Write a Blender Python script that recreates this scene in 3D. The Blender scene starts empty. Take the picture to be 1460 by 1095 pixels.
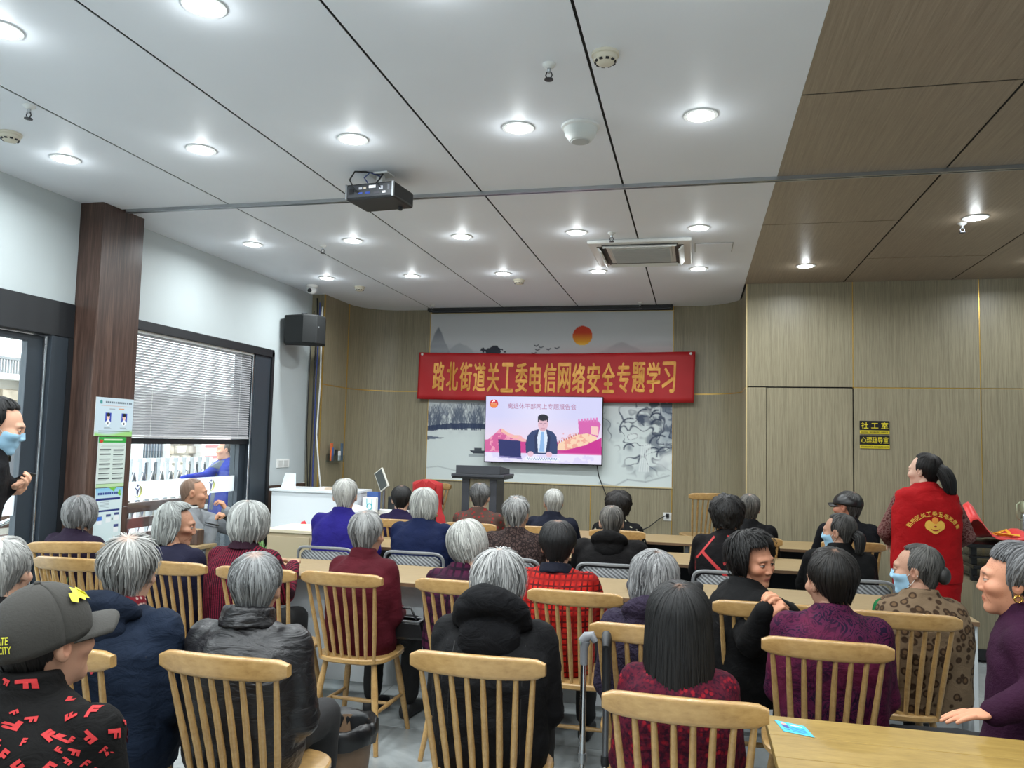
import bpy, bmesh, math, random
import numpy as np
from mathutils import Vector, Matrix, Euler
from mathutils.bvhtree import BVHTree

# ---------------------------------------------------------------- camera
SC = bpy.context.scene
COL = SC.collection
FPX, PCX, PCY, CAMH = 1121.0, 730.0, 547.5, 1.58
def _c(px, py): return np.array([px - PCX, PCY - py, -FPX])
_Y = _c(992, 636); _Y /= np.linalg.norm(_Y)                 # room depth axis
_X = -_c(-4058, 512); _X -= _Y * _X.dot(_Y); _X /= np.linalg.norm(_X)
_Z = np.cross(_X, _Y)
RW = np.array([_X, _Y, _Z])
cam_d = bpy.data.cameras.new('camera'); cam = bpy.data.objects.new('camera', cam_d); COL.objects.link(cam)
cam_d.sensor_fit = 'HORIZONTAL'; cam_d.sensor_width = 36; cam_d.lens = FPX / 1460 * 36
cam_d.clip_start = .02; cam_d.clip_end = 200
cam.matrix_world = Matrix.Translation((0, 0, CAMH)) @ Matrix(RW.tolist()).to_4x4()
SC.camera = cam

# ---------------------------------------------------------------- world, exposure
SC.view_settings.view_transform = 'Standard'; SC.view_settings.look = 'None'
SC.view_settings.exposure = 0.1; SC.view_settings.gamma = 1; SC.view_settings.use_curve_mapping = False
wd = bpy.data.worlds.new('overcast_sky'); SC.world = wd; wd.use_nodes = True
wd.node_tree.nodes['Background'].inputs[0].default_value = (.93, .97, 1.0, 1)
wd.node_tree.nodes['Background'].inputs[1].default_value = 6.0
LAMP_W = 6.6          # one downlight
LAMP_COL = (.925, .985, 1.0)

# ---------------------------------------------------------------- helpers
rnd = random.Random(7)
RS = np.random.RandomState(5)
def S(r, g, b):       # sRGB 0-255 to linear
    f = lambda c: (c / 255 / 12.92) if c / 255 <= .04045 else ((c / 255 + .055) / 1.055) ** 2.4
    return (f(r), f(g), f(b), 1)

class MB:
    """collects shapes, builds ONE mesh object"""
    def __init__(s): s.v = []; s.f = []; s.m = []; s.c = []; s.cm = 0; s.cc = None
    def add(s, vs, fs):
        o = len(s.v); s.v.extend([tuple(map(float, p)) for p in vs]); s.f.extend([tuple(i + o for i in q) for q in fs])
        s.m.extend([s.cm] * len(fs))
        if s.cc is not None: s.c.extend([s.cc] * len(vs))
        return s
    def box(s, c, d, R=None):
        x, y, z = [k / 2 for k in d]
        vs = [(-x, -y, -z), (x, -y, -z), (x, y, -z), (-x, y, -z), (-x, -y, z), (x, -y, z), (x, y, z), (-x, y, z)]
        if R is not None: vs = [tuple(R @ Vector(p)) for p in vs]
        return s.add([(p[0] + c[0], p[1] + c[1], p[2] + c[2]) for p in vs],
                     [(0, 3, 2, 1), (4, 5, 6, 7), (0, 1, 5, 4), (1, 2, 6, 5), (2, 3, 7, 6), (3, 0, 4, 7)])
    def bb(s, x0, x1, y0, y1, z0, z1):
        return s.box(((x0 + x1) / 2, (y0 + y1) / 2, (z0 + z1) / 2), (abs(x1 - x0), abs(y1 - y0), abs(z1 - z0)))
    def tube(s, pts, r, n=8, caps=True, flat=1.0):
        pts = [Vector(p) for p in pts]; k = len(pts)
        rs = list(r) if hasattr(r, '__len__') else [r] * k
        vs = []; up = None
        for i, p in enumerate(pts):
            t = (pts[min(i + 1, k - 1)] - pts[max(i - 1, 0)])
            t = t.normalized() if t.length > 1e-9 else Vector((0, 0, 1))
            if up is None:
                up = Vector((0, 0, 1)) if abs(t.z) < .9 else Vector((0, 1, 0))
            a = t.cross(up); a = a.normalized() if a.length > 1e-6 else t.orthogonal().normalized(); b = a.cross(t).normalized(); up = b
            for j in range(n):
                w = 2 * math.pi * j / n
                vs.append(p + a * (math.cos(w) * rs[i]) + b * (math.sin(w) * rs[i] * flat))
        fs = [(i * n + j, i * n + (j + 1) % n, (i + 1) * n + (j + 1) % n, (i + 1) * n + j) for i in range(k - 1) for j in range(n)]
        if caps: fs += [tuple(range(n - 1, -1, -1)), tuple((k - 1) * n + j for j in range(n))]
        return s.add(vs, fs)
    def caps_(s, p0, p1, r0, r1, n=12):       # rounded tapered limb
        p0 = Vector(p0); p1 = Vector(p1); d = (p1 - p0).normalized()
        P = []; Rr = []
        for a in (-80, -55, -28): P.append(p0 + d * (r0 * math.sin(math.radians(a)))); Rr.append(r0 * math.cos(math.radians(a)))
        for t in (0, .33, .66, 1): P.append(p0.lerp(p1, t)); Rr.append(r0 + (r1 - r0) * t)
        for a in (28, 55, 80): P.append(p1 + d * (r1 * math.sin(math.radians(a)))); Rr.append(r1 * math.cos(math.radians(a)))
        return s.tube(P, Rr, n)
    def ell(s, c, r, nu=16, nv=10, R=None):
        vs = []; fs = []
        for i in range(nv + 1):
            th = math.pi * i / nv
            for j in range(nu):
                ph = 2 * math.pi * j / nu
                p = Vector((r[0] * math.sin(th) * math.cos(ph), r[1] * math.sin(th) * math.sin(ph), r[2] * math.cos(th)))
                if R is not None: p = R @ p
                vs.append((p.x + c[0], p.y + c[1], p.z + c[2]))
        for i in range(nv):
            for j in range(nu):
                fs.append((i * nu + j, (i + 1) * nu + j, (i + 1) * nu + (j + 1) % nu, i * nu + (j + 1) % nu))
        return s.add(vs, fs)
    def lathe(s, prof, c=(0, 0, 0), n=20, R=None):
        vs = []
        for r, z in prof:
            for j in range(n):
                w = 2 * math.pi * j / n; p = Vector((r * math.cos(w), r * math.sin(w), z))
                if R is not None: p = R @ p
                vs.append((p.x + c[0], p.y + c[1], p.z + c[2]))
        k = len(prof)
        fs = [(i * n + j, i * n + (j + 1) % n, (i + 1) * n + (j + 1) % n, (i + 1) * n + j) for i in range(k - 1) for j in range(n)]
        fs += [tuple(range(n - 1, -1, -1)), tuple((k - 1) * n + j for j in range(n))]
        return s.add(vs, fs)
    def rings(s, rings, caps=True):
        n = len(rings[0]); vs = [p for r in rings for p in r]; k = len(rings)
        fs = [(i * n + j, i * n + (j + 1) % n, (i + 1) * n + (j + 1) % n, (i + 1) * n + j) for i in range(k - 1) for j in range(n)]
        if caps: fs += [tuple(range(n - 1, -1, -1)), tuple((k - 1) * n + j for j in range(n))]
        return s.add(vs, fs)
    def sheet(s, g):                          # grid of points, one side
        a = len(g); b = len(g[0])
        return s.add([p for r in g for p in r], [(i * b + j, i * b + j + 1, (i + 1) * b + j + 1, (i + 1) * b + j) for i in range(a - 1) for j in range(b - 1)])
    def prism(s, poly, fn, d0, d1):           # polygon (u,v) -> fn(u,v,depth)
        n = len(poly)
        vs = [fn(u, v, d0) for u, v in poly] + [fn(u, v, d1) for u, v in poly]
        return s.add(vs, [tuple(range(n - 1, -1, -1)), tuple(range(n, 2 * n))] + [(j, (j + 1) % n, n + (j + 1) % n, n + j) for j in range(n)])
    def mesh(s, name='m'):
        me = bpy.data.meshes.new(name); me.from_pydata(s.v, [], s.f); me.validate(); me.update()
        if s.c:
            a = me.attributes.new('Col', 'FLOAT_COLOR', 'POINT'); a.data.foreach_set('color', np.array([(c[0], c[1], c[2], 1.0) for c in s.c], dtype=np.float32).ravel())
        return me
    def build(s, name, mats, parent=None, smooth=None, bevel=0, seg=2):
        me = s.mesh(name)
        ms = mats if isinstance(mats, (list, tuple)) else [mats]
        for m in ms: me.materials.append(m)
        if len(ms) > 1 and len(me.polygons) == len(s.m): me.polygons.foreach_set('material_index', s.m)
        return link(name, me, parent, smooth, bevel, seg)
def link(name, me, parent=None, smooth=None, bevel=0, seg=2):
    bmn = bmesh.new(); bmn.from_mesh(me); bmesh.ops.recalc_face_normals(bmn, faces=bmn.faces); bmn.to_mesh(me); bmn.free()
    if smooth is not None:
        me.shade_smooth()
        if smooth < 180: me.set_sharp_from_angle(angle=math.radians(smooth))
    o = bpy.data.objects.new(name, me); COL.objects.link(o)
    if parent is not None: o.parent = parent
    if bevel:
        b = o.modifiers.new('edge', 'BEVEL'); b.width = bevel; b.segments = seg; b.limit_method = 'ANGLE'; b.angle_limit = math.radians(40)
    return o
def tag(o, label, cat, group=None):
    o['label'] = label; o['category'] = cat
    if group: o['group'] = group
    return o
def struct(o, label=None):
    o['kind'] = 'structure'
    if label: o['label'] = label
    return o
def empty(name, loc=(0, 0, 0), rz=0):
    o = bpy.data.objects.new(name, None); COL.objects.link(o); o.location = loc; o.rotation_euler = (0, 0, rz); o.empty_display_size = .1
    return o
def copy_tree(o, parent=None):
    c = o.copy(); COL.objects.link(c); c.parent = parent
    for ch in o.children: copy_tree(ch, c)
    return c

# ---------------------------------------------------------------- materials
def newmat(name):
    m = bpy.data.materials.new(name); m.use_nodes = True
    return m, m.node_tree.nodes, m.node_tree.links, m.node_tree.nodes['Principled BSDF']
def coords(nt, scale=(1, 1, 1), rot=(0, 0, 0), src='Object'):
    tc = nt.nodes.new('ShaderNodeTexCoord'); mp = nt.nodes.new('ShaderNodeMapping')
    mp.inputs['Scale'].default_value = scale; mp.inputs['Rotation'].default_value = rot
    nt.links.new(tc.outputs[src], mp.inputs['Vector']); return mp.outputs['Vector']
def ramp(nt, fac, stops, interp='LINEAR'):
    r = nt.nodes.new('ShaderNodeValToRGB'); r.color_ramp.interpolation = interp
    e = r.color_ramp.elements
    e[0].position, e[0].color = stops[0]; e[1].position, e[1].color = stops[-1]
    for p, c in stops[1:-1]: q = e.new(p); q.color = c
    nt.links.new(fac, r.inputs[0]); return r.outputs[0]
def noise(nt, vec, scale, detail=3, rough=.55, dist=0):
    n = nt.nodes.new('ShaderNodeTexNoise'); n.inputs['Scale'].default_value = scale; n.inputs['Detail'].default_value = detail
    n.inputs['Roughness'].default_value = rough; n.inputs['Distortion'].default_value = dist
    nt.links.new(vec, n.inputs['Vector']); return n.outputs['Fac']
def mixc(nt, fac, a, b, mode='MIX'):
    m = nt.nodes.new('ShaderNodeMix'); m.data_type = 'RGBA'; m.blend_type = mode
    for k, x in ((0, fac), (6, a), (7, b)):
        if isinstance(x, (int, float, tuple)): m.inputs[k].default_value = x
        else: nt.links.new(x, m.inputs[k])
    return m.outputs[2]
def bump(nt, h, strength, dist=.01):
    b = nt.nodes.new('ShaderNodeBump'); b.inputs['Strength'].default_value = strength; b.inputs['Distance'].default_value = dist
    nt.links.new(h, b.inputs['Height']); return b.outputs[0]
MATS = {}
def mat(name, col, rough=.5, metal=0, var=0, vscale=8, bmp=0, bscale=60, spec=None, emit=0, sheen=0, stretch=(1, 1, 1)):
    if name in MATS: return MATS[name]
    m, N, L, P = newmat(name); nt = m.node_tree
    P.inputs['Base Color'].default_value = col; P.inputs['Roughness'].default_value = rough; P.inputs['Metallic'].default_value = metal
    if spec is not None: P.inputs['Specular IOR Level'].default_value = spec
    if var:
        v = coords(nt, stretch); f = noise(nt, v, vscale, 4)
        a = tuple(min(1, c * (1 + var)) for c in col[:3]) + (1,); b = tuple(c * (1 - var) for c in col[:3]) + (1,)
        L.new(ramp(nt, f, [(.3, b), (.7, a)]), P.inputs['Base Color'])
    if bmp:
        v = coords(nt, stretch); L.new(bump(nt, noise(nt, v, bscale, 3), bmp, .004), P.inputs['Normal'])
    if emit: P.inputs['Emission Color'].default_value = col; P.inputs['Emission Strength'].default_value = emit
    if sheen: P.inputs['Sheen Weight'].default_value = sheen; P.inputs['Sheen Roughness'].default_value = .5
    MATS[name] = m; return m
def wood(name, dark, light, stretch, rough=.4, fine=1.0, bmp=.08, mid=None, coat=0):
    """stretched-noise grain; the small stretch component is the grain direction"""
    m, N, L, P = newmat(name); nt = m.node_tree
    v = coords(nt, stretch)
    a = noise(nt, v, 3 * fine, 6, .65, .3); b = noise(nt, v, 14 * fine, 3, .6, .1)
    ma = nt.nodes.new('ShaderNodeMath'); ma.operation = 'MULTIPLY_ADD'; L.new(b, ma.inputs[0]); ma.inputs[1].default_value = .45
    mb = nt.nodes.new('ShaderNodeMath'); mb.operation = 'MULTIPLY'; L.new(a, mb.inputs[0]); mb.inputs[1].default_value = .6
    L.new(mb.outputs[0], ma.inputs[2])
    st = [(.36, dark), (.66, light)] if mid is None else [(.34, dark), (.5, mid), (.68, light)]
    L.new(ramp(nt, ma.outputs[0], st), P.inputs['Base Color']); P.inputs['Roughness'].default_value = rough
    L.new(bump(nt, ma.outputs[0], bmp, .003), P.inputs['Normal'])
    if coat: P.inputs['Coat Weight'].default_value = coat; P.inputs['Coat Roughness'].default_value = .2
    MATS[name] = m; return m
def colmat(name, rough=.6, emit=0, spec=.3, sheen=0, alpha=None):     # colour taken from the mesh's own Col attribute
    m, N, L, P = newmat(name); at = N.new('ShaderNodeAttribute'); at.attribute_name = 'Col'
    L.new(at.outputs['Color'], P.inputs['Base Color']); P.inputs['Roughness'].default_value = rough; P.inputs['Specular IOR Level'].default_value = spec
    if emit: L.new(at.outputs['Color'], P.inputs['Emission Color']); P.inputs['Emission Strength'].default_value = emit
    MATS[name] = m; return m
def thin_glass(name, tint=(.93, .97, .97, 1), gloss=.07, milky=0):
    m, N, L, P = newmat(name); N.remove(P)
    t = N.new('ShaderNodeBsdfTransparent'); t.inputs[0].default_value = tint
    g = N.new('ShaderNodeBsdfGlossy'); g.inputs['Roughness'].default_value = .03
    mx = N.new('ShaderNodeMixShader'); mx.inputs[0].default_value = gloss; L.new(t.outputs[0], mx.inputs[1]); L.new(g.outputs[0], mx.inputs[2])
    out = mx.outputs[0]
    if milky:
        d = N.new('ShaderNodeBsdfDiffuse'); d.inputs[0].default_value = (.85, .88, .9, 1)
        tr = N.new('ShaderNodeBsdfTranslucent'); tr.inputs[0].default_value = (.85, .88, .9, 1)
        m3 = N.new('ShaderNodeMixShader'); L.new(d.outputs[0], m3.inputs[1]); L.new(tr.outputs[0], m3.inputs[2])
        m2 = N.new('ShaderNodeMixShader'); m2.inputs[0].default_value = milky; L.new(out, m2.inputs[1]); L.new(m3.outputs[0], m2.inputs[2]); out = m2.outputs[0]
    L.new(out, N['Material Output'].inputs['Surface']); MATS[name] = m; return m

M_white = mat('white_paint', S(182, 191, 193), .55, var=.03, vscale=1.5)
M_ceil = mat('white_ceiling_panel', S(231, 236, 243), .55, var=.02, vscale=1.2)
M_black = mat('black_groove', S(18, 18, 18), .7)
M_wallwood = wood('grey_oak_laminate', S(108, 100, 81), S(154, 145, 120), (34, 34, .55), .42, 1, .04, S(132, 124, 101))
M_ceilwood = wood('brown_ceiling_laminate', S(128, 115, 100), S(164, 149, 130), (30, .5, 30), .38, 1, .04, S(146, 132, 115))
M_walnut = wood('walnut_cladding', S(44, 32, 28), S(98, 76, 66), (9, 9, .35), .32, 1, .05, S(70, 52, 45))
M_gold = mat('brushed_gold', S(196, 160, 84), .35, .7)
M_frame = mat('graphite_frame', S(52, 60, 68), .4, .2)
M_dframe = mat('dark_frame', S(30, 33, 37), .45, .1)
M_glass = thin_glass('window_glass')
M_chair = wood('blond_rubberwood', S(146, 112, 66), S(180, 146, 94), (2.5, 8, 6), .32, 1, .015, S(165, 130, 80), .3)
M_table = wood('pale_oak_tabletop', S(126, 107, 74), S(152, 131, 94), (2, 30, 30), .48, .8, .02, S(139, 118, 83))
M_bigtable = wood('honey_rubberwood', S(122, 97, 44), S(156, 129, 68), (1.6, 12, 12), .42, 1, .02, S(139, 113, 56), .1)
M_silver = mat('silver_steel', S(170, 174, 178), .3, .9)
M_chrome = mat('chrome', S(205, 208, 212), .15, 1)
M_plw = mat('white_plastic', S(222, 224, 222), .4)
M_plk = mat('black_plastic', S(24, 25, 27), .45)
M_grey = mat('grey_plastic', S(112, 114, 116), .5)
M_dgrey = mat('charcoal_metal', S(58, 60, 66), .45, .2)
M_paper = mat('white_paper', S(230, 232, 232), .7)
M_lam = mat('white_laminate', S(214, 219, 222), .4)
M_col = colmat('printed_surface', .6)

# ================================================================ THE ROOM
CZ = 3.2; LX = -4.28; BY = 9.28; RY = 8.05; CX0 = .48; FRONT = -3.0; RX = 5.2
# floor of large grey tiles
fl = struct(MB().bb(LX - .3, RX + .1, FRONT - .1, BY + .1, -.12, -.006).build('floor', mat('tile_grout', S(70, 72, 72), .8)), 'grey polished stone-look tile floor')
m, N, L, P = newmat('grey_marble_tile'); nt = m.node_tree; v = coords(nt)
L.new(ramp(nt, noise(nt, v, 1.6, 8, .62, 1.2), [(.3, S(132, 137, 138)), (.55, S(160, 165, 165)), (.75, S(180, 184, 183))]), P.inputs['Base Color'])
P.inputs['Roughness'].default_value = .22; M_tile = m
tw = .8
tile_me = None
for i in range(12):
    for j in range(16):
        x0 = LX + i * tw; y0 = FRONT + j * tw
        if x0 > RX - .1: continue
        if tile_me is None:
            tile_me = MB().bb(.0015, tw - .0015, .0015, tw - .0015, -.012, 0).mesh('tile'); tile_me.materials.append(M_tile)
        o = bpy.data.objects.new('tile', tile_me); COL.objects.link(o); o.location = (x0, y0, 0); o.parent = fl

# ceiling: dark backing, white strips and brown laminate boards with open joints
ce = struct(MB().bb(LX - .3, RX + .1, FRONT - .1, BY + .1, CZ + .003, CZ + .12).build('ceiling', mat('joint_black', S(5, 5, 5), .9)), 'ceiling of white strips and brown laminate boards with dark joints')
GX = [LX, -3.22, -2.29, -1.372, -.455, .462, 1.385, 2.335, 3.28, 4.2, RX]
g = .0065
for i in range(5):
    x0, x1 = GX[i] + (g if i else 0), GX[i + 1] - (g if i < 4 else 0)
    for y0, y1 in ((FRONT, 4.83), (4.872, BY)):
        MB().bb(x0, x1, y0, y1, CZ, CZ + .004).build('ceiling_panel', M_ceil, ce)
cross = {5: [1.5, 3.71, 5.9], 6: [2.6, 7.07], 7: [1.5, 3.71, 5.9], 8: [2.6, 7.07], 9: [1.5, 3.71, 5.9]}
for i in range(5, 10):
    x0, x1 = GX[i] + (g if i > 5 else .001), GX[i + 1] - g
    cuts = sorted(cross[i] + [4.85]); ys = [FRONT] + cuts + [RY]
    for a, b in zip(ys[:-1], ys[1:]):
        ga = .02 if abs(a - 4.85) < .01 else g; gb = .02 if abs(b - 4.85) < .01 else g
        MB().bb(x0, x1, a + (ga if a > FRONT else 0), b - (gb if b < RY else 0), CZ, CZ + .004).build('ceiling_board', M_ceilwood, ce)
# partition track across the ceiling
tr = struct(empty('trim_1', (0, 4.851, CZ)), 'grey aluminium partition track across the ceiling')
MB().bb(-4.06, RX, -.021, -.006, -.022, .01).build('rail', M_silver, tr); MB().bb(-4.06, RX, .006, .021, -.022, .01).build('rail', M_silver, tr)
MB().bb(-4.06, RX, -.006, .006, -.006, .012).build('slot', M_black, tr)

# back wall with coved laminate corners
def path_wall(pts, z0, z1, th, out):       # strip of wall following a plan polyline, thickness away from the room
    mb = MB(); n = len(pts)
    ins = pts; nor = []
    for i in range(n):
        a = Vector(pts[max(i - 1, 0)]); b = Vector(pts[min(i + 1, n - 1)]); t = (b - a).normalized(); nor.append(Vector((-t.y, t.x)) * out)
    v = []
    for p, q in zip(pts, nor): v += [(p[0], p[1], z0), (p[0], p[1], z1), (p[0] + q.x * th, p[1] + q.y * th, z1), (p[0] + q.x * th, p[1] + q.y * th, z0)]
    f = []
    for i in range(n - 1):
        for k in range(4): f.append((i * 4 + k, i * 4 + (k + 1) % 4, (i + 1) * 4 + (k + 1) % 4, (i + 1) * 4 + k))
    f += [(3, 2, 1, 0), tuple((n - 1) * 4 + k for k in range(4))]
    mb.add(v, f); return mb
wb = struct(MB().bb(LX - .2, RX, BY + .02, BY + .2, 0, CZ + .1).build('wall_back', M_black), 'grey oak laminate wall behind the stage with coved corners')
def arc(cx, cy, r, a0, a1, n=12): return [(cx + r * math.cos(math.radians(a0 + (a1 - a0) * i / n)), cy + r * math.sin(math.radians(a0 + (a1 - a0) * i / n))) for i in range(n + 1)]
G2 = 2.175
lw_pts = arc(-3.62, 8.78, .5, 180, 90) + [(-3.245, BY)]
rw_pts = [(-.262, BY)] + arc(-.02, 8.78, .5, 90, 0) + [(.48, 8.075)]
for z0, z1 in ((0, G2 - .006), (G2 + .006, CZ)):
    path_wall([(-4.12, 8.135), (-4.12, 8.775)], z0, z1, .03, 1).build('wall_panel', M_wallwood, wb, 30)
    path_wall(lw_pts, z0, z1, .03, 1).build('wall_panel', M_wallwood, wb, 30)
    path_wall(rw_pts, z0, z1, .03, 1).build('wall_panel', M_wallwood, wb, 30)
MB().bb(LX, -4.125, 8.14, 8.17, 0, CZ).build('wall_panel', M_wallwood, wb)
MB().bb(-3.24, -1.206, BY - .001, BY + .03, 0, 1.085).build('wall_panel', M_wallwood, wb)
MB().bb(-1.194, -.266, BY - .001, BY + .03, 0, 1.085).build('wall_panel', M_wallwood, wb)
path_wall(lw_pts, G2 - .006, G2 + .006, .028, 1).build('gold_strip', M_gold, wb, 30)
path_wall(rw_pts[1:], G2 - .006, G2 + .006, .028, 1).build('gold_strip', M_gold, wb, 30)
path_wall([(-4.12, 8.135), (-4.12, 8.775)], G2 - .006, G2 + .006, .02, 1).build('gold_strip', M_gold, wb)
for x, y, z0, z1 in ((-4.121, 8.136, 0, CZ), (-4.121, 8.777, 0, CZ), (-3.243, BY, 0, CZ), (-.264, BY, 0, CZ), (-1.2, BY, 0, 1.085)):
    MB().box((x, y + .004, (z0 + z1) / 2), (.011, .02, z1 - z0)).build('gold_strip', M_gold, wb)
# side wall of laminate beside the stage
wr = struct(MB().bb(.5, RX, RY + .02, RY + .15, 0, CZ + .1).build('wall_right', M_black), 'grey oak laminate wall with a flush hidden door')
GV = [.484, 1.463, 2.563, 3.66, 4.76, RX]
for i in range(5):
    for k, (z0, z1) in enumerate(((0, G2 - .005), (G2 + .005, CZ))):
        if i == 0 and k == 0:
            MB().bb(GV[0], .667, RY, RY + .03, z0, z1).build('wall_panel', M_wallwood, wr); continue
        MB().bb(GV[i] + (.005 if i else 0), GV[i + 1] - .005, RY, RY + .03, z0, z1).build('wall_panel', M_wallwood, wr)
d1 = struct(MB().bb(.672, 1.456, RY + .001, RY + .03, .004, G2 - .008).build('door_1', M_wallwood), 'flush laminate door hidden in the wood wall')
for i in range(1, 5):
    z0 = G2 if i == 1 else 0
    MB().bb(GV[i] - .004, GV[i] + .004, RY + .004, RY + .025, z0, CZ).build('gold_strip', M_gold, wr)
MB().bb(1.463, RX, RY + .004, RY + .024, G2 - .005, G2 + .005).build('gold_strip', M_gold, wr)
MB().bb(.478, .488, RY - .004, RY + .02, 0, CZ).build('gold_strip', mat('pale_gold', S(206, 186, 140), .4, .4), wr)
# walls out of view close the room
struct(MB().bb(RX, RX + .15, FRONT - .15, RY + .15, 0, CZ + .1).build('wall_east', M_white), 'plain white side wall')
struct(MB().bb(LX - .2, RX + .15, FRONT - .15, FRONT, 0, CZ + .1).build('wall_front', M_white), 'plain white wall behind the rows')
# left wall: white, with a door opening, a column and a tall window
WT = .2
wl = struct(MB().bb(LX - WT, LX, FRONT, 2.55, 0, CZ + .1).build('wall_left', M_white), 'white painted wall with the glazed door and tall window')
MB().bb(LX - WT, LX, 2.55, 8.17, 2.462, CZ + .1).build('wall_upper', M_white, wl)
MB().bb(LX - WT, LX, 7.315, 8.17, 1.065, 2.462).build('wall_pier', M_white, wl)
MB().bb(LX - WT, LX + .012, 7.315, 8.135, 0, 1.06).build('wainscot', M_walnut, wl)
MB().bb(LX - WT, LX, 4.63, 5.08, 0, 2.462).build('wall_pier', M_white, wl)
MB().bb(LX - WT, LX, 5.08, 7.315, 0, .1).build('wall_foot', M_white, wl)
# column
co = struct(empty('column', (0, 0, 0)), 'dark walnut clad column between the glazed door and the window')
MB().bb(LX, -4.112, 4.67, 5.055, 0, CZ).build('core', M_black, co)
for z0, z1 in ((0, 1.03), (1.036, CZ)):
    MB().bb(LX, -4.094, 4.648, 4.669, z0, z1).build('cladding_panel', M_walnut, co, None, .002)
    MB().bb(-4.111, -4.09, 4.652, 5.073, z0, z1).build('cladding_panel', M_walnut, co, None, .002)
# door 2: glazed entrance
d2 = struct(empty('door_2', (LX, 0, 0)), 'glazed entrance door in a graphite frame')
MB().bb(-.18, .02, 2.55, 4.64, 2.225, 2.465).build('header', M_dframe, d2, None, .004)
MB().bb(-.14, .015, 4.455, 4.6, 0, 2.225).build('jamb', M_frame, d2, None, .003)
MB().bb(-.19, .018, 4.6, 4.645, 0, 2.225).build('frame_edge', M_dframe, d2)
MB().bb(-.16, .0, 2.55, 2.68, 0, 2.225).build('jamb', M_frame, d2, None, .003)
MB().bb(-.09, -.04, 4.315, 4.44, .02, 2.215).build('stile', M_frame, d2, None, .003)
MB().bb(-.09, -.04, 3.4, 3.5, .02, 2.215).build('stile', M_frame, d2, None, .003)
MB().bb(-.09, -.04, 3.5, 4.315, 2.17, 2.215).build('top_rail', M_frame, d2)
MB().bb(-.09, -.04, 3.5, 4.315, .02, .14).build('bottom_rail', M_frame, d2)
MB().bb(-.09, -.04, 2.69, 2.8, .02, 2.215).build('stile', M_frame, d2, None, .003)
MB().bb(-.09, -.04, 2.8, 3.39, 2.17, 2.215).build('top_rail', M_frame, d2)
MB().bb(-.068, -.062, 3.5, 4.315, .14, 2.17).build('pane', M_glass, d2)
MB().bb(-.068, -.062, 2.8, 3.39, .02, 2.17).build('pane', M_glass, d2)
MB().tube([(-.02, 4.447, .02), (-.02, 4.447, 2.215)], .009, 8).build('pull_rail', M_chrome, d2, 60)
M_film = thin_glass('frosted_film', (.95, .97, 1, 1), .03, .62)
MB().bb(-.061, -.059, 3.5, 4.315, 1.02, 1.2).build('frosted_band', M_film, d2)
MB().lathe([(.045, 0), (.045, .0015)], (-.057, 4.02, 1.1), 20, Matrix.Rotation(math.pi / 2, 3, 'Y')).build('yellow_dot', mat('film_yellow', S(220, 210, 70), .6), d2)
# window 1
w1 = struct(empty('window_1', (LX, 0, 0)), 'tall graphite framed window with frosted band')
MB().bb(-.2, .03, 5.08, 7.32, 2.385, 2.462).build('head_frame', M_dframe, w1, None, .004)
MB().bb(-.2, .03, 7.28, 7.325, .1, 2.44).build('edge_frame', M_dframe, w1)
MB().bb(-.2, .012, 7.0, 7.28, .1, 2.385).build('side_frame', M_frame, w1, None, .003)
MB().bb(-.16, -.06, 6.9, 6.998, .1, 2.385).build('mullion', M_frame, w1, None, .003)
MB().bb(-.16, -.06, 5.08, 5.16, .1, 2.385).build('side_frame', M_frame, w1)
MB().bb(-.16, -.04, 5.08, 7.0, 1.488, 1.535).build('transom', M_dframe, w1, None, .003)
MB().bb(-.16, -.04, 5.08, 7.0, .1, .17).build('bottom_frame', M_frame, w1)
MB().tube([(.0, 6.975, .12), (.0, 6.975, 2.38)], .008, 8).build('white_rod', M_chrome, w1, 60)
MB().bb(-.108, -.102, 5.16, 6.9, .17, 1.488).build('pane', M_glass, w1)
MB().bb(-.108, -.102, 5.16, 6.9, 1.535, 2.385).build('pane', M_glass, w1)
fb = MB().bb(-.1, -.098, 5.16, 6.9, 1.035, 1.185).build('frosted_band', M_film, w1)
M_fg = mat('film_print_grey', S(176, 180, 196), .6); M_fy = mat('film_print_yellow', S(206, 204, 120), .6); M_fb = mat('film_print_slate', S(120, 120, 150), .6)
for y in (5.53, 6.52):          # little figure-in-ring logo with a caption beside it
    mb = MB()
    mb.tube([(-.095, y + .042 * math.cos(a), 1.11 + .05 * math.sin(a)) for a in np.linspace(-.75 * math.pi, .45 * math.pi, 14)], [.003 + .008 * math.sin(math.pi * k / 13) for k in range(14)], 6, True, .4)
    mb.build('logo_ring', M_fy, fb)
    mb = MB(); mb.ell((-.095, y, 1.152), (.003, .011, .011), 10, 6)
    mb.tube([(-.095, y - .035, 1.14), (-.095, y - .005, 1.118), (-.095, y - .003, 1.07)], [.004, .009, .003], 6, True, .4)
    mb.tube([(-.095, y + .035, 1.14), (-.095, y + .005, 1.118), (-.095, y + .003, 1.07)], [.004, .009, .003], 6, True, .4)
    mb.build('logo_figure', M_fb, fb)
    mb = MB()
    for k, yy in enumerate((y - .3, y - .235, y - .17)):
        if k < 2:
            for dz in (-.016, .0, .016): mb.bb(-.096, -.094, yy - .02, yy + .02, 1.12 + dz - .0025, 1.12 + dz + .0025)
            mb.bb(-.096, -.094, yy - .003, yy + .003, 1.1, 1.14)
        else: mb.bb(-.096, -.094, yy - .02, yy + .02, 1.117, 1.123)
    mb.bb(-.096, -.094, y - .32, y - .15, 1.07, 1.076); mb.bb(-.096, -.094, y - .32, y - .15, 1.056, 1.059)
    mb.build('caption', M_fg, fb)
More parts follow.
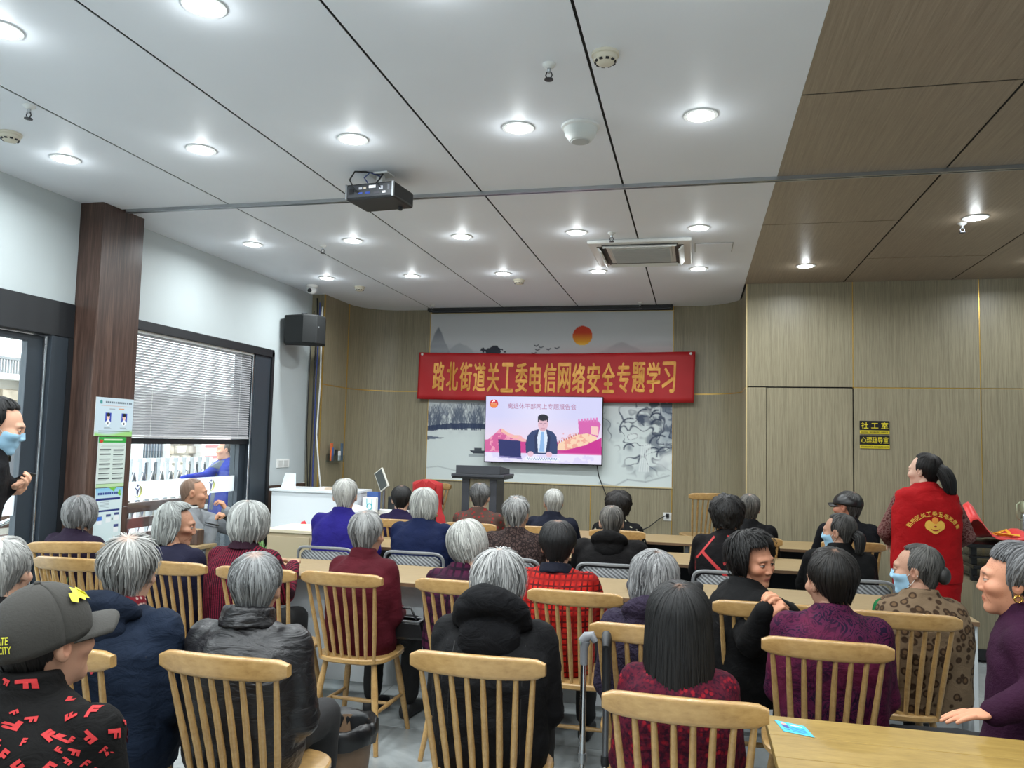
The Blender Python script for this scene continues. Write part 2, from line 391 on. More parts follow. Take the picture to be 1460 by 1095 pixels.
# venetian blind
bl = empty('venetian_blind', (LX - .015, 5.17, 1.54)); tag(bl, 'grey-white venetian blind half lowered in the tall window', 'blind')
M_slat = mat('blind_slat', S(186, 186, 188), .45)
M_sl2, N, L, P = newmat('blind_slat_thin'); P.inputs['Base Color'].default_value = S(140, 140, 143); P.inputs['Roughness'].default_value = .5
ns = 37; sl_me = None
for i in range(ns):
    if sl_me is None:
        Rx = Matrix.Rotation(math.radians(58), 3, 'Y'); gsl = []
        for y in (0, 1.79):
            row = []
            for k in range(5):
                u = (k - 2) / 2 * .0125; p = Rx @ Vector((u, 0, .0022 * (1 - (u / .0125) ** 2))); row.append((p.x, y, p.z))
            gsl.append(row)
        mb = MB().sheet(gsl); sl_me = mb.mesh('slat'); sl_me.materials.append(M_sl2); sl_me.shade_smooth()
    o = bpy.data.objects.new('slat', sl_me); COL.objects.link(o); o.parent = bl; o.location = (0, .0, .03 + i * .0217)
MB().bb(-.018, .018, -.005, 1.795, .828, .848).build('head_rail', M_plw, bl); MB().bb(-.014, .014, 0, 1.79, 0, .018).build('bottom_rail', M_slat, bl, None, .003)
for y in (.35, 1.05, 1.6):
    MB().tube([(.014, y, .0), (.014, y, .84)], .0012, 5).build('ladder_cord', M_plw, bl)

# stage platform
st = struct(MB().bb(-4.115, .475, 7.76, BY - .002, 0, .2).build('floor_stage', mat('stage_floor', S(120, 122, 120), .35, var=.1), None, None, .004), 'low stage in front of the back wall')

# ================================================================ OUTSIDE
M_conc = mat('pale_concrete', S(176, 176, 172), .8, var=.08, vscale=2)
struct(MB().bb(-60, LX - WT, -30, 60, -.3, -.1).build('ground_outside', M_conc), 'pale concrete yard outside the windows')
fac = empty('stone_building', (-10, 0, -.1)); tag(fac, 'pale rough-stone building across the yard', 'building')
M_stone = mat('pale_stone', S(176, 168, 156), .85, var=.25, vscale=5, bmp=.5, bscale=9)
M_stone2 = mat('warm_stone', S(160, 148, 132), .85, var=.25, vscale=6, bmp=.5, bscale=9)
M_render = mat('white_render', S(214, 214, 212), .7)
MB().bb(-3, -.12, 4, 30, 0, 2.5).build('wall_mass', mat('mortar', S(150, 146, 138), .9), fac)
sm = []
for k in range(6):
    w, h = .3 + .05 * (k % 3), .17; mb = MB()
    pr = [(rnd.uniform(-.015, .015), rnd.uniform(-.012, .012)) for _ in range(4)]
    q = [(-w / 2 + pr[0][0], -h / 2 + pr[0][1]), (w / 2 + pr[1][0], -h / 2 + pr[1][1]), (w / 2 + pr[2][0], h / 2 + pr[2][1]), (-w / 2 + pr[3][0], h / 2 + pr[3][1])]
    vs = [(0, a, b) for a, b in q] + [(.06 + rnd.uniform(-.015, .02), a * .85, b * .8) for a, b in q]
    mb.add(vs, [(0, 1, 5, 4), (1, 2, 6, 5), (2, 3, 7, 6), (3, 0, 4, 7), (4, 5, 6, 7)]); me = mb.mesh('stone'); me.materials.append(M_stone if k % 2 else M_stone2); sm.append(me)
def stones(y0, y1, z0, z1):
    z = z0; r = 0
    while z < z1 - .1:
        y = y0 + (.17 if r % 2 else 0)
        while y < y1 - .1:
            o = bpy.data.objects.new('stone', rnd.choice(sm)); COL.objects.link(o); o.parent = fac; o.location = (-.12, y + .17, z + .09); y += .37
        z += .19; r += 1
stones(8.9, 9.95, 1.35, 2.36); stones(13.4, 14.4, .5, 2.1)
MB().bb(-.15, .12, 4, 30, 2.42, 2.5).build('ledge', M_render, fac)
rl = MB().bb(-.05, .0, 7, 12.6, 2.72, 2.76).build('balcony_rail', M_grey, fac)
bal_me = MB().bb(-.012, .012, -.012, .012, 2.5, 2.72).mesh('baluster'); bal_me.materials.append(M_grey)
for k in range(34):
    o = bpy.data.objects.new('baluster', bal_me); COL.objects.link(o); o.parent = rl; o.location = (-.025, 9.0 + k * .05, 0)
for y0, y1 in ((10.03, 10.2), (12.35, 12.65), (13.3, 13.42), (14.4, 14.5)):
    MB().bb(-.12, .06, y0, y1, 0, 2.42).build('pilaster', M_render, fac)
wn = MB().bb(-.11, -.03, 12.68, 13.3, .9, 2.0).build('barred_window', mat('dull_glass', S(90, 104, 116), .3), fac)
for k in range(8): MB().bb(-.02, .0, 12.7 + k * .08, 12.72 + k * .08, .9, 2.0).build('bar', M_grey, wn)
for z in (1.15, 1.6): MB().bb(-.02, .004, 12.68, 13.3, z, z + .03).build('bar', M_grey, wn)
wn = MB().bb(-.1, -.02, 9.3, 9.8, .5, 1.7).build('entrance_window', mat('dull_glass', S(90, 104, 116), .3), fac)
for yy in (9.28, 9.8): MB().bb(-.1, .03, yy - .05, yy + .05, .4, 1.8).build('window_frame', M_dgrey, wn)
MB().bb(-.1, .03, 9.28, 9.8, 1.2, 1.3).build('window_frame', M_dgrey, wn)
nb = empty('notice_board', (-9.85, 15.2, -.1)); tag(nb, 'white notice board with red headings outside', 'notice board')
MB().bb(-.03, .0, -.9, 1.0, .4, 1.75).build('panel', mat('board_pink', S(226, 206, 206), .6), nb)
for dy, dz, w in ((-.55, 1.42, .5), (-.45, 1.2, .7), (.5, 1.5, .8), (.4, 1.28, .6)): MB().bb(0, .004, dy - w / 2, dy + w / 2, dz - .03, dz + .03).build('heading', mat('board_red', S(200, 90, 90), .6), nb)
for dy in (-.8, .9): MB().bb(-.02, .02, dy - .03, dy + .03, 0, .4).build('post', M_grey, nb)
ub = empty('utility_cabinet', (-9.2, 13.3, -.1)); tag(ub, 'dark grey utility cabinet before the stone wall', 'cabinet')
MB().bb(0, .35, -.3, .33, .08, 1.12).build('body', M_dgrey, ub, None, .01); MB().bb(.35, .36, -.27, 0, .14, 1.06).build('door', M_dgrey, ub); MB().bb(.35, .36, .02, .3, .14, 1.06).build('door', M_dgrey, ub)
MB().bb(-.02, .38, -.33, .36, 1.12, 1.17).build('lid', M_grey, ub); MB().bb(.02, .33, -.28, .31, 0, .08).build('plinth', M_grey, ub)
# retractable steel gate
gt = empty('folding_gate', (-6.6, 7.2, -.1)); tag(gt, 'silver retractable folding gate standing in the yard', 'gate')
gm = MB().box((0, 0, .68), (.05, .045, 1.3)).box((0, 0, 1.34), (.07, .07, .05)).mesh('picket'); gm.materials.append(M_silver)
cm1 = MB().tube([(.035, 0, .65), (.035, .17, 1.2)], .013, 6).tube([(.035, 0, 1.2), (.035, .17, .65)], .013, 6).tube([(.035, 0, .1), (.035, .17, .65)], .013, 6).mesh('scissor_link'); cm1.materials.append(M_silver)
for k in range(16):
    o = bpy.data.objects.new('picket', gm); COL.objects.link(o); o.parent = gt; o.location = (0, k * .17, 0)
    if k < 15: o = bpy.data.objects.new('scissor_link', cm1); COL.objects.link(o); o.parent = gt; o.location = (0, k * .17, 0)
# slatted bench fence
bf = empty('slatted_fence', (-5.5, 4.3, -.1)); tag(bf, 'low reddish-brown timber slat fence outside the window', 'fence')
M_slatw = mat('weathered_timber', S(96, 70, 62), .6, var=.15, vscale=6)
for k in range(6): MB().bb(-.02, .02, 0, 3.9, .1 + k * .155, .2 + k * .155).build('plank', M_slatw, bf, None, .004)
for y in (.1, 1.3, 2.5, 3.75): MB().bb(-.09, -.02, y, y + .07, 0, 1.02).build('post', M_slatw, bf)
mb = MB().tube([(-5.0, 4.75, -.1), (-5.0, 4.75, .75), (-5, 4.8, .86), (-5, 4.95, .9), (-5, 5.15, .88), (-5, 5.22, .78), (-5, 5.22, -.1)], .02, 10)
tag(mb.build('tubular_rail', M_chrome, None, 60), 'bent chrome tube rail outside the glazed door', 'rail')

# ================================================================ PRINT HELPERS
def vnoise(w, h, sx, sy, seed=0, octv=4):
    rs = np.random.RandomState(seed); out = np.zeros((h, w)); amp = 1; tot = 0
    for o in range(octv):
        gx, gy = max(2, int(sx * 2 ** o)), max(2, int(sy * 2 ** o)); gr = rs.rand(gy + 2, gx + 2)
        X = np.linspace(0, gx, w, endpoint=False); Y = np.linspace(0, gy, h, endpoint=False)
        xi = X.astype(int); yi = Y.astype(int); fx = X - xi; fy = Y - yi; fx = fx * fx * (3 - 2 * fx); fy = (fy * fy * (3 - 2 * fy))[:, None]
        a = gr[yi][:, xi]; b = gr[yi][:, xi + 1]; c = gr[yi + 1][:, xi]; d = gr[yi + 1][:, xi + 1]
        out += amp * ((a * (1 - fx) + b * fx) * (1 - fy) + (c * (1 - fx) + d * fx) * fy); tot += amp; amp *= .5
    return out / tot
class Print:
    """flat printed picture: u right 0..1, v down 0..1; becomes the colours of a flat grid"""
    def __init__(s, w, h, col):
        s.w, s.h = w, h; s.a = np.zeros((h, w, 3)); s.a[:] = S(*col)[:3]
        s.V, s.U = np.mgrid[0:h, 0:w]; s.U = s.U / (w - 1); s.V = s.V / (h - 1); s.asp = w / h
    def put(s, mask, col, k=1.0):
        m = np.clip(np.asarray(mask, float) * k, 0, 1)[..., None]; s.a = s.a * (1 - m) + np.array(S(*col)[:3]) * m; return s
    def poly(s, pts, col, k=1.0):
        ins = np.zeros((s.h, s.w), bool); n = len(pts)
        for i in range(n):
            x0, y0 = pts[i]; x1, y1 = pts[(i + 1) % n]
            if y0 == y1: continue
            c = ((y0 > s.V) != (y1 > s.V)) & (s.U < (x1 - x0) * (s.V - y0) / (y1 - y0) + x0); ins ^= c
        return s.put(ins, col, k)
    def rect(s, x0, y0, x1, y1, col, k=1.0): return s.put((s.U >= x0) & (s.U <= x1) & (s.V >= y0) & (s.V <= y1), col, k)
    def ell(s, x, y, rx, ry, col, k=1.0): return s.put(((s.U - x) / rx) ** 2 + ((s.V - y) / ry) ** 2 <= 1, col, k)
    def line(s, pts, w, col, k=1.0):
        for (x0, y0), (x1, y1) in zip(pts[:-1], pts[1:]):
            dx, dy = (x1 - x0) * s.asp, y1 - y0; L2 = dx * dx + dy * dy + 1e-12
            t = np.clip(((s.U - x0) * s.asp * dx + (s.V - y0) * dy) / L2, 0, 1)
            d = np.hypot((s.U - x0) * s.asp - t * dx, s.V - y0 - t * dy); s.put(np.clip(1.5 - d / w, 0, 1), col, k)
        return s
    def build(s, name, mt, O, Uv, Vv, parent=None):
        O = np.array(O, float); Uv = np.array(Uv, float); Vv = np.array(Vv, float)
        P = O + s.U[..., None] * Uv + s.V[..., None] * Vv
        i = np.arange(s.w * s.h).reshape(s.h, s.w)
        F = np.stack([i[:-1, :-1], i[1:, :-1], i[1:, 1:], i[:-1, 1:]], -1).reshape(-1, 4)
        me = bpy.data.meshes.new(name); me.from_pydata(P.reshape(-1, 3).tolist(), [], F.tolist()); me.update()
        at = me.attributes.new('Col', 'FLOAT_COLOR', 'POINT'); c4 = np.ones((s.w * s.h, 4), np.float32); c4[:, :3] = s.a.reshape(-1, 3); at.data.foreach_set('color', c4.ravel())
        me.materials.append(mt); o = bpy.data.objects.new(name, me); COL.objects.link(o); o.parent = parent; return o
def text_polys(body, size=1.0, offset=0.0, res=2):
    cu = bpy.data.curves.new('t', 'FONT'); cu.body = body; cu.size = size; cu.align_x = 'LEFT'; cu.resolution_u = res; cu.offset = offset
    ob = bpy.data.objects.new('t', cu); COL.objects.link(ob); dg = bpy.context.evaluated_depsgraph_get(); me = bpy.data.meshes.new_from_object(ob.evaluated_get(dg))
    v = np.array([p.co[:2] for p in me.vertices]).reshape(-1, 2); f = [tuple(p.vertices) for p in me.polygons]
    bpy.data.objects.remove(ob); bpy.data.curves.remove(cu); bpy.data.meshes.remove(me); return v, f
def fit_text(body, x0, x1, z0, z1, offset=.0):      # text stretched into a box, returns verts (u,v) and faces
    v, f = text_polys(body, 1.0, offset); lo = v.min(0); hi = v.max(0)
    v = (v - lo) / (hi - lo) * np.array([x1 - x0, z1 - z0]) + np.array([x0, z0]); return v, f
def text_obj(name, body, box, fn, mt, parent=None, offset=0.0):
    v, f = fit_text(body, *box, offset); mb = MB(); mb.add([fn(a, b) for a, b in v], f); return mb.build(name, mt, parent)

# ================================================================ WALL FITTINGS
# mural
mu = empty('landscape_mural', (-3.238, BY, 1.09)); tag(mu, 'large ink-wash landscape mural with orange sun on the back wall', 'mural')
MW, MH = 2.972, 2.06
MB().bb(0, MW, -.012, .03, 0, MH).build('backing_board', M_plw, mu)
pr = Print(380, 264, (190, 194, 197))
nz = vnoise(380, 264, 4, 3, 1, 5); nf = vnoise(380, 264, 40, 30, 2, 3); nm = vnoise(380, 264, 14, 12, 3, 4); hz = vnoise(380, 264, 2, 14, 9, 4)
U, V = pr.U, pr.V
pr.put(np.clip((V - .45) / .3, 0, 1), (208, 217, 216)); pr.put(np.clip((hz - .5) * 2.5, 0, .5) * (V < .3), (158, 163, 170))
pr.put(np.exp(-((V - .25) / .05) ** 2) * np.clip((U - .4) * 3, 0, 1), (196, 160, 158), .6)
def mount(cx, w, top, base, col, k):
    m = np.clip((V - (top + (np.abs(U - cx) / w) ** 1.3 * (base - top) + (nm - .5) * .06)) / .012, 0, 1) * np.clip((base - V) / (base - top), 0, 1) * (np.abs(U - cx) < w); pr.put(m, col, k)
mount(.035, .07, .09, .3, (80, 90, 108), .75); mount(.13, .1, .17, .3, (120, 128, 140), .5); mount(.8, .16, .18, .3, (140, 130, 138), .5)
mount(.27, .05, .215, .34, (60, 62, 74), .9)
pr.put(((np.hypot((U - .27) / .045, (V - .232) / .03) + (nf - .5) * 1.2) < .9), (44, 48, 60))
su = np.hypot((U - .643) * MW, (V - .14) * MH) < .118; sv = np.clip((V - .083) / .114, 0, 1)
pr.put(su, (196, 62, 34)); pr.put(su * np.clip((sv - .35) / .6, 0, 1), (232, 172, 40)); pr.put(su * np.clip((sv - .85) / .3, 0, 1), (236, 200, 120))
for bx, by in ((.455, .2), (.46, .225), (.475, .21), (.505, .222), (.54, .215), (.445, .245)): pr.line([(bx - .008, by - .005), (bx, by), (bx + .009, by - .008)], .003, (60, 64, 74))
# left shore with bare trees, water, boat
pr.put((U < .3) * np.exp(-((V - .62) / .07) ** 2) * np.clip((nf - .42) * 4, 0, 1), (110, 120, 138), .8)
for k in range(46):
    x = rnd.uniform(0, .3); y = .70; h = rnd.uniform(.05, .16)
    for q in range(5): pr.line([(x, y), (x + rnd.uniform(-.012, .012), y - h * .45), (x + rnd.uniform(-.03, .03), y - h)], .0022, (84, 94, 112), .55)
shore = .695 - .02 * np.sin(U * 9) ; pr.put((np.abs(V - shore) < .015 + .012 * (nf - .3)) * (U < .33), (44, 58, 88), .95)
pr.put((np.abs(V - .75) < .012 * np.clip(1 - U / .08, 0, 1)) * (U < .08), (78, 90, 112), .9)
pr.poly([(.185, .82), (.2, .838), (.245, .838), (.255, .82)], (60, 66, 76)); pr.rect(.205, .805, .235, .822, (70, 76, 84)); pr.put((np.abs(V - .85) < .006) * (np.abs(U - .22) < .04), (130, 140, 146), .7)
# right: rocks, waterfall, foliage
pr.put((U > .86) * (V > .5) * (V < .78) * np.clip((nf - .47) * 9, 0, 1) * (U * 1.3 + (0.75 - V) > 1.25), (70, 78, 92), .9)
rk = np.clip((U - .74 - .05 * np.sin(V * 17)) / .06, 0, 1) * np.clip((V - .53) / .05, 0, 1) * np.clip((.97 - .5 * np.abs(U - .9) - V) / .08, 0, 1); wn_ = vnoise(380, 264, 9, 7, 21, 3); wm_ = vnoise(380, 264, 24, 18, 22, 2)
pr.put(rk * np.clip((wn_ - .48) * 3, 0, .6), (120, 132, 150)); fr_ = np.abs(((wn_ + .12 * wm_) * 7) % 1 - .5)
pr.put(rk * np.clip((.1 - fr_) * 14, 0, 1), (48, 60, 84), .9); pr.put(rk * np.clip((wm_ - .62) * 8, 0, 1), (60, 72, 96), .7); pr.put(rk * np.clip((.36 - wn_) * 9, 0, 1), (222, 228, 228), .8)
for k in range(9):
    x = rnd.uniform(.78, .99); y = rnd.uniform(.6, .84); r = rnd.uniform(.02, .045); a0 = rnd.uniform(2.6, 3.6); pr.line([(x + r * math.cos(a0 + q), y + r * 1.5 * math.sin(a0 + q)) for q in np.linspace(0, rnd.uniform(1.6, 2.6), 9)], .004, (46, 58, 80), .9)
for k in range(5): pr.line([(.885 + k * .008, .76), (.88 + k * .008, .86), (.875 + k * .009, .91)], .004, (222, 228, 228), .8)
pr.line([(.72, .985), (.78, 1.0), (.83, .96), (.9, .97), (.99, .93)], .004, (150, 160, 164), .7); pr.line([(0, .93), (.05, .92), (.12, .94), (.2, .95)], .003, (160, 170, 172), .7)
pr.build('picture', M_col, (0, -.0135, MH), (MW, 0, 0), (0, 0, -MH), mu)
for z in (0, MH): MB().bb(-.01, MW + .01, -.016, -.004, z - .006, z + .006).build('edge_strip', mat('pale_gold', S(206, 186, 140), .4, .4), mu)
ps = empty('projector_screen_case', (-3.22, BY - .1, CZ)); tag(ps, 'black slim projection screen casing along the ceiling above the mural', 'screen case')
MB().bb(0, 2.93, -.05, .03, -.035, 0).build('casing', M_plk, ps, None, .004); MB().bb(.02, 2.9, -.03, -.01, -.05, -.035).build('roller_bar', M_dgrey, ps); MB().bb(-.02, 0, -.05, .03, -.04, 0).build('end_cap', M_plk, ps); MB().bb(2.93, 2.95, -.05, .03, -.04, 0).build('end_cap', M_plk, ps)

# banner
M_red = mat('banner_red', S(172, 24, 30), .6, var=.08, vscale=3)
BX0, BX1, BZ0, BZ1 = -3.35, -.012, 2.078, 2.655; BBY = 9.19
def bfn(u, v, off=0): # u 0..1, v 0..1 up
    z = BZ0 + (BZ1 - BZ0) * v + .018 * math.sin(math.pi * u) * -1 + .02 * (u - .5) * (u > .5) * (v - .5)
    y = BBY + .008 * math.sin(u * 19) * (1 - v * .6) + .006 * math.sin(u * 47 + v * 5) - off
    return (BX0 + (BX1 - BX0) * u - (.012 * (1 - v)), y, z)
mb = MB().sheet([[bfn(i / 120, j / 10) for i in range(121)] for j in range(11)])
ba = mb.build('red_banner', M_red, None, 180); tag(ba, 'long red cloth banner with gold characters hung across the mural', 'banner')
md = ba.modifiers.new('t', 'SOLIDIFY'); md.thickness = .002
M_goldt, N, L, P = newmat('gold_foil_lettering'); nt = M_goldt.node_tree
L.new(ramp(nt, noise(nt, coords(nt), 9, 3), [(.35, S(196, 130, 50)), (.65, S(220, 160, 72))]), P.inputs['Base Color']); P.inputs['Roughness'].default_value = .4; P.inputs['Metallic'].default_value = .25
txt = '路北街道关工委电信网络安全专题学习'
for k, chx in enumerate(txt):
    u0 = .055 + k * (.885 / 17); v, f = fit_text(chx, 0, 1, 0, 1)
    a0, a1 = u0 + .004, u0 + .885 / 17 - .005; z0 = .2 + .005 * math.sin(k); z1 = .8
    mb = MB()
    for q, (du, dv) in enumerate(((0, 0), (.0016, 0), (-.0016, 0), (0, .012), (0, -.012))): mb.add([bfn(a0 + (a1 - a0) * p[0] + du, z0 + (z1 - z0) * p[1] + dv, .006 + q * .0003) for p in v], f)
    mb.build('gold_character', M_goldt, ba)
for u in (.012, .985):
    p = bfn(u, .96, .004); MB().lathe([(.016, 0), (.012, .006), (.004, .008)], p, 10, Matrix.Rotation(math.pi / 2, 3, 'X')).build('hanging_hook', M_plw, ba)

# television
TX0, TX1, TZ0, TZ1, TY = -2.47, -1.055, 1.325, 2.125, 9.14
tv = empty('television', ((TX0 + TX1) / 2, TY, TZ0)); tag(tv, 'large flat television on the mural showing a man in suit', 'television')
tv.location.y = TY
hw = (TX1 - TX0) / 2; hh = TZ1 - TZ0
MB().bb(-hw, hw, 0, .06, 0, hh).build('housing', M_plk, tv, None, .006)
MB().bb(-.3, .3, .06, .125, .2, .6).build('wall_bracket', M_plk, tv)
M_scr = colmat('screen_glow', .3, 1.0, .4)
nt = M_scr.node_tree; P = nt.nodes['Principled BSDF']; P.inputs['Emission Strength'].default_value = 1.0; nt.links.remove(P.inputs['Base Color'].links[0]); P.inputs['Base Color'].default_value = (.01, .01, .012, 1)
pr = Print(330, 188, (206, 206, 238)); U, V = pr.U, pr.V; n1 = vnoise(330, 188, 10, 8, 4, 4); n2 = vnoise(330, 188, 40, 26, 6, 3)
pr.put(np.clip((.6 - V) / .6, 0, 1), (205, 205, 240)); pr.put(np.clip(1 - np.hypot((U - .45) * 1.6, V - .25) * 2, 0, 1), (226, 222, 244), .7)
pr.put(np.clip(V - .3, 0, .3) * 2, (238, 214, 230))
ridge = .66 - .15 * np.exp(-((U - .14) / .07) ** 2) - .07 * np.exp(-((U - .26) / .1) ** 2) + (n1 - .5) * .1
pr.put((V > ridge) * (U < .5), (206, 92, 150)); pr.put((V > ridge) * (V < ridge + .07) * (U > .14) * (U < .45), (238, 190, 170), .9); pr.put((V > ridge) * (n2 > .56) * (U < .4), (240, 170, 190), .7)
pr.put((V > .74 - .06 * np.sin(U * 3.1)) * (U > .3), (200, 60, 140))
pr.poly([(.62, .8), (.64, .7), (.72, .63), (.8, .56), (.88, .5), (.96, .46), (.96, .72), (.85, .8)], (240, 206, 176)); pr.put((V > .55) * (V < .8) * (U > .66) * (U < .9) * (n2 > .57), (226, 130, 120), .6)
pr.poly([(.8, .36), (.96, .33), (.99, .4), (.97, .6), (.88, .54), (.81, .56)], (208, 96, 170)); pr.poly([(.91, .43), (.97, .44), (.97, .57), (.91, .55)], (238, 196, 190))
for k in range(7): x = .8 + k * .025; pr.rect(x, .325 - .004 * k, x + .014, .37, (214, 120, 186))
for k in range(9): x = .64 + k * .02; pr.rect(x, .66 - k * .016, x + .01, .69 - k * .016, (200, 120, 110))
pr.poly([(.86, .72), (1, .6), (1, .9), (.6, .86), (.7, .8)], (196, 40, 140)); pr.put((V > .84) * (V < .875), (214, 110, 170)); pr.rect(0, .865, 1, 1, (228, 224, 248)); pr.put((V > .87) * (n1 > .58), (206, 200, 236), .6)
# speaker in suit
pr.poly([(.36, .86), (.355, .72), (.37, .6), (.41, .52), (.47, .49), (.53, .49), (.59, .53), (.62, .6), (.63, .72), (.63, .86), (.56, .87), (.44, .87)], (44, 62, 106))
pr.poly([(.47, .5), (.53, .5), (.545, .62), (.53, .85), (.465, .85), (.455, .62)], (216, 228, 244)); pr.poly([(.49, .53), (.512, .53), (.52, .83), (.475, .83)], (140, 180, 226))
pr.poly([(.47, .5), (.455, .62), (.465, .85), (.44, .85), (.43, .6)], (32, 44, 84)); pr.poly([(.53, .5), (.55, .62), (.53, .85), (.56, .85), (.57, .6)], (32, 44, 84))
pr.ell(.502, .41, .043, .115, (222, 182, 196)); pr.rect(.482, .47, .522, .51, (212, 170, 184)); pr.ell(.502, .315, .046, .05, (26, 26, 40)); pr.rect(.458, .31, .468, .38, (26, 26, 40)); pr.rect(.537, .31, .546, .38, (26, 26, 40))
for x in (.485, .52): pr.rect(x - .013, .398, x + .013, .404, (90, 60, 80)); pr.rect(x - .014, .378, x + .014, .385, (60, 40, 56))
pr.rect(.488, .476, .518, .484, (170, 84, 104)); pr.rect(.499, .41, .507, .445, (206, 160, 176))
pr.ell(.4, .87, .026, .04, (226, 186, 204)); pr.ell(.56, .87, .026, .04, (226, 186, 204))
pr.poly([(.115, .66), (.31, .675), (.32, .93), (.13, .91)], (34, 40, 100)); pr.poly([(.13, .91), (.32, .93), (.33, .95), (.13, .935)], (120, 116, 170)); pr.rect(.36, .92, .65, .965, (240, 242, 252))
for k in range(26): x = .37 + k * .0105; pr.rect(x, .925 + .012 * (k % 2), x + .007, .95 + .008 * ((k * 3) % 2), (120, 150, 190))
# round logo
pr.ell(.07, .115, .038, .067, (206, 50, 60)); pr.poly([(.034, .13), (.106, .13), (.098, .16), (.07, .182), (.042, .16)], (232, 130, 60)); pr.rect(.042, .108, .098, .128, (240, 190, 120), .7)
pr.build('screen', M_scr, (-hw + .008, -.002, hh - .008), (2 * hw - .016, 0, 0), (0, 0, -(hh - .022)), tv)
M_tvt = mat('screen_title', S(150, 96, 130), .5, emit=.55)
sw_, sh_ = 2 * hw - .016, hh - .022
text_obj('title_lettering', '离退休干部网上专题报告会', (-hw + .2 * sw_, -hw + .79 * sw_, hh - .2 * sh_, hh - .115 * sh_), lambda a, b: (a, -.005, b), M_tvt, tv, .004)
text_obj('logo_emblem', '☭', (-hw + .058 * sw_, -hw + .086 * sw_, hh - .105 * sh_, hh - .062 * sh_), lambda a, b: (a, -.005, b), mat('screen_white', S(240, 236, 240), .5, emit=.9), tv, .01)
for x in (-hw + .1, hw - .1): MB().bb(x - .01, x + .01, -.006, .0, -.006, .014).build('foot_mount', M_plk, tv)

# door signs
def sign(name, z, top, sub, label):
    s_ = empty(name, (1.517, RY, z)); tag(s_, label, 'sign', 'door signs on the wood wall')
    MB().bb(0, .262, -.008, 0, .036, .125).build('black_plate', mat('sign_black', S(16, 16, 16), .35), s_, None, .002); MB().bb(.002, .262, -.008, 0, 0, .034).build('yellow_plate', mat('sign_yellow', S(196, 178, 30), .45), s_, None, .002)
    text_obj('characters', top, (.03 if len(top) > 5 else (.012 if len(top) == 5 else .04), .25 if len(top) == 5 else .225, .05, .112), lambda a, b: (a, -.0095, b), mat('sign_letter', S(214, 196, 40), .5), s_, .006)
    text_obj('small_lettering', sub, (.012, .25, .009, .025), lambda a, b: (a, -.0095, b), mat('sign_black', S(16, 16, 16), .35), s_, .008)
sign('door_sign', 1.735, '社 工 室', "SOCIAL WORKER'S OFFICE", 'upper black and yellow door sign with three characters')
sign('door_sign', 1.597, '心理疏导室', 'PSYCHOLOGICAL COUNSELING ROOM', 'lower black and yellow door sign with five characters')

# posters on the column
def poster(name, y0, y1, z0, z1, pr, label):
    p_ = empty(name, (-4.09, y0, z0)); tag(p_, label, 'poster', 'notices on the walnut column')
    MB().bb(0, .004, 0, y1 - y0, 0, z1 - z0).build('board', M_paper, p_)
    pr.build('print', M_col, (.005, 0, z1 - z0), (0, y1 - y0, 0), (0, 0, -(z1 - z0)), p_); return p_
pr = Print(110, 82, (190, 206, 216))
pr.put(np.clip((pr.V - .86 - .05 * np.sin(pr.U * 5)) * 12, 0, 1), (150, 200, 120)); pr.ell(.13, .12, .035, .05, (60, 140, 140))
for k in range(14): pr.rect(.24 + k * .052, .09, .24 + k * .052 + .036, .145, (70, 84, 96), .85)
pr.rect(.12, .2, .95, .22, (200, 130, 90), .7); pr.rect(.35, .28, .5, .3, (150, 160, 166)); pr.rect(.6, .27, .75, .29, (200, 140, 90)); pr.rect(.1, .86, .93, .88, (70, 90, 70), .7); pr.rect(.1, .91, .6, .925, (70, 90, 70), .6)
for x in (.33, .76): pr.rect(x - .08, .39, x + .08, .62, (44, 66, 170)); pr.ell(x, .5, .045, .085, (226, 190, 170)); pr.ell(x, .44, .048, .05, (20, 20, 24)); pr.poly([(x - .07, .67), (x - .03, .58), (x + .03, .58), (x + .07, .67), (x, .74)], (232, 236, 240)); pr.rect(x - .012, .64, x + .012, .7, (30, 30, 40)); pr.rect(x - .1, .77, x + .06, .782, (120, 130, 136)); pr.rect(x - .1, .8, x + .1, .812, (120, 130, 136))
poster('staff_notice', 4.69, 5.065, 1.548, 1.822, pr, 'pale blue staff notice with two portrait photos, topmost on the column')
pr = Print(90, 120, (196, 208, 202))
pr.rect(0, 0, 1, .115, (44, 150, 60)); pr.ell(.1, .085, .06, .035, (190, 60, 40)); pr.rect(.18, .035, .86, .075, (214, 232, 200), .8); pr.rect(.12, .16, .96, .175, (150, 160, 156)); pr.rect(.1, .19, .9, .2, (150, 160, 156))
for k in range(7):
    for x in (.06, .54): yy = .24 + k * .095 + (.01 if x > .3 else 0); pr.rect(x, yy, x + .4, yy + .022, (50, 56, 60)); pr.rect(x, yy + .035, x + .34, yy + .042, (150, 158, 156)); pr.rect(x, yy + .055, x + .28, yy + .062, (160, 168, 164))
pr.rect(0, .93, 1, 1, (176, 206, 160)); pr.rect(0, .925, 1, .937, (70, 110, 80))
poster('rules_notice', 4.735, 5.01, 1.185, 1.542, pr, 'white and green text notice in the middle of the column')
pr = Print(90, 130, (198, 214, 216))
pr.put(np.clip(1 - pr.V * 5, 0, 1), (120, 180, 214)); pr.put((vnoise(90, 130, 8, 10, 3) > .45) * (pr.U + (.12 - pr.V) * 3 > .82) * (pr.V < .2), (110, 180, 60))
for k in range(9): pr.rect(.08 + k * .085, .07, .08 + k * .085 + .06, .115, (40, 60, 130))
pr.rect(.02, .17, .92, .205, (30, 44, 110)); pr.rect(.02, .36, .92, .395, (30, 44, 110))
for k in range(5): pr.rect(.16, .23 + k * .022, .5, .24 + k * .022, (140, 150, 160))
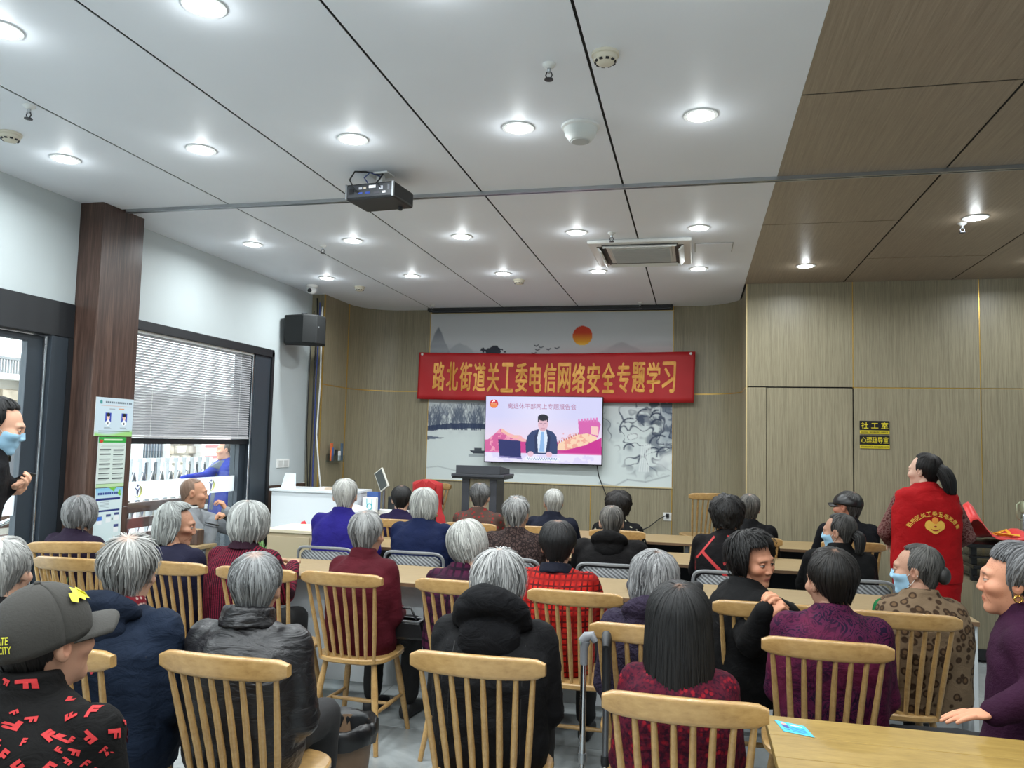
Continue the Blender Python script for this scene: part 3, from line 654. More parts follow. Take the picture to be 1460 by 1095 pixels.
for x, y in ((.1, .46), (.42, .44), (.72, .62), (.72, .42)): pr.rect(x, y, x + .18, y + .04, (60, 70, 120)); pr.rect(x, y + .05, x + .18, y + .13, (220, 224, 226))
pr.rect(.1, .47, .27, .53, (60, 110, 200)); pr.put((np.hypot((pr.U - .85), (pr.V - .97)) < .12), (130, 190, 90)); pr.put((np.abs(pr.U - .66) < .02) * (np.abs(pr.V - .52) < .02), (60, 60, 60))
poster('guide_notice', 4.738, 5.005, .75, 1.18, pr, 'pale blue step-by-step notice, lowest on the column')

# sockets and small wall fittings
def socket(name, loc, facing, w, h, label):
    s_ = empty(name, loc); tag(s_, label, 'socket')
    if facing == 'y': MB().bb(-w / 2, w / 2, -.01, 0, -h / 2, h / 2).build('plate', M_plw, s_, None, .003); MB().bb(-w / 5, w / 5, -.013, -.01, -h / 4, h / 4).build('outlet', mat('plate_grey', S(190, 192, 190), .4), s_)
    else: MB().bb(0, .01, -w / 2, w / 2, -h / 2, h / 2).build('plate', M_plw, s_, None, .003); MB().bb(.01, .013, -w / 2.6, -w / 20, -h / 3, h / 3).build('rocker', mat('plate_grey', S(190, 192, 190), .4), s_); MB().bb(.01, .013, w / 20, w / 2.6, -h / 3, h / 3).build('outlet', mat('plate_grey', S(190, 192, 190), .4), s_)
    return s_
s1 = socket('wall_socket', (-.31, BY, .765), 'y', .09, .09, 'white wall socket with a black plug beside the stage chair')
MB().bb(-.018, .018, -.04, -.01, -.005, .035).build('plug', M_plk, s1, None, .004)
mb = MB().tube([(-.33, BY - .05, .78), (-.4, BY - .05, .74), (-.52, BY - .06, .64), (-.7, BY - .07, .56), (-.85, BY - .07, .5), (-.95, BY - .07, .3), (-1.0, BY - .07, .21)], .006, 6); tag(mb.build('power_cord', M_plk, None, 60), 'black power cord drooping from the stage socket', 'cord')
mb = MB().tube([(-1.12, 9.2, 1.33), (-1.1, 9.23, 1.2), (-1.04, 9.245, 1.05), (-.96, 9.25, .86), (-.9, 9.25, .6), (-.9, 9.25, .22)], .006, 6); tag(mb.build('television_cable', M_plk, None, 60), 'thin black cable hanging below the television', 'cord')
socket('light_switch', (LX, 7.63, 1.29), 'x', .26, .09, 'white switch plate on the white wall beside the window')
# CCTV dome, loudspeaker, hanging cables, pen pocket
cc = empty('security_camera', (-4.02, 7.62, CZ)); tag(cc, 'white dome security camera on the ceiling above the loudspeaker', 'camera')
MB().lathe([(.06, 0), (.06, -.018), (.052, -.03)], (0, 0, 0), 20).build('base', M_plw, cc, 40); MB().ell((0, 0, -.055), (.05, .05, .045), 18, 12).build('ball', M_plw, cc, 180); MB().lathe([(.024, 0), (.022, .006)], (.0, -.047, -.066), 14, Matrix.Rotation(math.radians(100), 3, 'X')).build('lens', M_plk, cc, 40)
sp = empty('loudspeaker', (-4.04, 7.52, 2.55)); tag(sp, 'black wedge-shaped loudspeaker bracketed on the corner wall', 'speaker'); sp.rotation_euler = (0, 0, math.radians(24))
poly = [(-.2, -.06), (-.12, -.16), (.13, -.165), (.2, -.08), (.2, .12), (-.2, .12)]
MB().prism([(-.2, .13), (-.2, -.02), (.0, -.16), (.14, -.15), (.22, -.03), (.22, .13)], lambda u, v, d: (u, v + (.03 if d < .1 else 0), d), 0, .3).build('cabinet', mat('speaker_black', S(22, 25, 26), .75, bmp=.2, bscale=200), sp, None, .012)
MB().bb(-.03, .03, -.02, .18, .3, .33).build('bracket', M_plk, sp); MB().bb(-.02, .02, .13, .26, .28, .32).build('bracket_arm', M_plk, sp)
MB().lathe([(.009, 0), (.008, .004)], (.16, -.133, .17), 10, Matrix.Rotation(math.radians(65), 3, 'Z') @ Matrix.Rotation(math.pi / 2, 3, 'X')).build('badge', M_silver, sp)
for k, (x, mt, nm_) in enumerate(((-4.2, M_plk, 'black'), (-4.175, mat('cable_blue', S(50, 64, 120), .5), 'blue'), (-4.15, M_plw, 'white'), (-4.262, M_plk, 'black'))):
    pts = [(x + .0 + .01 * k, 8.1, 3.15 - .05 * k), (x + .01, 8.11, 2.9), (x + .03 * (k == 2), 8.1, 2.2), (x + .012 * math.sin(k), 8.1, 1.6), (x + (.06 if k == 2 else .01 * k), 8.1, 1.2), (x + (.1 if k == 2 else .015 * k), 8.1, .95)]
    o = MB().tube(pts, .009 if k < 3 else .006, 6).build('hanging_cable', mt, None, 60); tag(o, {0: 'thick black cable beside the blue one behind the loudspeaker', 1: 'dark blue cable hanging down the corner panel', 2: 'white cable curving down the corner panel', 3: 'thin black cable hanging against the white wall corner'}[k], 'cable')
pp = empty('pen_pocket', (-4.04, 8.135, 1.3)); pp.location = (-4.105, 8.45, 1.3); tag(pp, 'clear wall pocket holding remotes and markers on the laminate', 'wall pocket')
MB().bb(.0, .006, -.16, .18, 0, .09).bb(.006, .07, -.16, .18, 0, .005).bb(.064, .07, -.16, .18, 0, .07).build('pocket', thin_glass('acrylic', (.85, .9, .92, 1), .15), pp)
for k, (y, h, c) in enumerate(((-.1, .2, (200, 96, 50)), (-.09, .15, (60, 90, 150)), (.0, .13, (24, 24, 28)), (.07, .11, (220, 220, 220)), (.12, .2, (70, 90, 110)))):
    o = MB().bb(-4.08 + .006 * k, -4.06 + .006 * k, 8.45 + y - .02, 8.45 + y + .02, 1.31, 1.31 + h).build('remote_control' if k in (2, 3) else 'marker_pen', mat('pocket_item%d' % k, S(*c), .5), None, None, .004)
    tag(o, ['orange capped marker in the clear wall pocket', 'blue marker in the clear wall pocket', 'black remote control in the clear wall pocket', 'white remote control in the clear wall pocket', 'grey marker standing in the clear wall pocket'][k], 'remote' if k in (2, 3) else 'marker')

# ================================================================ CEILING FITTINGS
M_lamp = mat('lamp_diffuser', (1, 1, 1, 1), .5, emit=14)
dl = empty('downlight', (0, 0, CZ))
MB().lathe([(.082, 0), (.082, -.006), (.066, -.008), (.066, 0)], (0, 0, 0), 28).build('trim_ring', M_plw, dl, 40); MB().lathe([(.064, -.004), (.064, -.007), (.03, -.0085)], (0, 0, 0), 24).build('diffuser', M_lamp, dl, 60)
ld = bpy.data.lights.new('downlight_lamp', 'AREA'); ld.shape = 'DISK'; ld.size = .12; ld.energy = LAMP_W; ld.color = LAMP_COL; ld.spread = math.radians(165)
lh = bpy.data.lights.new('downlight_glow', 'POINT'); lh.energy = .6; lh.color = LAMP_COL; lh.shadow_soft_size = .03      # the diffuser stands a little proud and spills light along the ceiling
XS = [-3.68, -2.762, -1.827, -.905, .012, .937, 1.866, 2.8, 3.75]; YS = [-1.5, -.1, 1.2, 2.52, 3.853, 5.9, 7.283]
first = True
for yi, y in enumerate(YS):
    for xi, x in enumerate(XS):
        if xi >= 5 and not ((xi in (5, 7)) and y in (7.283, 2.52, -.1) or (xi in (6, 8)) and y in (5.9, 1.2)): continue
        if first: o = dl; first = False
        else: o = copy_tree(dl)
        o.location = (x, y, CZ)
        on_wood = xi >= 5
        row = {-1.5: 'fifth row', -.1: 'fourth row', 1.2: 'third row', 2.52: 'second row', 3.853: 'row just'}.get(y, '') + ' before the partition track' if y < 4.85 else {5.9: 'row just beyond the partition track', 7.283: 'row nearest the mural'}[y]
        nth = ('first', 'second', 'third', 'fourth', 'fifth')[xi if xi < 5 else xi - 5]
        tag(o, ('downlight in the %s laminate strip, %s' if on_wood else 'downlight in the %s white strip from the windows, %s') % (nth, row), 'downlight', 'downlights in the laminate ceiling' if on_wood else 'downlights in the white ceiling')
        l = bpy.data.objects.new('downlight_lamp', ld); COL.objects.link(l); l.parent = o; l.location = (0, 0, -.012)
        l = bpy.data.objects.new('downlight_glow', lh); COL.objects.link(l); l.parent = o; l.location = (0, 0, -.045)
spk = empty('sprinkler_head'); MB().lathe([(.03, 0), (.028, -.008), (.012, -.02)], (0, 0, 0), 14).build('escutcheon', M_plw, spk, 40)
MB().lathe([(.009, -.018), (.009, -.035), (.005, -.04)], (0, 0, 0), 10).build('stem', M_silver, spk, 40); MB().tube([(-.009, 0, -.035), (-.014, 0, -.05), (-.006, 0, -.066)], .003, 6).tube([(.009, 0, -.035), (.014, 0, -.05), (.006, 0, -.066)], .003, 6).build('yoke', M_dgrey, spk, 60); MB().lathe([(.02, -.066), (.02, -.07), (.006, -.072)], (0, 0, 0), 12).build('deflector', M_dgrey, spk, 40)
for k, (x, y) in enumerate(((-.625, 3.21), (-3.264, 3.17), (-3.09, 6.02), (-3.11, 8.93), (-.642, 5.96), (1.825, 6.04), (-.63, 8.97))):
    o = spk if k == 0 else copy_tree(spk); o.location = (x, y, CZ)
    tag(o, ['pendent fire sprinkler beside the smoke detector and dome', 'pendent fire sprinkler near the white wall above the door', 'pendent fire sprinkler between downlights near the column', 'pendent fire sprinkler at the mural corner by the screen casing', 'pendent fire sprinkler beside the air conditioner', 'pendent fire sprinkler on the brown laminate ceiling', 'pendent fire sprinkler in front of the screen casing'][k], 'sprinkler', 'fire sprinklers')
smk = empty('smoke_detector'); MB().lathe([(.058, 0), (.058, -.012), (.05, -.014)], (0, 0, 0), 22).build('base', mat('cream_plastic', S(214, 208, 190), .5), smk, 40); MB().lathe([(.05, -.014), (.05, -.03), (.03, -.046), (.012, -.05)], (0, 0, 0), 22).build('cover', mat('cream_plastic', S(214, 208, 190), .5), smk, 40)
for a in range(10): MB().box((.041 * math.cos(a * .628), .041 * math.sin(a * .628), -.037), (.014, .008, .008), Matrix.Rotation(a * .628 + math.pi / 2, 3, 'Z')).build('vent', M_plk, smk)
for k, (x, y) in enumerate(((-.378, 3.16), (-3.675, 3.46), (-3.533, 7.76), (-1.74, 7.6))):
    o = smk if k == 0 else copy_tree(smk); o.location = (x, y, CZ)
    tag(o, ['cream smoke detector next to the ceiling joint and sprinkler', 'smoke detector on the ceiling near the white wall', 'small smoke detector on the ceiling near the loudspeaker', 'smoke detector on the ceiling before the mural'][k], 'smoke detector', 'smoke detectors')
ds = empty('ceiling_speaker', (-.586, 3.89, CZ)); tag(ds, 'white bowl-shaped ceiling speaker below the white strip', 'speaker')
MB().lathe([(.098, 0), (.098, -.01), (.09, -.016)], (0, 0, 0), 28).build('flange', M_plw, ds, 40); MB().lathe([(.088, -.014), (.078, -.05), (.056, -.078), (.052, -.08)], (0, 0, 0), 28).build('bowl', mat('bowl_grey', S(206, 210, 208), .5), ds, 40); MB().lathe([(.05, -.079), (.045, -.084), (.01, -.086)], (0, 0, 0), 24).build('grille', mat('grille_grey', S(186, 190, 190), .6), ds, 40)
# projector
pj = empty('projector', (-1.9, 4.42, CZ)); pj.rotation_euler = (0, 0, math.radians(-6)); tag(pj, 'black ceiling projector with rear connectors on a white mount', 'projector')
MB().bb(-.07, .07, -.05, .05, -.008, 0).build('mount_plate', M_plw, pj); MB().bb(-.02, .02, -.018, .018, -.085, -.005).build('mount_post', M_plw, pj); MB().bb(-.05, .05, -.04, .04, -.092, -.082).build('mount_foot', M_silver, pj)
body = MB().bb(-.165, .165, -.13, .13, -.19, -.092).build('body', mat('projector_black', S(26, 28, 32), .4), pj, None, .014, 3)
MB().bb(-.15, .15, -.134, -.128, -.178, -.105).build('connector_panel', mat('panel_grey', S(52, 54, 58), .4), pj)
for k, (x, z, w, h, c) in enumerate(((-.12, -.14, .03, .034, (20, 20, 24)), (-.06, -.125, .02, .012, (180, 180, 190)), (-.03, -.125, .016, .012, (190, 180, 160)), (.02, -.12, .045, .016, (220, 222, 226)), (.08, -.13, .022, .02, (170, 172, 180)), (-.06, -.155, .03, .01, (60, 80, 150)), (-.01, -.155, .03, .012, (40, 60, 130)), (.05, -.158, .035, .014, (60, 60, 66)), (.1, -.158, .02, .012, (200, 200, 204)), (.13, -.13, .014, .03, (90, 92, 98)))):
    MB().bb(x - w / 2, x + w / 2, -.137, -.133, z - h / 2, z + h / 2).build('port', mat('port%d' % k, S(*c), .4), pj)
for s in (-1, 1): MB().bb(s * .157 - .006, s * .157 + .006, -.137, -.12, -.186, -.096).build('silver_edge', M_silver, pj)
MB().lathe([(.035, 0), (.035, .03), (.028, .034)], (.08, .125, -.14), 18, Matrix.Rotation(-math.pi / 2, 3, 'X')).build('lens', M_plk, pj, 40); MB().lathe([(.014, 0), (.012, -.018)], (.1, .08, -.19), 12).build('foot', M_plk, pj, 40)
MB().tube([(.02, -.02, -.01), (-.05, -.06, .0), (-.1, -.14, -.02), (-.115, -.17, -.08), (-.09, -.16, -.13), (-.07, -.138, -.15)], .005, 6).build('cable', M_plk, pj, 60); MB().tube([(.01, -.02, -.02), (-.02, -.1, -.02), (-.04, -.13, -.06), (-.02, -.12, -.09)], .004, 6).build('cable', mat('cable_blue', S(50, 64, 120), .5), pj, 60); MB().tube([(.03, -.03, -.01), (.035, -.08, -.06), (.05, -.14, -.1), (.08, -.14, -.13)], .005, 6).build('cable', M_plk, pj, 60)
# cassette air conditioner
ac = empty('air_conditioner', (-.45, 6.56, CZ)); tag(ac, 'white ceiling cassette air conditioner with open side louvres', 'air conditioner')
MB().bb(-.41, .41, -.41, .41, -.03, 0).build('body', M_plw, ac, None, .012); MB().bb(-.25, .25, -.25, .25, -.04, -.03).build('grille_frame', mat('bowl_grey', S(206, 210, 208), .5), ac, None, .004)
for k in range(14): MB().bb(-.23, .23, -.225 + k * .0345, -.21 + k * .0345, -.046, -.04).build('grille_slat', mat('grille_grey', S(186, 190, 190), .6), ac)
for s in (-1, 1):
    MB().bb(s * .31 - .035, s * .31 + .035, -.3, .3, -.034, -.0295).build('outlet', mat('vent_dark', S(60, 56, 50), .6), ac); MB().box((s * .325, 0, -.05), (.012, .56, .05), Matrix.Rotation(s * .7, 3, 'Y')).build('louvre', M_plw, ac)
    MB().bb(-.3, .3, s * .32 - .025, s * .32 + .025, -.034, -.0295).build('outlet', mat('vent_dark', S(60, 56, 50), .6), ac); MB().box((0, s * .335, -.042), (.58, .04, .008), Matrix.Rotation(-s * .6, 3, 'X')).build('louvre', M_plw, ac)
hp = empty('access_hatch', (.13, 6.51, CZ)); tag(hp, 'square white access hatch in the ceiling beside the air conditioner', 'hatch'); MB().bb(-.15, .15, -.15, .15, -.004, 0).build('frame', mat('hatch_edge', S(150, 150, 148), .5), hp); MB().bb(-.143, .143, -.143, .143, -.007, -.003).build('panel', M_ceil, hp)

# ================================================================ FURNITURE
def make_chair(seat_depth=.42):
    t = empty('wooden_chair')
    n = 17; rg = []
    for i in range(n):
        u = -1 + 2 * i / (n - 1); x = u * .222; y = -.262 - .034 * (1 - u * u); e = (1 - abs(u) ** 14); zt = .9 + .006 * (1 - u * u) - .014 * (1 - e) ; zb = .838 - .004 * (1 - u * u) + .012 * (1 - e); th = .0145
        ring = []
        for a in range(12):
            w = 2 * math.pi * (a + .5) / 12; cz = math.copysign(abs(math.sin(w)) ** .3, math.sin(w)); cy = math.copysign(abs(math.cos(w)) ** .3, math.cos(w))
            zc = (zt + zb) / 2; ring.append((x, y + th * cy - .1 * (zc + cz * (zt - zb) / 2 - .868), zc + cz * (zt - zb) / 2))
        rg.append(ring)
    MB().rings(rg).build('top_rail', M_chair, t, 50)
    for k in range(8):
        u = -1 + 2 * k / 7; xt = u * .185; yt = -.262 - .034 * (1 - (u * .83) ** 2); xb = u * .148; yb = -.165 - .012 * (1 - u * u)
        P_ = [(xb, yb, .44), (xb + (xt - xb) * .35, yb + (yt - yb) * .3, .58), (xb + (xt - xb) * .7, yb + (yt - yb) * .66, .72), (xt, yt, .85)]
        MB().tube(P_, [.0085, .0115, .0105, .0085], 8).build('spindle', M_chair, t, 60)
    rg = []
    for zz, k in ((.428, .94), (.436, 1.0), (.452, 1.0), (.458, .97)):
        ring = []
        for a in range(28):
            w = 2 * math.pi * a / 28; c, s = math.cos(w), math.sin(w)
            ring.append((.205 * k * math.copysign(abs(c) ** .6, c) * (1 - .06 * (s < 0) * abs(s)), .2 * k * math.copysign(abs(s) ** .6, s), zz))
        rg.append(ring)
    MB().rings(rg).build('seat', M_chair, t, 40)
    feet = {}
    for sx in (-1, 1):
        for sy in (-1, 1):
            a = Vector((sx * .135, sy * .135, .43)); b = Vector((sx * .195, sy * .205, 0)); feet[sx, sy] = (a, b)
            MB().tube([a, a.lerp(b, .35), b], [.014, .018, .0125], 10).build('leg', M_chair, t, 60)
    mid = {}
    for sx in (-1, 1):
        p = feet[sx, -1][0].lerp(feet[sx, -1][1], .55); q = feet[sx, 1][0].lerp(feet[sx, 1][1], .55); mid[sx] = (p + q) / 2
        MB().tube([p, mid[sx], q], [.008, .0125, .008], 8).build('stretcher', M_chair, t, 60)
    MB().tube([mid[-1], (mid[-1] + mid[1]) / 2, mid[1]], [.008, .0125, .008], 8).build('stretcher', M_chair, t, 60)
    return t
CH0 = make_chair(); _used = [False]
def chair(x, yrail, rz, label, z=0, group='blond spindle-back chairs'):
    o = CH0 if not _used[0] else copy_tree(CH0); _used[0] = True
    rz = math.radians(rz); o.location = (x - math.sin(rz) * .28, yrail + math.cos(rz) * .28, z); o.rotation_euler = (0, 0, rz); tag(o, label, 'chair', group); return o
chair(-1.42, 2.215, 0, 'blond spindle-back chair behind the short grey-haired person in black leather-look jacket')
chair(-.675, 2.465, 1, 'blond spindle-back chair behind the white-haired person in black hooded coat')
chair(-.027, 2.235, 0, 'blond spindle-back chair behind the woman with long black hair')
chair(.46, 3.04, -1, 'blond spindle-back chair behind the person in purple brocade jacket')
chair(.86, 3.66, -1, 'blond spindle-back chair behind the woman in leopard vest')
chair(.3, 3.68, 2, 'blond spindle-back chair of the black-coated woman turning round')
chair(-.17, 3.06, -1, 'blond spindle-back chair with a black cane hooked by it')
chair(-.54, 3.65, -1, 'blond spindle-back chair behind the red plaid jacket')
chair(-1.12, 3.72, -2, 'blond spindle-back chair behind the purple plaid jacket')
chair(-1.735, 3.715, -2, 'blond spindle-back chair behind the maroon coat, its seat showing')
chair(-2.2, 3.69, 1, 'blond spindle-back chair behind the maroon striped jacket')
chair(-2.72, 3.7, 1, 'blond spindle-back chair behind the old lady in navy')
chair(-3.26, 3.62, 2, 'empty blond spindle-back chair near the glazed door')
chair(-3.74, 4.12, 22, 'blond spindle-back chair behind the woman in dark purple by the column')
chair(-1.98, 2.14, 0, 'blond spindle-back chair behind the dark blue denim jacket')
chair(-2.5, 2.12, 0, 'blond spindle-back chair under the white-haired person by the door side')
chair(-1.42, 1.27, 0, 'blond spindle-back chair under the man in printed black jacket')
chair(1.42, 2.98, 95, 'blond spindle-back chair under the woman in plum sweater')
for x, lb in ((-2.45, 'wooden chair behind the dark-haired woman near the cluttered desk'), (-1.81, 'wooden chair behind the woman in red-dotted brown jacket'), (-1.17, 'wooden chair behind the white-haired man in navy padded jacket'), (-.6, 'wooden chair behind the curly-haired woman in dotted black top'), (.42, 'wooden chair behind the man in black suit'), (1.14, 'wooden chair behind the man in black leather cap')):
    chair(x, 6.3, 0, 'blond ' + lb)
chair(.15, 8.34, 20, 'empty blond spindle-back chair standing on the stage corner', .2)
chair(-2.8, 8.35, 180 - 20, 'blond chair on the stage under the draped red coat', .2)

# office chairs with slotted plastic backs
M_mesh, N, L, P = newmat('slotted_grey_back'); nt = M_mesh.node_tree
wv = N.new('ShaderNodeTexWave'); wv.wave_type = 'BANDS'; wv.bands_direction = 'X'; wv.inputs['Scale'].default_value = 16; L.new(coords(nt, (1, 0, 1), (0, math.radians(52), 0)), wv.inputs['Vector'])
L.new(ramp(nt, wv.outputs['Fac'], [(.4, S(70, 72, 74)), (.6, S(132, 134, 136))]), P.inputs['Base Color']); P.inputs['Roughness'].default_value = .5; L.new(bump(nt, wv.outputs['Fac'], .5, .004), P.inputs['Normal'])
def make_office():
    t = empty('stacking_chair')
    def back(th, w, h, inset, y): # curved rounded panel
        rg = []
        for i in range(13):
            u = -1 + i / 6; x = u * (w - inset); row = []
            cz = max(0, (abs(u) - .86) / .14) ** 2 * .03
            for v in (0, .33, .66, 1): z = .5 + inset + cz * (v < .1) + (h - 2 * inset - (cz if v > .9 else 0)) * v; row.append((x, y - .03 * (1 - u * u) - .12 * (z - .5), z))
            rg.append(row)
        mb = MB().sheet(rg); return mb
    p = back(0, .21, .31, .02, -.19).build('back_panel', M_mesh, t, 180); md = p.modifiers.new('t', 'SOLIDIFY'); md.thickness = .008
    ou = []
    for i in range(41):
        a = 2 * math.pi * i / 40; c, s = math.cos(a), math.sin(a); x = .212 * math.copysign(abs(c) ** .3, c); z = .655 + .16 * math.copysign(abs(s) ** .3, s); ou.append((x, -.192 - .03 * (1 - (x / .212) ** 2) - .12 * (z - .5), z))
    MB().tube(ou, .011, 6, False).build('back_frame', M_grey, t, 60)
    rg = []
    for zz, k in ((.42, .93), (.435, 1), (.455, 1), (.465, .94)):
        rg.append([(.215 * k * math.copysign(abs(math.cos(w)) ** .5, math.cos(w)), .21 * k * math.copysign(abs(math.sin(w)) ** .5, math.sin(w)), zz) for w in np.linspace(0, 2 * math.pi, 24, endpoint=False)])
    MB().rings(rg).build('seat', M_plk, t, 40)
    for s in (-1, 1):
        MB().tube([(s * .2, -.23, .72), (s * .215, -.2, .5), (s * .22, -.15, .43), (s * .22, .15, .42), (s * .23, .2, .38), (s * .235, .22, 0)], .011, 8).build('side_frame', M_silver, t, 60)
        MB().tube([(s * .22, -.08, .42), (s * .23, -.2, .2), (s * .235, -.24, 0)], .011, 8).build('leg', M_silver, t, 60)
    return t
OF0 = make_office()
for k, (x, yb, lb) in enumerate(((-2.5, 5.1, 'grey slotted-back chair behind the white-haired man in royal blue'), (-1.86, 5.12, 'grey slotted-back chair behind the navy suit'), (-1.2, 5.1, 'grey slotted-back chair behind the brown lace jacket'), (-.53, 5.1, 'grey slotted-back chair behind the short-haired man in black hooded jacket'), (.2, 5.08, 'grey slotted-back chair behind the black jacket with red bands'), (.93, 5.06, 'grey slotted-back chair behind the masked woman with tied-back hair'))):
    o = OF0 if k == 0 else copy_tree(OF0); o.location = (x, yb + .23, 0); tag(o, lb, 'chair', 'grey slotted-back chairs')

# long tables in three rows
def table(name, x0, x1, y0, y1, label, group, white):
    t = empty(name, ((x0 + x1) / 2, (y0 + y1) / 2, 0)); hx = (x1 - x0) / 2; hy = (y1 - y0) / 2; tag(t, label, 'table', group)
    MB().bb(-hx + .0015, hx - .0015, -hy, hy, .727, .75).build('tabletop', M_table, t, None, .003); MB().bb(-hx + .003, hx - .003, -hy - .001, -hy + .002, .727, .748).build('edge_band', mat('brown_edge', S(112, 86, 62), .5), t)
    if white:
        for s in (-1, 1): MB().bb(s * (hx - .015) - .012, s * (hx - .015) + .012, -hy + .03, hy - .03, .0, .727).build('end_panel', M_lam, t, None, .003)
        MB().bb(-hx + .03, hx - .03, -hy + .2, -hy + .22, .1, .727).build('modesty_panel', M_lam, t)
    else:
        for s in (-1, 1):
            for yy in (-hy + .06, hy - .06): MB().bb(s * (hx - .05) - .02, s * (hx - .05) + .02, yy - .02, yy + .02, 0, .727).build('leg', M_silver, t, None, .004)
            MB().bb(s * (hx - .05) - .015, s * (hx - .05) + .015, -hy + .06, hy - .06, .68, .72).build('crossbar', M_silver, t)
        MB().bb(-hx + .08, hx - .08, hy - .08, hy - .06, .4, .727).build('modesty_panel', M_dgrey, t)
for r, (y0, xs, nm_, wh) in enumerate(((4.37, (-2.83, -1.43, -.03, 1.37), 'third', True), (5.73, (-2.82, -1.64, -.24, 1.16), 'second', False), (6.95, (-2.82, -1.42, -.02, 1.38), 'first', False))):
    for k in range(3):
        table('long_table', xs[k], xs[k + 1], y0, y0 + .6, 'pale wood long table in the %s row from the stage, %s' % (nm_, ['nearest the window', 'middle of its row', 'farthest from the window'][k]), 'long tables in rows', wh)
# front table with honey top and a blue sticker
ft = empty('rubberwood_table', (1.1, 2.25, 0)); tag(ft, 'honey-coloured wooden table with a small blue sticker', 'table')
for k in range(7): MB().bb(-.885, .9, -.8 + k * .17 + .0006, -.8 + (k + 1) * .17 - .0006, .72, .75).build('top_board', M_bigtable, ft, None, .0025)
MB().bb(-.8, .8, -.75, .33, .64, .72).build('apron', M_bigtable, ft)
for sx in (-1, 1):
    for yy in (-.72, .3): MB().bb(sx * .8 - .03, sx * .8 + .03, yy - .03, yy + .03, 0, .72).build('leg', M_bigtable, ft, None, .004)
pr = Print(44, 34, (60, 170, 206)); pr.rect(.05, .05, .95, .95, (110, 200, 226)); pr.rect(.08, .08, .92, .92, (64, 174, 210)); pr.ell(.25, .42, .12, .2, (70, 80, 140)); pr.ell(.25, .22, .09, .1, (226, 150, 140)); pr.rect(.45, .18, .85, .26, (220, 240, 246))
for k in range(4): pr.rect(.36, .42 + k * .12, .88, .48 + k * .12, (40, 90, 150)); pr.rect(.1, .72, .3, .76, (30, 60, 120))
stk = pr.build('blue_sticker', M_col, (.2395, 2.595, .7512), (.083, -.028, 0), (.018, -.092, 0)); tag(stk, 'small blue printed sticker on the honey wooden table', 'sticker')
# small table by the window and planter
sm_ = empty('small_table', (-3.76, 5.22, 0)); tag(sm_, 'small pale wood table beside the window man', 'table')
MB().bb(-.2, .2, -.2, .2, .725, .75).build('tabletop', M_table, sm_, None, .003)
for sx in (-1, 1):
    for sy in (-1, 1): MB().bb(sx * .16 - .018, sx * .16 + .018, sy * .16 - .018, sy * .16 + .018, 0, .725).build('leg', M_chair, sm_, None, .003)
bs = empty('wooden_cube', (-3.66, 5.3, .75)); tag(bs, 'small brown wooden block under the man\'s raised hand', 'block'); MB().bb(-.04, .04, -.04, .04, 0, .11).build('block_body', M_walnut, bs, None, .004); MB().bb(-.032, .032, -.032, .032, .11, .114).build('block_top', M_chair, bs)
# beige cabinet, reception counter, desk
bc = empty('beige_cabinet', (-3.15, 6.0, 0)); tag(bc, 'low beige cabinet beside the shopping bags', 'cabinet'); M_beige = mat('beige_laminate', S(186, 170, 140), .5)
MB().bb(-.2, .2, -.22, .2, .04, .81).build('body', M_beige, bc, None, .004); MB().bb(-.215, .215, -.24, .21, .81, .835).build('top', mat('beige_top', S(214, 202, 176), .45), bc, None, .003); MB().bb(-.18, .18, -.235, -.22, .08, .78).build('door', M_beige, bc, None, .003); MB().bb(.12, .15, -.25, -.235, .42, .5).build('handle', M_silver, bc); MB().bb(-.18, .18, -.2, .18, 0, .04).build('plinth', M_dgrey, bc)
rc = empty('reception_counter', (-3.7, 7.2, 0)); tag(rc, 'white laminate reception counter below the white wall', 'counter')
MB().bb(-.43, .45, -.02, .0, 0, 1.03).build('front_panel', M_lam, rc); MB().bb(-.44, .46, -.05, .42, 1.03, 1.055).build('countertop', M_lam, rc, None, .003); MB().bb(-.43, -.41, 0, .4, 0, 1.03).build('side_panel', M_lam, rc); MB().bb(.43, .45, 0, .4, 0, 1.03).build('side_panel', M_lam, rc); MB().bb(-.4, .42, .05, .4, .68, .7).build('shelf', M_lam, rc)
dk = empty('office_desk', (-2.9, 7.35, 0)); tag(dk, 'pale desk cluttered with papers beside the reception counter', 'desk')
MB().bb(-.34, .35, -.22, .35, .8, .825).build('desktop', M_table, dk, None, .003); MB().bb(-.33, .34, .3, .32, .1, .8).build('back_panel', M_dgrey, dk)
for sx in (-.3, .31): MB().bb(sx - .02, sx + .02, -.2, .3, 0, .8).build('leg', M_silver, dk)
def at(o, *a, **k): return tag(o, *a, **k)
ah = MB().prism([(0, 0), (.16, 0), (.13, .15), (.02, .15)], lambda u, v, d: (-4.09 + u + d, 7.28 + v * .3 + d * .2, 1.055 + v), 0, .006).build('document_stand', mat('milky_acrylic', S(214, 224, 230), .2)); at(ah, 'clear acrylic document stand on the white counter', 'document stand')
at(MB().bb(-3.56, -3.36, 7.42, 7.46, 1.06, 1.15).bb(-3.5, -3.42, 7.4, 7.48, 1.056, 1.062).build('black_monitor', M_plk, None, None, .004), 'black monitor top edge behind the counter', 'monitor')
for k, (x, y, c) in enumerate(((-3.58, 7.3, (226, 228, 230)), (-3.5, 7.25, (190, 170, 150)))): at(MB().box((x, y, 1.068 + .0 * k), (.15, .1, .025), Matrix.Rotation(.2 * k, 3, 'Z')).build('paper_stack' if k == 0 else 'tissue_box', mat('counter_item%d' % k, S(*c), .6), None, None, .003), ['white paper stack on the counter by the black monitor', 'small tan box on the counter edge'][k], 'papers' if k == 0 else 'box')
tm = empty('tablet_monitor', (-3.12, 7.62, .825)); tag(tm, 'silver framed desk monitor tilted on its stand', 'monitor')
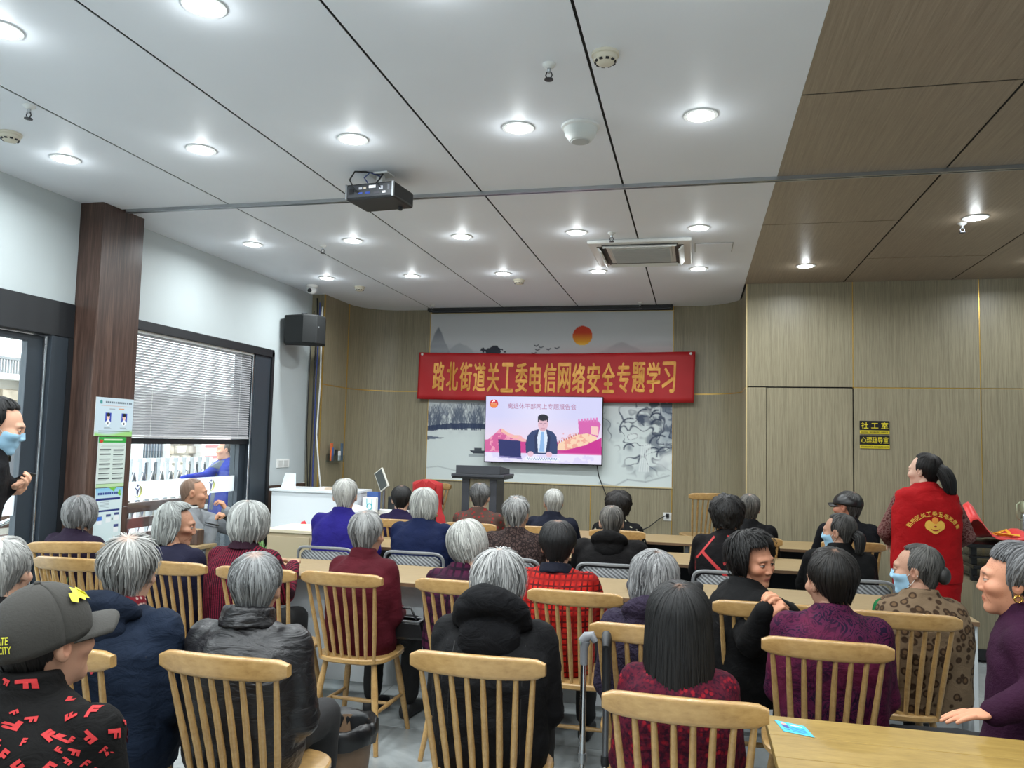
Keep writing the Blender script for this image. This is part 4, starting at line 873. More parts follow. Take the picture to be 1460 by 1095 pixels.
Rm = Matrix.Rotation(math.radians(-14), 3, 'Z') @ Matrix.Rotation(math.radians(-36), 3, 'Y') @ Matrix.Rotation(math.radians(-14), 3, 'X')
MB().box((-.02, 0, .33), (.12, .022, .235), Rm).build('casing', mat('monitor_silver', S(190, 188, 178), .4), tm, None, .006); MB().box(Vector((-.02, 0, .33)) + Rm @ Vector((0, -.0125, 0)), (.096, .003, .205), Rm).build('screen', mat('dark_screen', S(70, 74, 72), .25), tm); MB().tube([(0, .02, 0), (0, .02, .28)], .014, 8).build('stand', M_silver, tm, 60); MB().lathe([(.08, 0), (.08, .008), (.03, .015)], (0, .02, 0), 18).build('foot', M_silver, tm, 40)
at(MB().bb(-3.02, -2.68, 7.5, 7.66, .826, 1.0).build('black_printer', mat('printer_black', S(30, 32, 34), .45), None, None, .012), 'black printer on the desk behind the gift bag', 'printer')
at(MB().bb(-3.22, -2.78, 7.42, 7.49, .826, .87).build('paper_ream', M_paper, None, None, .002), 'white sheets lying before the printer', 'papers')
gb = empty('gift_bag', (-3.13, 7.32, .826)); tag(gb, 'small white gift bag with teal ring print on the desk', 'gift bag')
MB().bb(-.07, .07, -.03, .03, 0, .17).build('bag', M_paper, gb, None, .003); M_teal = mat('teal_print', S(80, 180, 190), .5)
MB().tube([(.026 * math.cos(a) + .005, -.0315, .08 + .03 * math.sin(a)) for a in np.linspace(0, 6.3, 20)], .005, 6, False).build('ring_print', M_teal, gb, 60); MB().tube([(-.025, -.0315, .16), (-.022, -.0315, .1)], .003, 5).tube([(.03, -.0315, .16), (.03, -.0315, .1)], .003, 5).build('handle_print', M_teal, gb)
at(MB().bb(-3.19, -3.07, 7.37, 7.43, .87, 1.045).build('photo_card', mat('photo_blue', S(60, 90, 150), .4)), 'blue photo card standing behind the gift bag', 'card')
def crumple(name, c, r, mt, label, cat, seed=0, rough=.35):
    me = MB().ell((0, 0, 0), r, 22, 14); rs = np.random.RandomState(seed); ph = rs.rand(6, 3) * 18 - 9; v = np.array(me.v); n = np.zeros(len(v))
    for p in ph: n += np.abs(np.sin(v / np.array(r) @ p * .35))
    v = v * (1 - rough * .5 + rough * (n / 6)[:, None]); v[:, 2] = np.maximum(v[:, 2], -r[2] * .55) + r[2] * .55; me.v = [tuple(p + np.array(c)) for p in v]
    return tag(me.build(name, mt, None, 30), label, cat)
crumple('plastic_bag', (-3.22, 7.2, .826), (.13, .06, .06), mat('thin_white_plastic', S(222, 222, 224), .3), 'crumpled white plastic bag on the desk', 'plastic bag', 3, .6)
at(MB().bb(-3.1, -2.75, 7.15, 7.26, .826, .84).build('magazine', mat('magazine_cover', S(206, 206, 190), .5)), 'magazines lying flat on the desk edge', 'magazine')
crumple('green_bag', (-2.86, 5.5, 0), (.07, .1, .4), mat('bright_green_bag', S(40, 200, 60), .5), 'bright green shopping bag beside the beige cabinet', 'bag', 5, .3)
crumple('blue_bag', (-3.25, 6.62, .38), (.14, .1, .26), mat('sky_blue_bag', S(70, 180, 226), .4), 'sky blue plastic bag standing on the stool', 'bag', 8, .6)
crumple('red_bag', (-3.5, 6.66, .38), (.06, .09, .26), mat('red_bag', S(200, 30, 40), .5), 'red bag tucked behind the blue bag', 'bag', 9, .5)
sto = empty('low_stool', (-3.35, 6.64, 0)); tag(sto, 'low stool under the shopping bags', 'stool'); MB().bb(-.24, .26, -.15, .15, .355, .38).build('seat', M_table, sto, None, .004)
for sx in (-1, 1):
    for sy in (-1, 1): MB().bb(-.02 + sx * .18 - .015, -.02 + sx * .18 + .015, sy * .12 - .015, sy * .12 + .015, 0, .355).build('leg', M_chair, sto)
# lectern
le = empty('lectern', (-2.22, 8.2, .2)); tag(le, 'dark grey lectern with a wood inset on the stage', 'lectern')
MB().bb(-.19, .19, -.17, .2, 0, .06).build('base', M_dgrey, le, None, .004); MB().bb(-.19, -.11, -.15, .18, .06, .98).build('side_post', M_dgrey, le, None, .004); MB().bb(.11, .19, -.15, .18, .06, .98).build('side_post', M_dgrey, le, None, .004); MB().bb(-.11, .11, -.13, .16, .06, .98).build('front_inset', M_wallwood, le); MB().lathe([(.012, 0), (.01, .004)], (0, -.13, .92), 12, Matrix.Rotation(math.pi / 2, 3, 'X')).build('lock', M_silver, le)
MB().bb(-.29, .29, -.22, .22, 1.0, 1.03).build('lower_top', M_dgrey, le, None, .004); MB().bb(-.285, .285, -.2, .2, .98, 1.0).build('trim_band', M_plk, le); MB().prism([(-.22, 0), (.22, 0), (.22, .05), (-.22, .09)], lambda u, v, d: (d, u, 1.03 + v), -.24, .24).build('reading_top', M_dgrey, le, None, .004)
# red coat draped on the stage chair
g_ = []
for j in range(15):
    v = j / 14; row = []
    for i in range(21):
        u = -1 + i / 10; w = .16 + .05 * v + .03 * (v > .5) * v
        row.append((u * w + .01 * math.sin(v * 9 + u), -.03 - .03 * (1 - u * u) + .028 * math.sin(u * 7 + v * 2) * (.2 + v) - .05 * v, .745 - v * .62 + (.03 * (1 - u * u) - .01 * u * u) * (v < .1)))
    g_.append(row)
g_.insert(0, [(p[0] * .9, p[1] + .07, p[2] - .02) for p in g_[0]]); g_.insert(0, [(p[0], p[1] + .03, p[2] - .22) for p in g_[0]])
rcm = empty('red_coat', (-2.81, 8.13, .38)); tag(rcm, 'red coat with gold buttons draped over the stage chair', 'coat')
o = MB().sheet(g_).build('coat_cloth', mat('coat_red', S(172, 22, 26), .7, sheen=.3), rcm, 180); md = o.modifiers.new('t', 'SOLIDIFY'); md.thickness = .012
for s in (-1, 1): MB().prism([(0, .72), (s * .03, .79), (s * .12, .74), (s * .05, .56), (s * .015, .58)], lambda u, v, d: (u, -.085 - d, v - .02), 0, .012).build('lapel', mat('coat_red', S(172, 22, 26), .7), rcm, None, .004)
for k in range(3): MB().ell((.045, -.1 - .02 * k, .53 - k * .08), (.011, .006, .011), 10, 6).build('button', M_gold, rcm, 180)
# waste bin
wbn = empty('waste_bin', (-1.53, 3.36, 0)); tag(wbn, 'brown waste bin with a black liner beside the black jacket', 'waste bin')
MB().lathe([(.11, 0), (.135, .26), (.14, .3), (.132, .3), (.127, .26), (.1, .01)], (0, 0, 0), 24).build('bucket', mat('bin_brown', S(104, 82, 62), .5, var=.2, stretch=(1, 1, .2)), wbn, 40)
rg = []
for k, (r, z) in enumerate(((.118, .12), (.126, .29), (.142, .325), (.158, .31), (.157, .27), (.15, .235))):
    rg.append([(r * (1 + .03 * math.sin(a * 7 + k) + .02 * math.sin(a * 13)) * math.cos(a), r * (1 + .03 * math.sin(a * 7 + k)) * math.sin(a), z + .008 * math.sin(a * 5 + k * 2)) for a in np.linspace(0, 2 * math.pi, 36, endpoint=False)])
MB().rings(rg, False).build('bin_liner', mat('black_liner', S(16, 16, 18), .35), wbn, 180); MB().ell((.15, -.02, .3), (.02, .015, .03), 10, 8).build('liner_knot', mat('black_liner', S(16, 16, 18), .35), wbn, 180)
# walking sticks
def cane(x, y, hmat, label, dx, knob):
    c = empty('walking_stick', (x, y, 0)); tag(c, label, 'walking stick', 'walking sticks')
    MB().tube([(0, 0, .02), (0, 0, .42)], .0095, 10).build('lower_shaft', M_chrome, c, 60); MB().tube([(0, 0, .42), (0, 0, .8)], .0115, 10).build('upper_shaft', mat('dull_shaft', S(120, 122, 126), .35, .8) if knob else M_chrome, c, 60); MB().lathe([(.016, .0), (.014, .03), (.01, .04)], (0, 0, 0), 12).build('rubber_tip', M_plk, c, 40); MB().lathe([(.015, .405), (.017, .42), (.015, .44)], (0, 0, 0), 12).build('lock_collar', M_plk if knob else M_silver, c, 40)
    if knob: MB().tube([(0, 0, .62), (0, 0, .76), (0, 0, .85), (.0, -.012, .872), (dx * .3, -.05, .885), (dx * .6, -.085, .874), (dx * .7, -.1, .855)], [.015, .017, .018, .018, .017, .016, .012], 10).build('handle', hmat, c, 60)
    else: MB().tube([(0, 0, .76), (0, 0, .82), (.004, 0, .845)], [.014, .015, .02], 10).tube([(-dx * .3, 0, .842), (.01, 0, .862), (dx, 0, .868), (dx * 1.5, 0, .845)], [.017, .02, .017, .011], 10).build('handle', hmat, c, 60); MB().lathe([(.019, 0), (.012, .006)], (-dx * .32, -.0, .842), 12, Matrix.Rotation(-math.pi / 2, 3, 'Y')).build('handle_cap', mat('sage_cap', S(130, 150, 140), .5), c, 40)
cane(-.4, 2.98, mat('cane_grey', S(120, 122, 126), .5), 'chrome walking stick with a grey T-handle', .028, False)
cane(-.315, 2.98, mat('cane_black', S(28, 29, 31), .5), 'walking stick with a long black curved grip', .01, True)
# serving trolley with flag and flask
bt = empty('black_trolley', (2.42, 7.0, 0)); tag(bt, 'black low trolley stacked beneath the red flag', 'trolley')
for k, z in enumerate((.86, .78, .7, .63)): MB().bb(-.4 + .02 * k, .6, -.3 + .03 * (k % 2), .3, z, z + (.03 if k % 2 == 0 else .018)).build('black_tray', mat('gloss_black', S(18, 16, 17), .25), bt, None, .006)
MB().bb(-.36, .56, -.26, .28, .1, .6).build('cupboard', M_wallwood, bt); MB().bb(-.36, .56, -.27, .28, .02, .1).build('plinth', M_plk, bt)
for yy in (-.2, .2):
    for xx in (-.33, .52): MB().bb(xx - .02, xx + .02, yy - .02, yy + .02, 0, .86).build('post', M_plk, bt)
g_ = []
for j in range(13):
    v = j / 12; row = []
    for i in range(25):
        u = i / 24; ridge = .36 * math.exp(-((u - .12) / .13) ** 2) * (1 - .35 * v) + .1 * math.exp(-((u - .55) / .2) ** 2)
        z = .9 + ridge * (1 - abs(v - .35) * 1.5) + .012 * math.sin(u * 21 + v * 6); row.append((2.0 + u * .75 - .04 * v, 6.68 + v * .5 + .02 * math.sin(u * 15), max(.9 if v > .15 or u < .5 else .82 + .5 * v, z)))
    g_.append(row)
o = MB().sheet(g_).build('red_flag', mat('flag_red', S(206, 30, 26), .45, sheen=.2), None, 180); tag(o, 'crumpled red flag with yellow lettering heaped on the black trolley', 'flag'); md = o.modifiers.new('t', 'SOLIDIFY'); md.thickness = .003
bv = BVHTree.FromPolygons([Vector(p) for r in g_ for p in r], [(i * 25 + j, i * 25 + j + 1, (i + 1) * 25 + j + 1, (i + 1) * 25 + j) for i in range(12) for j in range(24)])
for k, (chx, x0) in enumerate((('五', 2.2), ('老', 2.46))):
    v, f = fit_text(chx, x0, x0 + .2, 6.74, 7.02); vs = []
    for a, b in v: h = bv.ray_cast(Vector((a, b, 2)), Vector((0, 0, -1))); vs.append(tuple(h[0] + Vector((0, -.003, .006))) if h[0] is not None else None)
    fs = [q for q in f if all(vs[i] is not None for i in q)]; mb = MB(); mb.add([p or (x0, 6.8, .9) for p in vs], fs); mb.build('flag_lettering', mat('flag_yellow', S(226, 160, 40), .5), o)
th = empty('steel_flask', (2.68, 7.4, .9)); tag(th, 'steel vacuum flask with a green-grey collar by the wood wall', 'flask'); th.location = (2.62, 7.18, .89)
MB().lathe([(.06, 0), (.062, .02), (.062, .2), (.055, .215)], (0, 0, 0), 24).build('body', M_chrome, th, 40); MB().lathe([(.056, .214), (.064, .222), (.064, .29), (.05, .31)], (0, 0, 0), 24).build('collar', mat('flask_collar', S(140, 146, 120), .35, .3), th, 40); MB().lathe([(.04, .31), (.03, .335), (.012, .345), (.016, .36), (.006, .37)], (0, 0, 0), 18).build('lid', M_chrome, th, 40); MB().tube([(-.06, 0, .3), (-.085, 0, .28), (-.085, 0, .18), (-.06, 0, .16)], .009, 8).build('handle', mat('flask_collar', S(140, 146, 120), .35, .3), th, 60)
# things on the third row tables
crumple('navy_pouch', (-.3, 4.6, .75), (.08, .06, .05), mat('navy_cloth', S(34, 44, 66), .7), 'small navy pouch on the table by the red plaid jacket', 'pouch', 12, .3)
crumple('black_bag', (-.0, 4.72, .75), (.05, .04, .035), mat('black_cloth_bag', S(22, 22, 24), .6), 'small black bag on the table behind the grey bob', 'bag', 14, .4)
hb = empty('black_handbag', (-1.52, 4.06, .52)); tag(hb, 'black leather handbag on the lap of the maroon coat', 'handbag'); MB().prism([(-.14, 0), (.14, 0), (.11, .1), (-.11, .1)], lambda u, v, d: (u, d, v), -.05, .05).build('body', mat('black_leather', S(20, 20, 22), .3), hb, None, .015); MB().tube([(-.08, -.02, .1), (-.05, -.02, .16), (.05, -.02, .16), (.08, -.02, .1)], .007, 8).build('strap', mat('black_leather', S(20, 20, 22), .3), hb, 60); MB().bb(-.11, .11, -.052, .052, .094, .1).build('zip', M_silver, hb)
# plants
def plant(name, x, y, z, n, h, label, pot):
    p = empty(name, (x, y, z)); tag(p, label, 'plant')
    MB().lathe([(.07, 0), (.09, .14), (.095, .16), (.085, .16), (.08, .14)], (0, 0, 0), 18).build('pot', pot, p, 40); MB().lathe([(.08, .13), (.02, .14)], (0, 0, 0), 12).build('soil', mat('soil', S(50, 40, 32), .9), p)
    lm = mat('leaf_green', S(110, 150, 84), .45, var=.2, vscale=12)
    for k in range(n):
        a = rnd.uniform(0, 6.28); r = rnd.uniform(.03, .14); hh_ = rnd.uniform(.4, 1) * h; tip = Vector((r * math.cos(a) * 1.6, r * math.sin(a) * 1.6, .15 + hh_)); b = Vector((.01 * math.cos(a), .01 * math.sin(a), .14)); side = Vector((-math.sin(a), math.cos(a), 0)); m_ = b.lerp(tip, .6) + Vector((0, 0, .04)); w = .028
        lf = MB(); lf.add([b, m_ - side * w, m_ + Vector((0, 0, .006)), m_ + side * w, tip], [(0, 1, 2), (0, 2, 3), (1, 4, 2), (2, 4, 3)]); lf.build('leaf', lm, p, 60)
plant('potted_plant', -3.75, 4.05, 0, 26, .62, 'leafy green potted plant by the glazed door', mat('pot_white', S(200, 200, 196), .4))
plant('potted_plant', -4.0, 6.75, .0, 30, .62, 'leafy potted plant at the window foot', mat('pot_white', S(200, 200, 196), .4))

# ================================================================ PEOPLE
def smin(a, b, k): h = np.clip(.5 + .5 * (b - a) / k, 0, 1); return b + (a - b) * h - k * h * (1 - h)
def sd_ell(p, c, r): q = (p - np.array(c)) / np.array(r); k = np.linalg.norm(q, axis=1); return (k - 1) * min(r) * .9
def sd_cap(p, a, b, r0, r1):
    a = np.array(a); b = np.array(b); d = b - a; t = np.clip(((p - a) @ d) / (d @ d), 0, 1); return np.linalg.norm(p - a - t[:, None] * d, axis=1) - (r0 + (r1 - r0) * t)
def head_sdf(p, gaunt=0.0):
    q = p.copy(); q[:, 0] = np.abs(q[:, 0])
    d = sd_ell(p, (0, -.015, .03), (.074, .094, .083))
    d = smin(d, sd_ell(p, (0, .024, -.038), (.058 - .004 * gaunt, .066, .078)), .03)
    d = smin(d, sd_ell(p, (0, .066, -.098), (.022, .02, .018)), .022)
    d = smin(d, sd_cap(q, (0, .082, .027), (.04, .07, .024), .012, .009), .016)                  # brow
    d = smin(d, sd_ell(q, (.043, .056, -.022), (.024, .026, .02)), .02)                            # cheekbone
    e = sd_ell(q, (.031, .104, .006), (.019, .022, .013)); d = -smin(-d, e, .012)                  # eye socket
    d = smin(d, sd_ell(q, (.0305, .0745, .004), (.0135, .0135, .0125)), .003)                      # eyeball
    d = smin(d, sd_cap(p, (0, .087, .012), (0, .0985, -.028), .0065, .0105), .012)                   # nose
    d = smin(d, sd_ell(q, (.011, .092, -.033), (.0085, .01, .0075)), .006)
    d = smin(d, sd_cap(q, (0, .0865, -.06), (.02, .077, -.063), .0055, .003), .007)                # lips
    d = smin(d, sd_cap(q, (0, .0845, -.0705), (.017, .077, -.068), .006, .003), .007)
    if gaunt: g_ = sd_ell(q, (.062, .062, -.058), (.016, .03, .026)); d = -smin(-d, g_, .02)
    ear = sd_ell(q, (.077, -.012, -.002), (.011, .019, .031)); cav = sd_ell(q, (.091, -.008, -.001), (.01, .01, .018)); ear = np.maximum(ear, -cav); d = smin(d, ear, .007)
    d = smin(d, sd_cap(p, (0, -.022, -.05), (0, -.038, -.185), .05, .054), .03)                   # neck
    return d
def ico(sub):
    b = bmesh.new(); bmesh.ops.create_icosphere(b, subdivisions=sub, radius=1); v = np.array([x.co[:] for x in b.verts]); f = np.array([[q.index for q in x.verts] for x in b.faces]); b.free(); return v, f
def make_head(sub, gaunt=0.0):
    d, f = ico(sub); d = d / np.linalg.norm(d, axis=1)[:, None]; t = np.full(len(d), .3)
    for _ in range(90): t -= np.clip(head_sdf(d * t[:, None], gaunt), -.01, .03) * .55
    return d * t[:, None], f
HEADS = {'c': make_head(5), 'f': make_head(6), 'g': make_head(6, 1.0), 'x': make_head(7)}
def skin_cols(v, tone, male=False, brow=(30, 26, 24), lip=None, age=0):
    n = len(v); base = np.array(S(*tone)[:3]); c = np.tile(base, (n, 1)); x = np.abs(v[:, 0]); y = v[:, 1]; z = v[:, 2]; fr = y > .03
    def mix(m, col, k=1):
        nonlocal c
        m = np.clip(m * k, 0, 1)[:, None]; c = c * (1 - m) + np.array(S(*col)[:3]) * m
    mix(fr * np.exp(-((x - .043) / .02) ** 2 - ((z + .03) / .02) ** 2), (tone[0], tone[1] - 26, tone[2] - 26), .5)
    mix(fr * np.exp(-(x / .02) ** 6 - ((z + .0655) / .009) ** 4), lip or (tone[0] - 22, tone[1] - 48, tone[2] - 40), .8)
    mix(fr * (np.abs(z + .0655) < .0012) * (x < .019), (90, 50, 46), .8)
    mix(fr * np.exp(-((x - .031) / .018) ** 4 - ((z - .0245 - .10 * (.031 - x)) / .0042) ** 4), brow, .75)
    mix(fr * (((x - .0305) / .014) ** 2 + ((z - .003) / .0047) ** 2 < 1), (186, 172, 162)); mix(fr * ((x - .0305) ** 2 + (z - .0035) ** 2 < .0064 ** 2), (30, 20, 16))
    mix(fr * (np.abs(z - .0085 + 12 * (x - .0305) ** 2) < .0016) * (np.abs(x - .0305) < .0155), (44, 32, 28))
    mix(fr * (np.abs(z + .004 - 8 * (x - .0305) ** 2) < .0011) * (np.abs(x - .0305) < .014), (tone[0] - 50, tone[1] - 50, tone[2] - 44), .6)
    if age:
        for a, b in ((.03, .05),): mix(fr * (np.abs(x - (.022 + .35 * (-.035 - z))) < .0018) * (z < -.035) * (z > -.075), (tone[0] - 46, tone[1] - 46, tone[2] - 40), .7)
        mix(fr * (np.abs(np.sin(z * 420)) < .2) * (z > .038) * (z < .075), (tone[0] - 30, tone[1] - 30, tone[2] - 26), .5); mix((RS.rand(n) > .96) * 1.0, (tone[0] - 30, tone[1] - 34, tone[2] - 34), .35)
    mix((x > .075) * (x < .088) * (z > -.02) * (z < .02) * (y > -.018) * (y < .004), (tone[0] - 30, tone[1] - 40, tone[2] - 38), .5)
    return c
def make_hand(curl, spread=0.0, vox=.0042, thumb_in=0.0):
    mb = MB(); mb.caps_((0, -.03, 0), (0, .02, 0), .024, .024); mb.ell((0, .048, 0), (.039, .045, .0145), 16, 10); mb.ell((-.022, .03, -.008), (.02, .03, .014), 12, 8)
    for k, (x, l) in enumerate(((-.028, .072), (-.0095, .08), (.0095, .075), (.028, .058))):
        p = Vector((x, .085 - .006 * abs(k - 1.2), .002)); a = 0; r = .0092; sx = (k - 1.5) * spread
        for j, (fr_, cu) in enumerate(zip((.46, .3, .24), curl)):
            a += math.radians(cu); d = Vector((sx * (.3 if j == 0 else .1), math.cos(a), -math.sin(a))); q = p + d * (l * fr_); mb.caps_(p, q, r, r * .9, 8); p = q; r *= .9
    t0 = Vector((-.028, .025, -.008)); t1 = Vector((-.052 + .03 * thumb_in, .055, -.018 - .012 * thumb_in)); t2 = Vector((-.056 + .05 * thumb_in, .088, -.024 - .02 * thumb_in)); mb.caps_(t0, t1, .0125, .0105, 8); mb.caps_(t1, t2, .0102, .0078, 8)
    me = remesh(mb, vox, 3); v = np.array([p.co[:] for p in me.vertices]); f = [tuple(p.vertices) for p in me.polygons]; bpy.data.meshes.remove(me); return v, f
def remesh(mb, vox, it=4, disp=0, dsc=.08, fac=.5):
    me = mb.mesh('tmp'); ob = bpy.data.objects.new('tmp', me); COL.objects.link(ob)
    r = ob.modifiers.new('r', 'REMESH'); r.mode = 'VOXEL'; r.voxel_size = vox; r.use_smooth_shade = True
    s = ob.modifiers.new('s', 'SMOOTH'); s.iterations = it; s.factor = fac
    tx = None
    if disp:
        tx = bpy.data.textures.new('folds', 'CLOUDS'); tx.noise_scale = dsc; tx.noise_depth = 2
        d = ob.modifiers.new('d', 'DISPLACE'); d.texture = tx; d.strength = disp; d.mid_level = .5; d.texture_coords = 'GLOBAL'
        ob.location = (rnd.uniform(-9, 9), 0, 0)
    dg = bpy.context.evaluated_depsgraph_get(); out = bpy.data.meshes.new_from_object(ob.evaluated_get(dg))
    bpy.data.objects.remove(ob); bpy.data.meshes.remove(me)
    return out
HAND = {'relax': make_hand((22, 28, 20)), 'fist': make_hand((75, 85, 60), 0, .0042, 1), 'flat': make_hand((8, 8, 6), .12), 'hold': make_hand((50, 45, 30), 0, .0042, .4), 'far': make_hand((22, 28, 20), 0, .008)}
M_skin = colmat('skin', .55, 0, .3)
M_hair = colmat('hair', .55, 0, .3)

def hair_mesh(hs, st, cols, tone, seed, near=False):
    """hair as a shell plus tapering locks, grown from the crown"""
    rs = np.random.RandomState(seed); na, ns = 72, 20
    ct = math.radians(st.get('ct', 22)); C = np.array([0, -math.sin(ct), math.cos(ct)]); F = np.array([0, math.cos(ct), math.sin(ct)]); Sx = np.array([1., 0, 0])
    vol = st['vol']; hc = np.array([0, -.015, .03]); rad = np.array([.074, .094, .083]); A = np.linspace(-math.pi, math.pi, na)
    ss = lambda a, b, x: (lambda t: t * t * (3 - 2 * t))(np.clip((x - a) / (b - a), 0, 1))
    grid = np.zeros((na, ns, 3)); jit = np.convolve(rs.normal(0, 1, na + 2), np.ones(3) / 1.7, 'valid'); jit[-1] = jit[0]
    for i, a in enumerate(A):
        th = np.radians(np.linspace(0, 150, 76)); dr = np.cos(th)[:, None] * C + np.sin(th)[:, None] * (math.cos(a) * F + math.sin(a) * Sx); dr = np.sign(dr) * np.abs(dr) ** .88
        ad = math.degrees(abs(a)); side = ss(50, 100, ad) - ss(120, 160, ad); vv = vol * (1 + st.get('sidev', 0) * side) * (1 - st.get('top', 0.) * np.clip(dr[:, 2], 0, 1) ** 2)
        P_ = hc + dr * (rad + vv[:, None]); hang = np.argmax(dr[:, 2] < st.get('hang', -.12)); hang = hang if hang > 0 else 75
        p0 = P_[hang]; kk = np.linspace(.004, .5, 60); out = np.array([p0[0], p0[1], 0]); out = out / (np.linalg.norm(out) + 1e-9)
        dn = p0 + np.array([0, 0, -1.]) * kk[:, None] - out * (st.get('inw', .15) * kk + st.get('curlin', 0) * np.maximum(0, kk - (p0[2] - st['back']) + .05))[:, None]
        path = np.vstack([P_[:hang + 1], dn]); seg = np.r_[0, np.cumsum(np.linalg.norm(np.diff(path, axis=0), axis=1))]
        zl = st['side'] + (st['back'] - st['side']) * ss(95, 145, ad); sb = seg[np.argmax(path[:, 2] < zl)] if (path[:, 2] < zl).any() else seg[-1]
        sf = np.interp(math.radians(st['front']), th, seg[:76] if hang >= 75 else np.interp(th, th[:hang + 1], seg[:hang + 1]))
        w = ss(st['open'] - 16, st['open'] + 16, ad + st.get('asym', 0) * math.copysign(1, a)); se = (sf + (sb - sf) * w) * (1 + .035 * jit[i])
        sm = np.linspace(0, se, ns)
        for k in range(3): grid[i, :, k] = np.interp(sm, seg, path[:, k])
    curl = st.get('curl', 0)
    cen = np.stack([np.zeros_like(grid[..., 0]), np.full_like(grid[..., 0], -.015), np.clip(grid[..., 2], -.02, .03)], -1); nrm = grid - cen; nrm /= np.linalg.norm(nrm, axis=2)[..., None] + 1e-9
    tap = np.linspace(0, 1, ns)
    if st.get('taper', 0): grid = grid - nrm * (vol * st['taper'] * np.clip((tap - .55) / .45, 0, 1))[None, :, None]
    if curl:
        ph = rs.rand(8, 3) * 2 - 1; wv = sum(np.sin(grid @ (p * 150) + k) for k, p in enumerate(ph)) / 3; grid = grid + nrm * (curl * wv)[..., None]; grid[-1] = grid[0]
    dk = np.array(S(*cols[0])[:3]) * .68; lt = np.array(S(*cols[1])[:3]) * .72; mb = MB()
    i_ = np.arange(na * ns).reshape(na, ns); fs = [(i_[i, j], i_[i, j + 1], i_[i + 1, j + 1], i_[i + 1, j]) for i in range(na - 1) for j in range(ns - 1)]
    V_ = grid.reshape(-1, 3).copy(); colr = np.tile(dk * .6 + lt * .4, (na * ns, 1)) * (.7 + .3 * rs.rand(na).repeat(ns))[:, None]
    if st.get('scalp'):
        d0 = np.linalg.norm(V_ - V_[0], axis=1); k = np.clip(1 - d0 / st['scalp'], 0, .55)[:, None] * (.4 + .6 * rs.rand(na * ns))[:, None]; colr = colr * (1 - k) + np.array(S(*tone)[:3]) * k
    if st.get('part'):        # parting line towards the face
        k = np.clip(1 - np.abs(V_[:, 0] - st['part'][0]) / .006, 0, 1) * (V_[:, 2] > .07) * (V_[:, 1] > st['part'][1]); colr = colr * (1 - k[:, None] * .7) + np.array(S(*tone)[:3]) * k[:, None] * .7
    # inner ring closing the hem
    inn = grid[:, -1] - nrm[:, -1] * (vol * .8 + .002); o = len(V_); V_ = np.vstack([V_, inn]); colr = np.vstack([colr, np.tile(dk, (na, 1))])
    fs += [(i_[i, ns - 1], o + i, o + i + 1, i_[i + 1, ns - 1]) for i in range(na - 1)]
    # locks
    Nn = int(st.get('n', 420) * (2.4 if near else 1.1)); fw = .62 if near else 1.0; K = 7; a0 = rs.rand(Nn) * (na - 1); s0 = rs.rand(Nn) ** 1.6 * .55; s1 = np.clip(s0 + .3 + .5 * rs.rand(Nn), 0, 1 + st.get('ragged', .03) * rs.rand(Nn)); tt = np.linspace(0, 1, K)
    s_ = (s0[:, None] + (s1 - s0)[:, None] * tt) * (ns - 1); wob = st.get('wob', 1.1); aa = a0[:, None] + wob * np.sin(tt * 2.5 + rs.rand(Nn, 1) * 6) * tt + curl * 110 * np.sin(tt * 9 + rs.rand(Nn, 1) * 6)
    aa = np.mod(aa, na - 1); ai = np.floor(aa).astype(int); af = (aa - ai)[..., None]; sc = np.clip(s_, 0, ns - 1.0001); si = np.floor(sc).astype(int); sf = (sc - si)[..., None]
    bil = lambda G: (G[ai, si] * (1 - af) + G[(ai + 1) % na, si] * af) * (1 - sf) + (G[ai, si + 1] * (1 - af) + G[(ai + 1) % na, si + 1] * af) * sf
    Pp = bil(grid); Nv = bil(nrm); ext = np.maximum(0, s_ - (ns - 1))[..., None]; Pp = Pp + ext * np.array([0, 0, -.012])
    lift = (.0006 + .0035 * rs.rand(Nn, 1) * np.sin(tt * math.pi) + st.get('fly', .002) * (rs.rand(Nn, 1) > .8) * tt ** 2 * 3)[..., None]; Pp = Pp + Nv * lift
    T = np.gradient(Pp, axis=1); T /= np.linalg.norm(T, axis=2)[..., None] + 1e-9; Sd = np.cross(T, Nv); Sd /= np.linalg.norm(Sd, axis=2)[..., None] + 1e-9
    wd_ = (st.get('w', .004) * fw * (.5 + rs.rand(Nn, 1)) * (np.sin(np.clip(tt * .82 + .14, 0, 1) * math.pi) ** .6 + .05))[..., None]
    LV = np.stack([Pp - Sd * wd_, Pp + Nv * wd_ * .45, Pp + Sd * wd_], 2); mixr = np.clip(rs.normal(.5, .27, (Nn, 1, 1)), 0, 1.1); az = a0 / (na - 1) * 6.2832; patch = (.12 * np.sin(2 * az + seed) + .1 * np.sin(5 * az + seed * 2))[:, None, None]; mixr = np.clip(mixr + patch + .12 - .3 * s0[:, None, None], 0, 1.1); lc = (dk * (1 - mixr) + lt * mixr) * (.92 + .1 * tt)[None, :, None]
    if st.get('scalp'):
        d0 = np.linalg.norm(Pp - grid[0, 0], axis=2)[..., None]; k = np.clip(1 - d0 / (st['scalp'] * .8), 0, .4); lc = lc * (1 - k) + np.array(S(*tone)[:3]) * k
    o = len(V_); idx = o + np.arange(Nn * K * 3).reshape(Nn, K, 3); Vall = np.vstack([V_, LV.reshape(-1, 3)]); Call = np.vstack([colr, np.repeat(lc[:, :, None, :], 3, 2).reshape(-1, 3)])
    q1 = np.stack([idx[:, :-1, :-1], idx[:, :-1, 1:], idx[:, 1:, 1:], idx[:, 1:, :-1]], -1).reshape(-1, 4)
    fs += [tuple(q) for q in q1.tolist()]
    return Vall, fs, Call
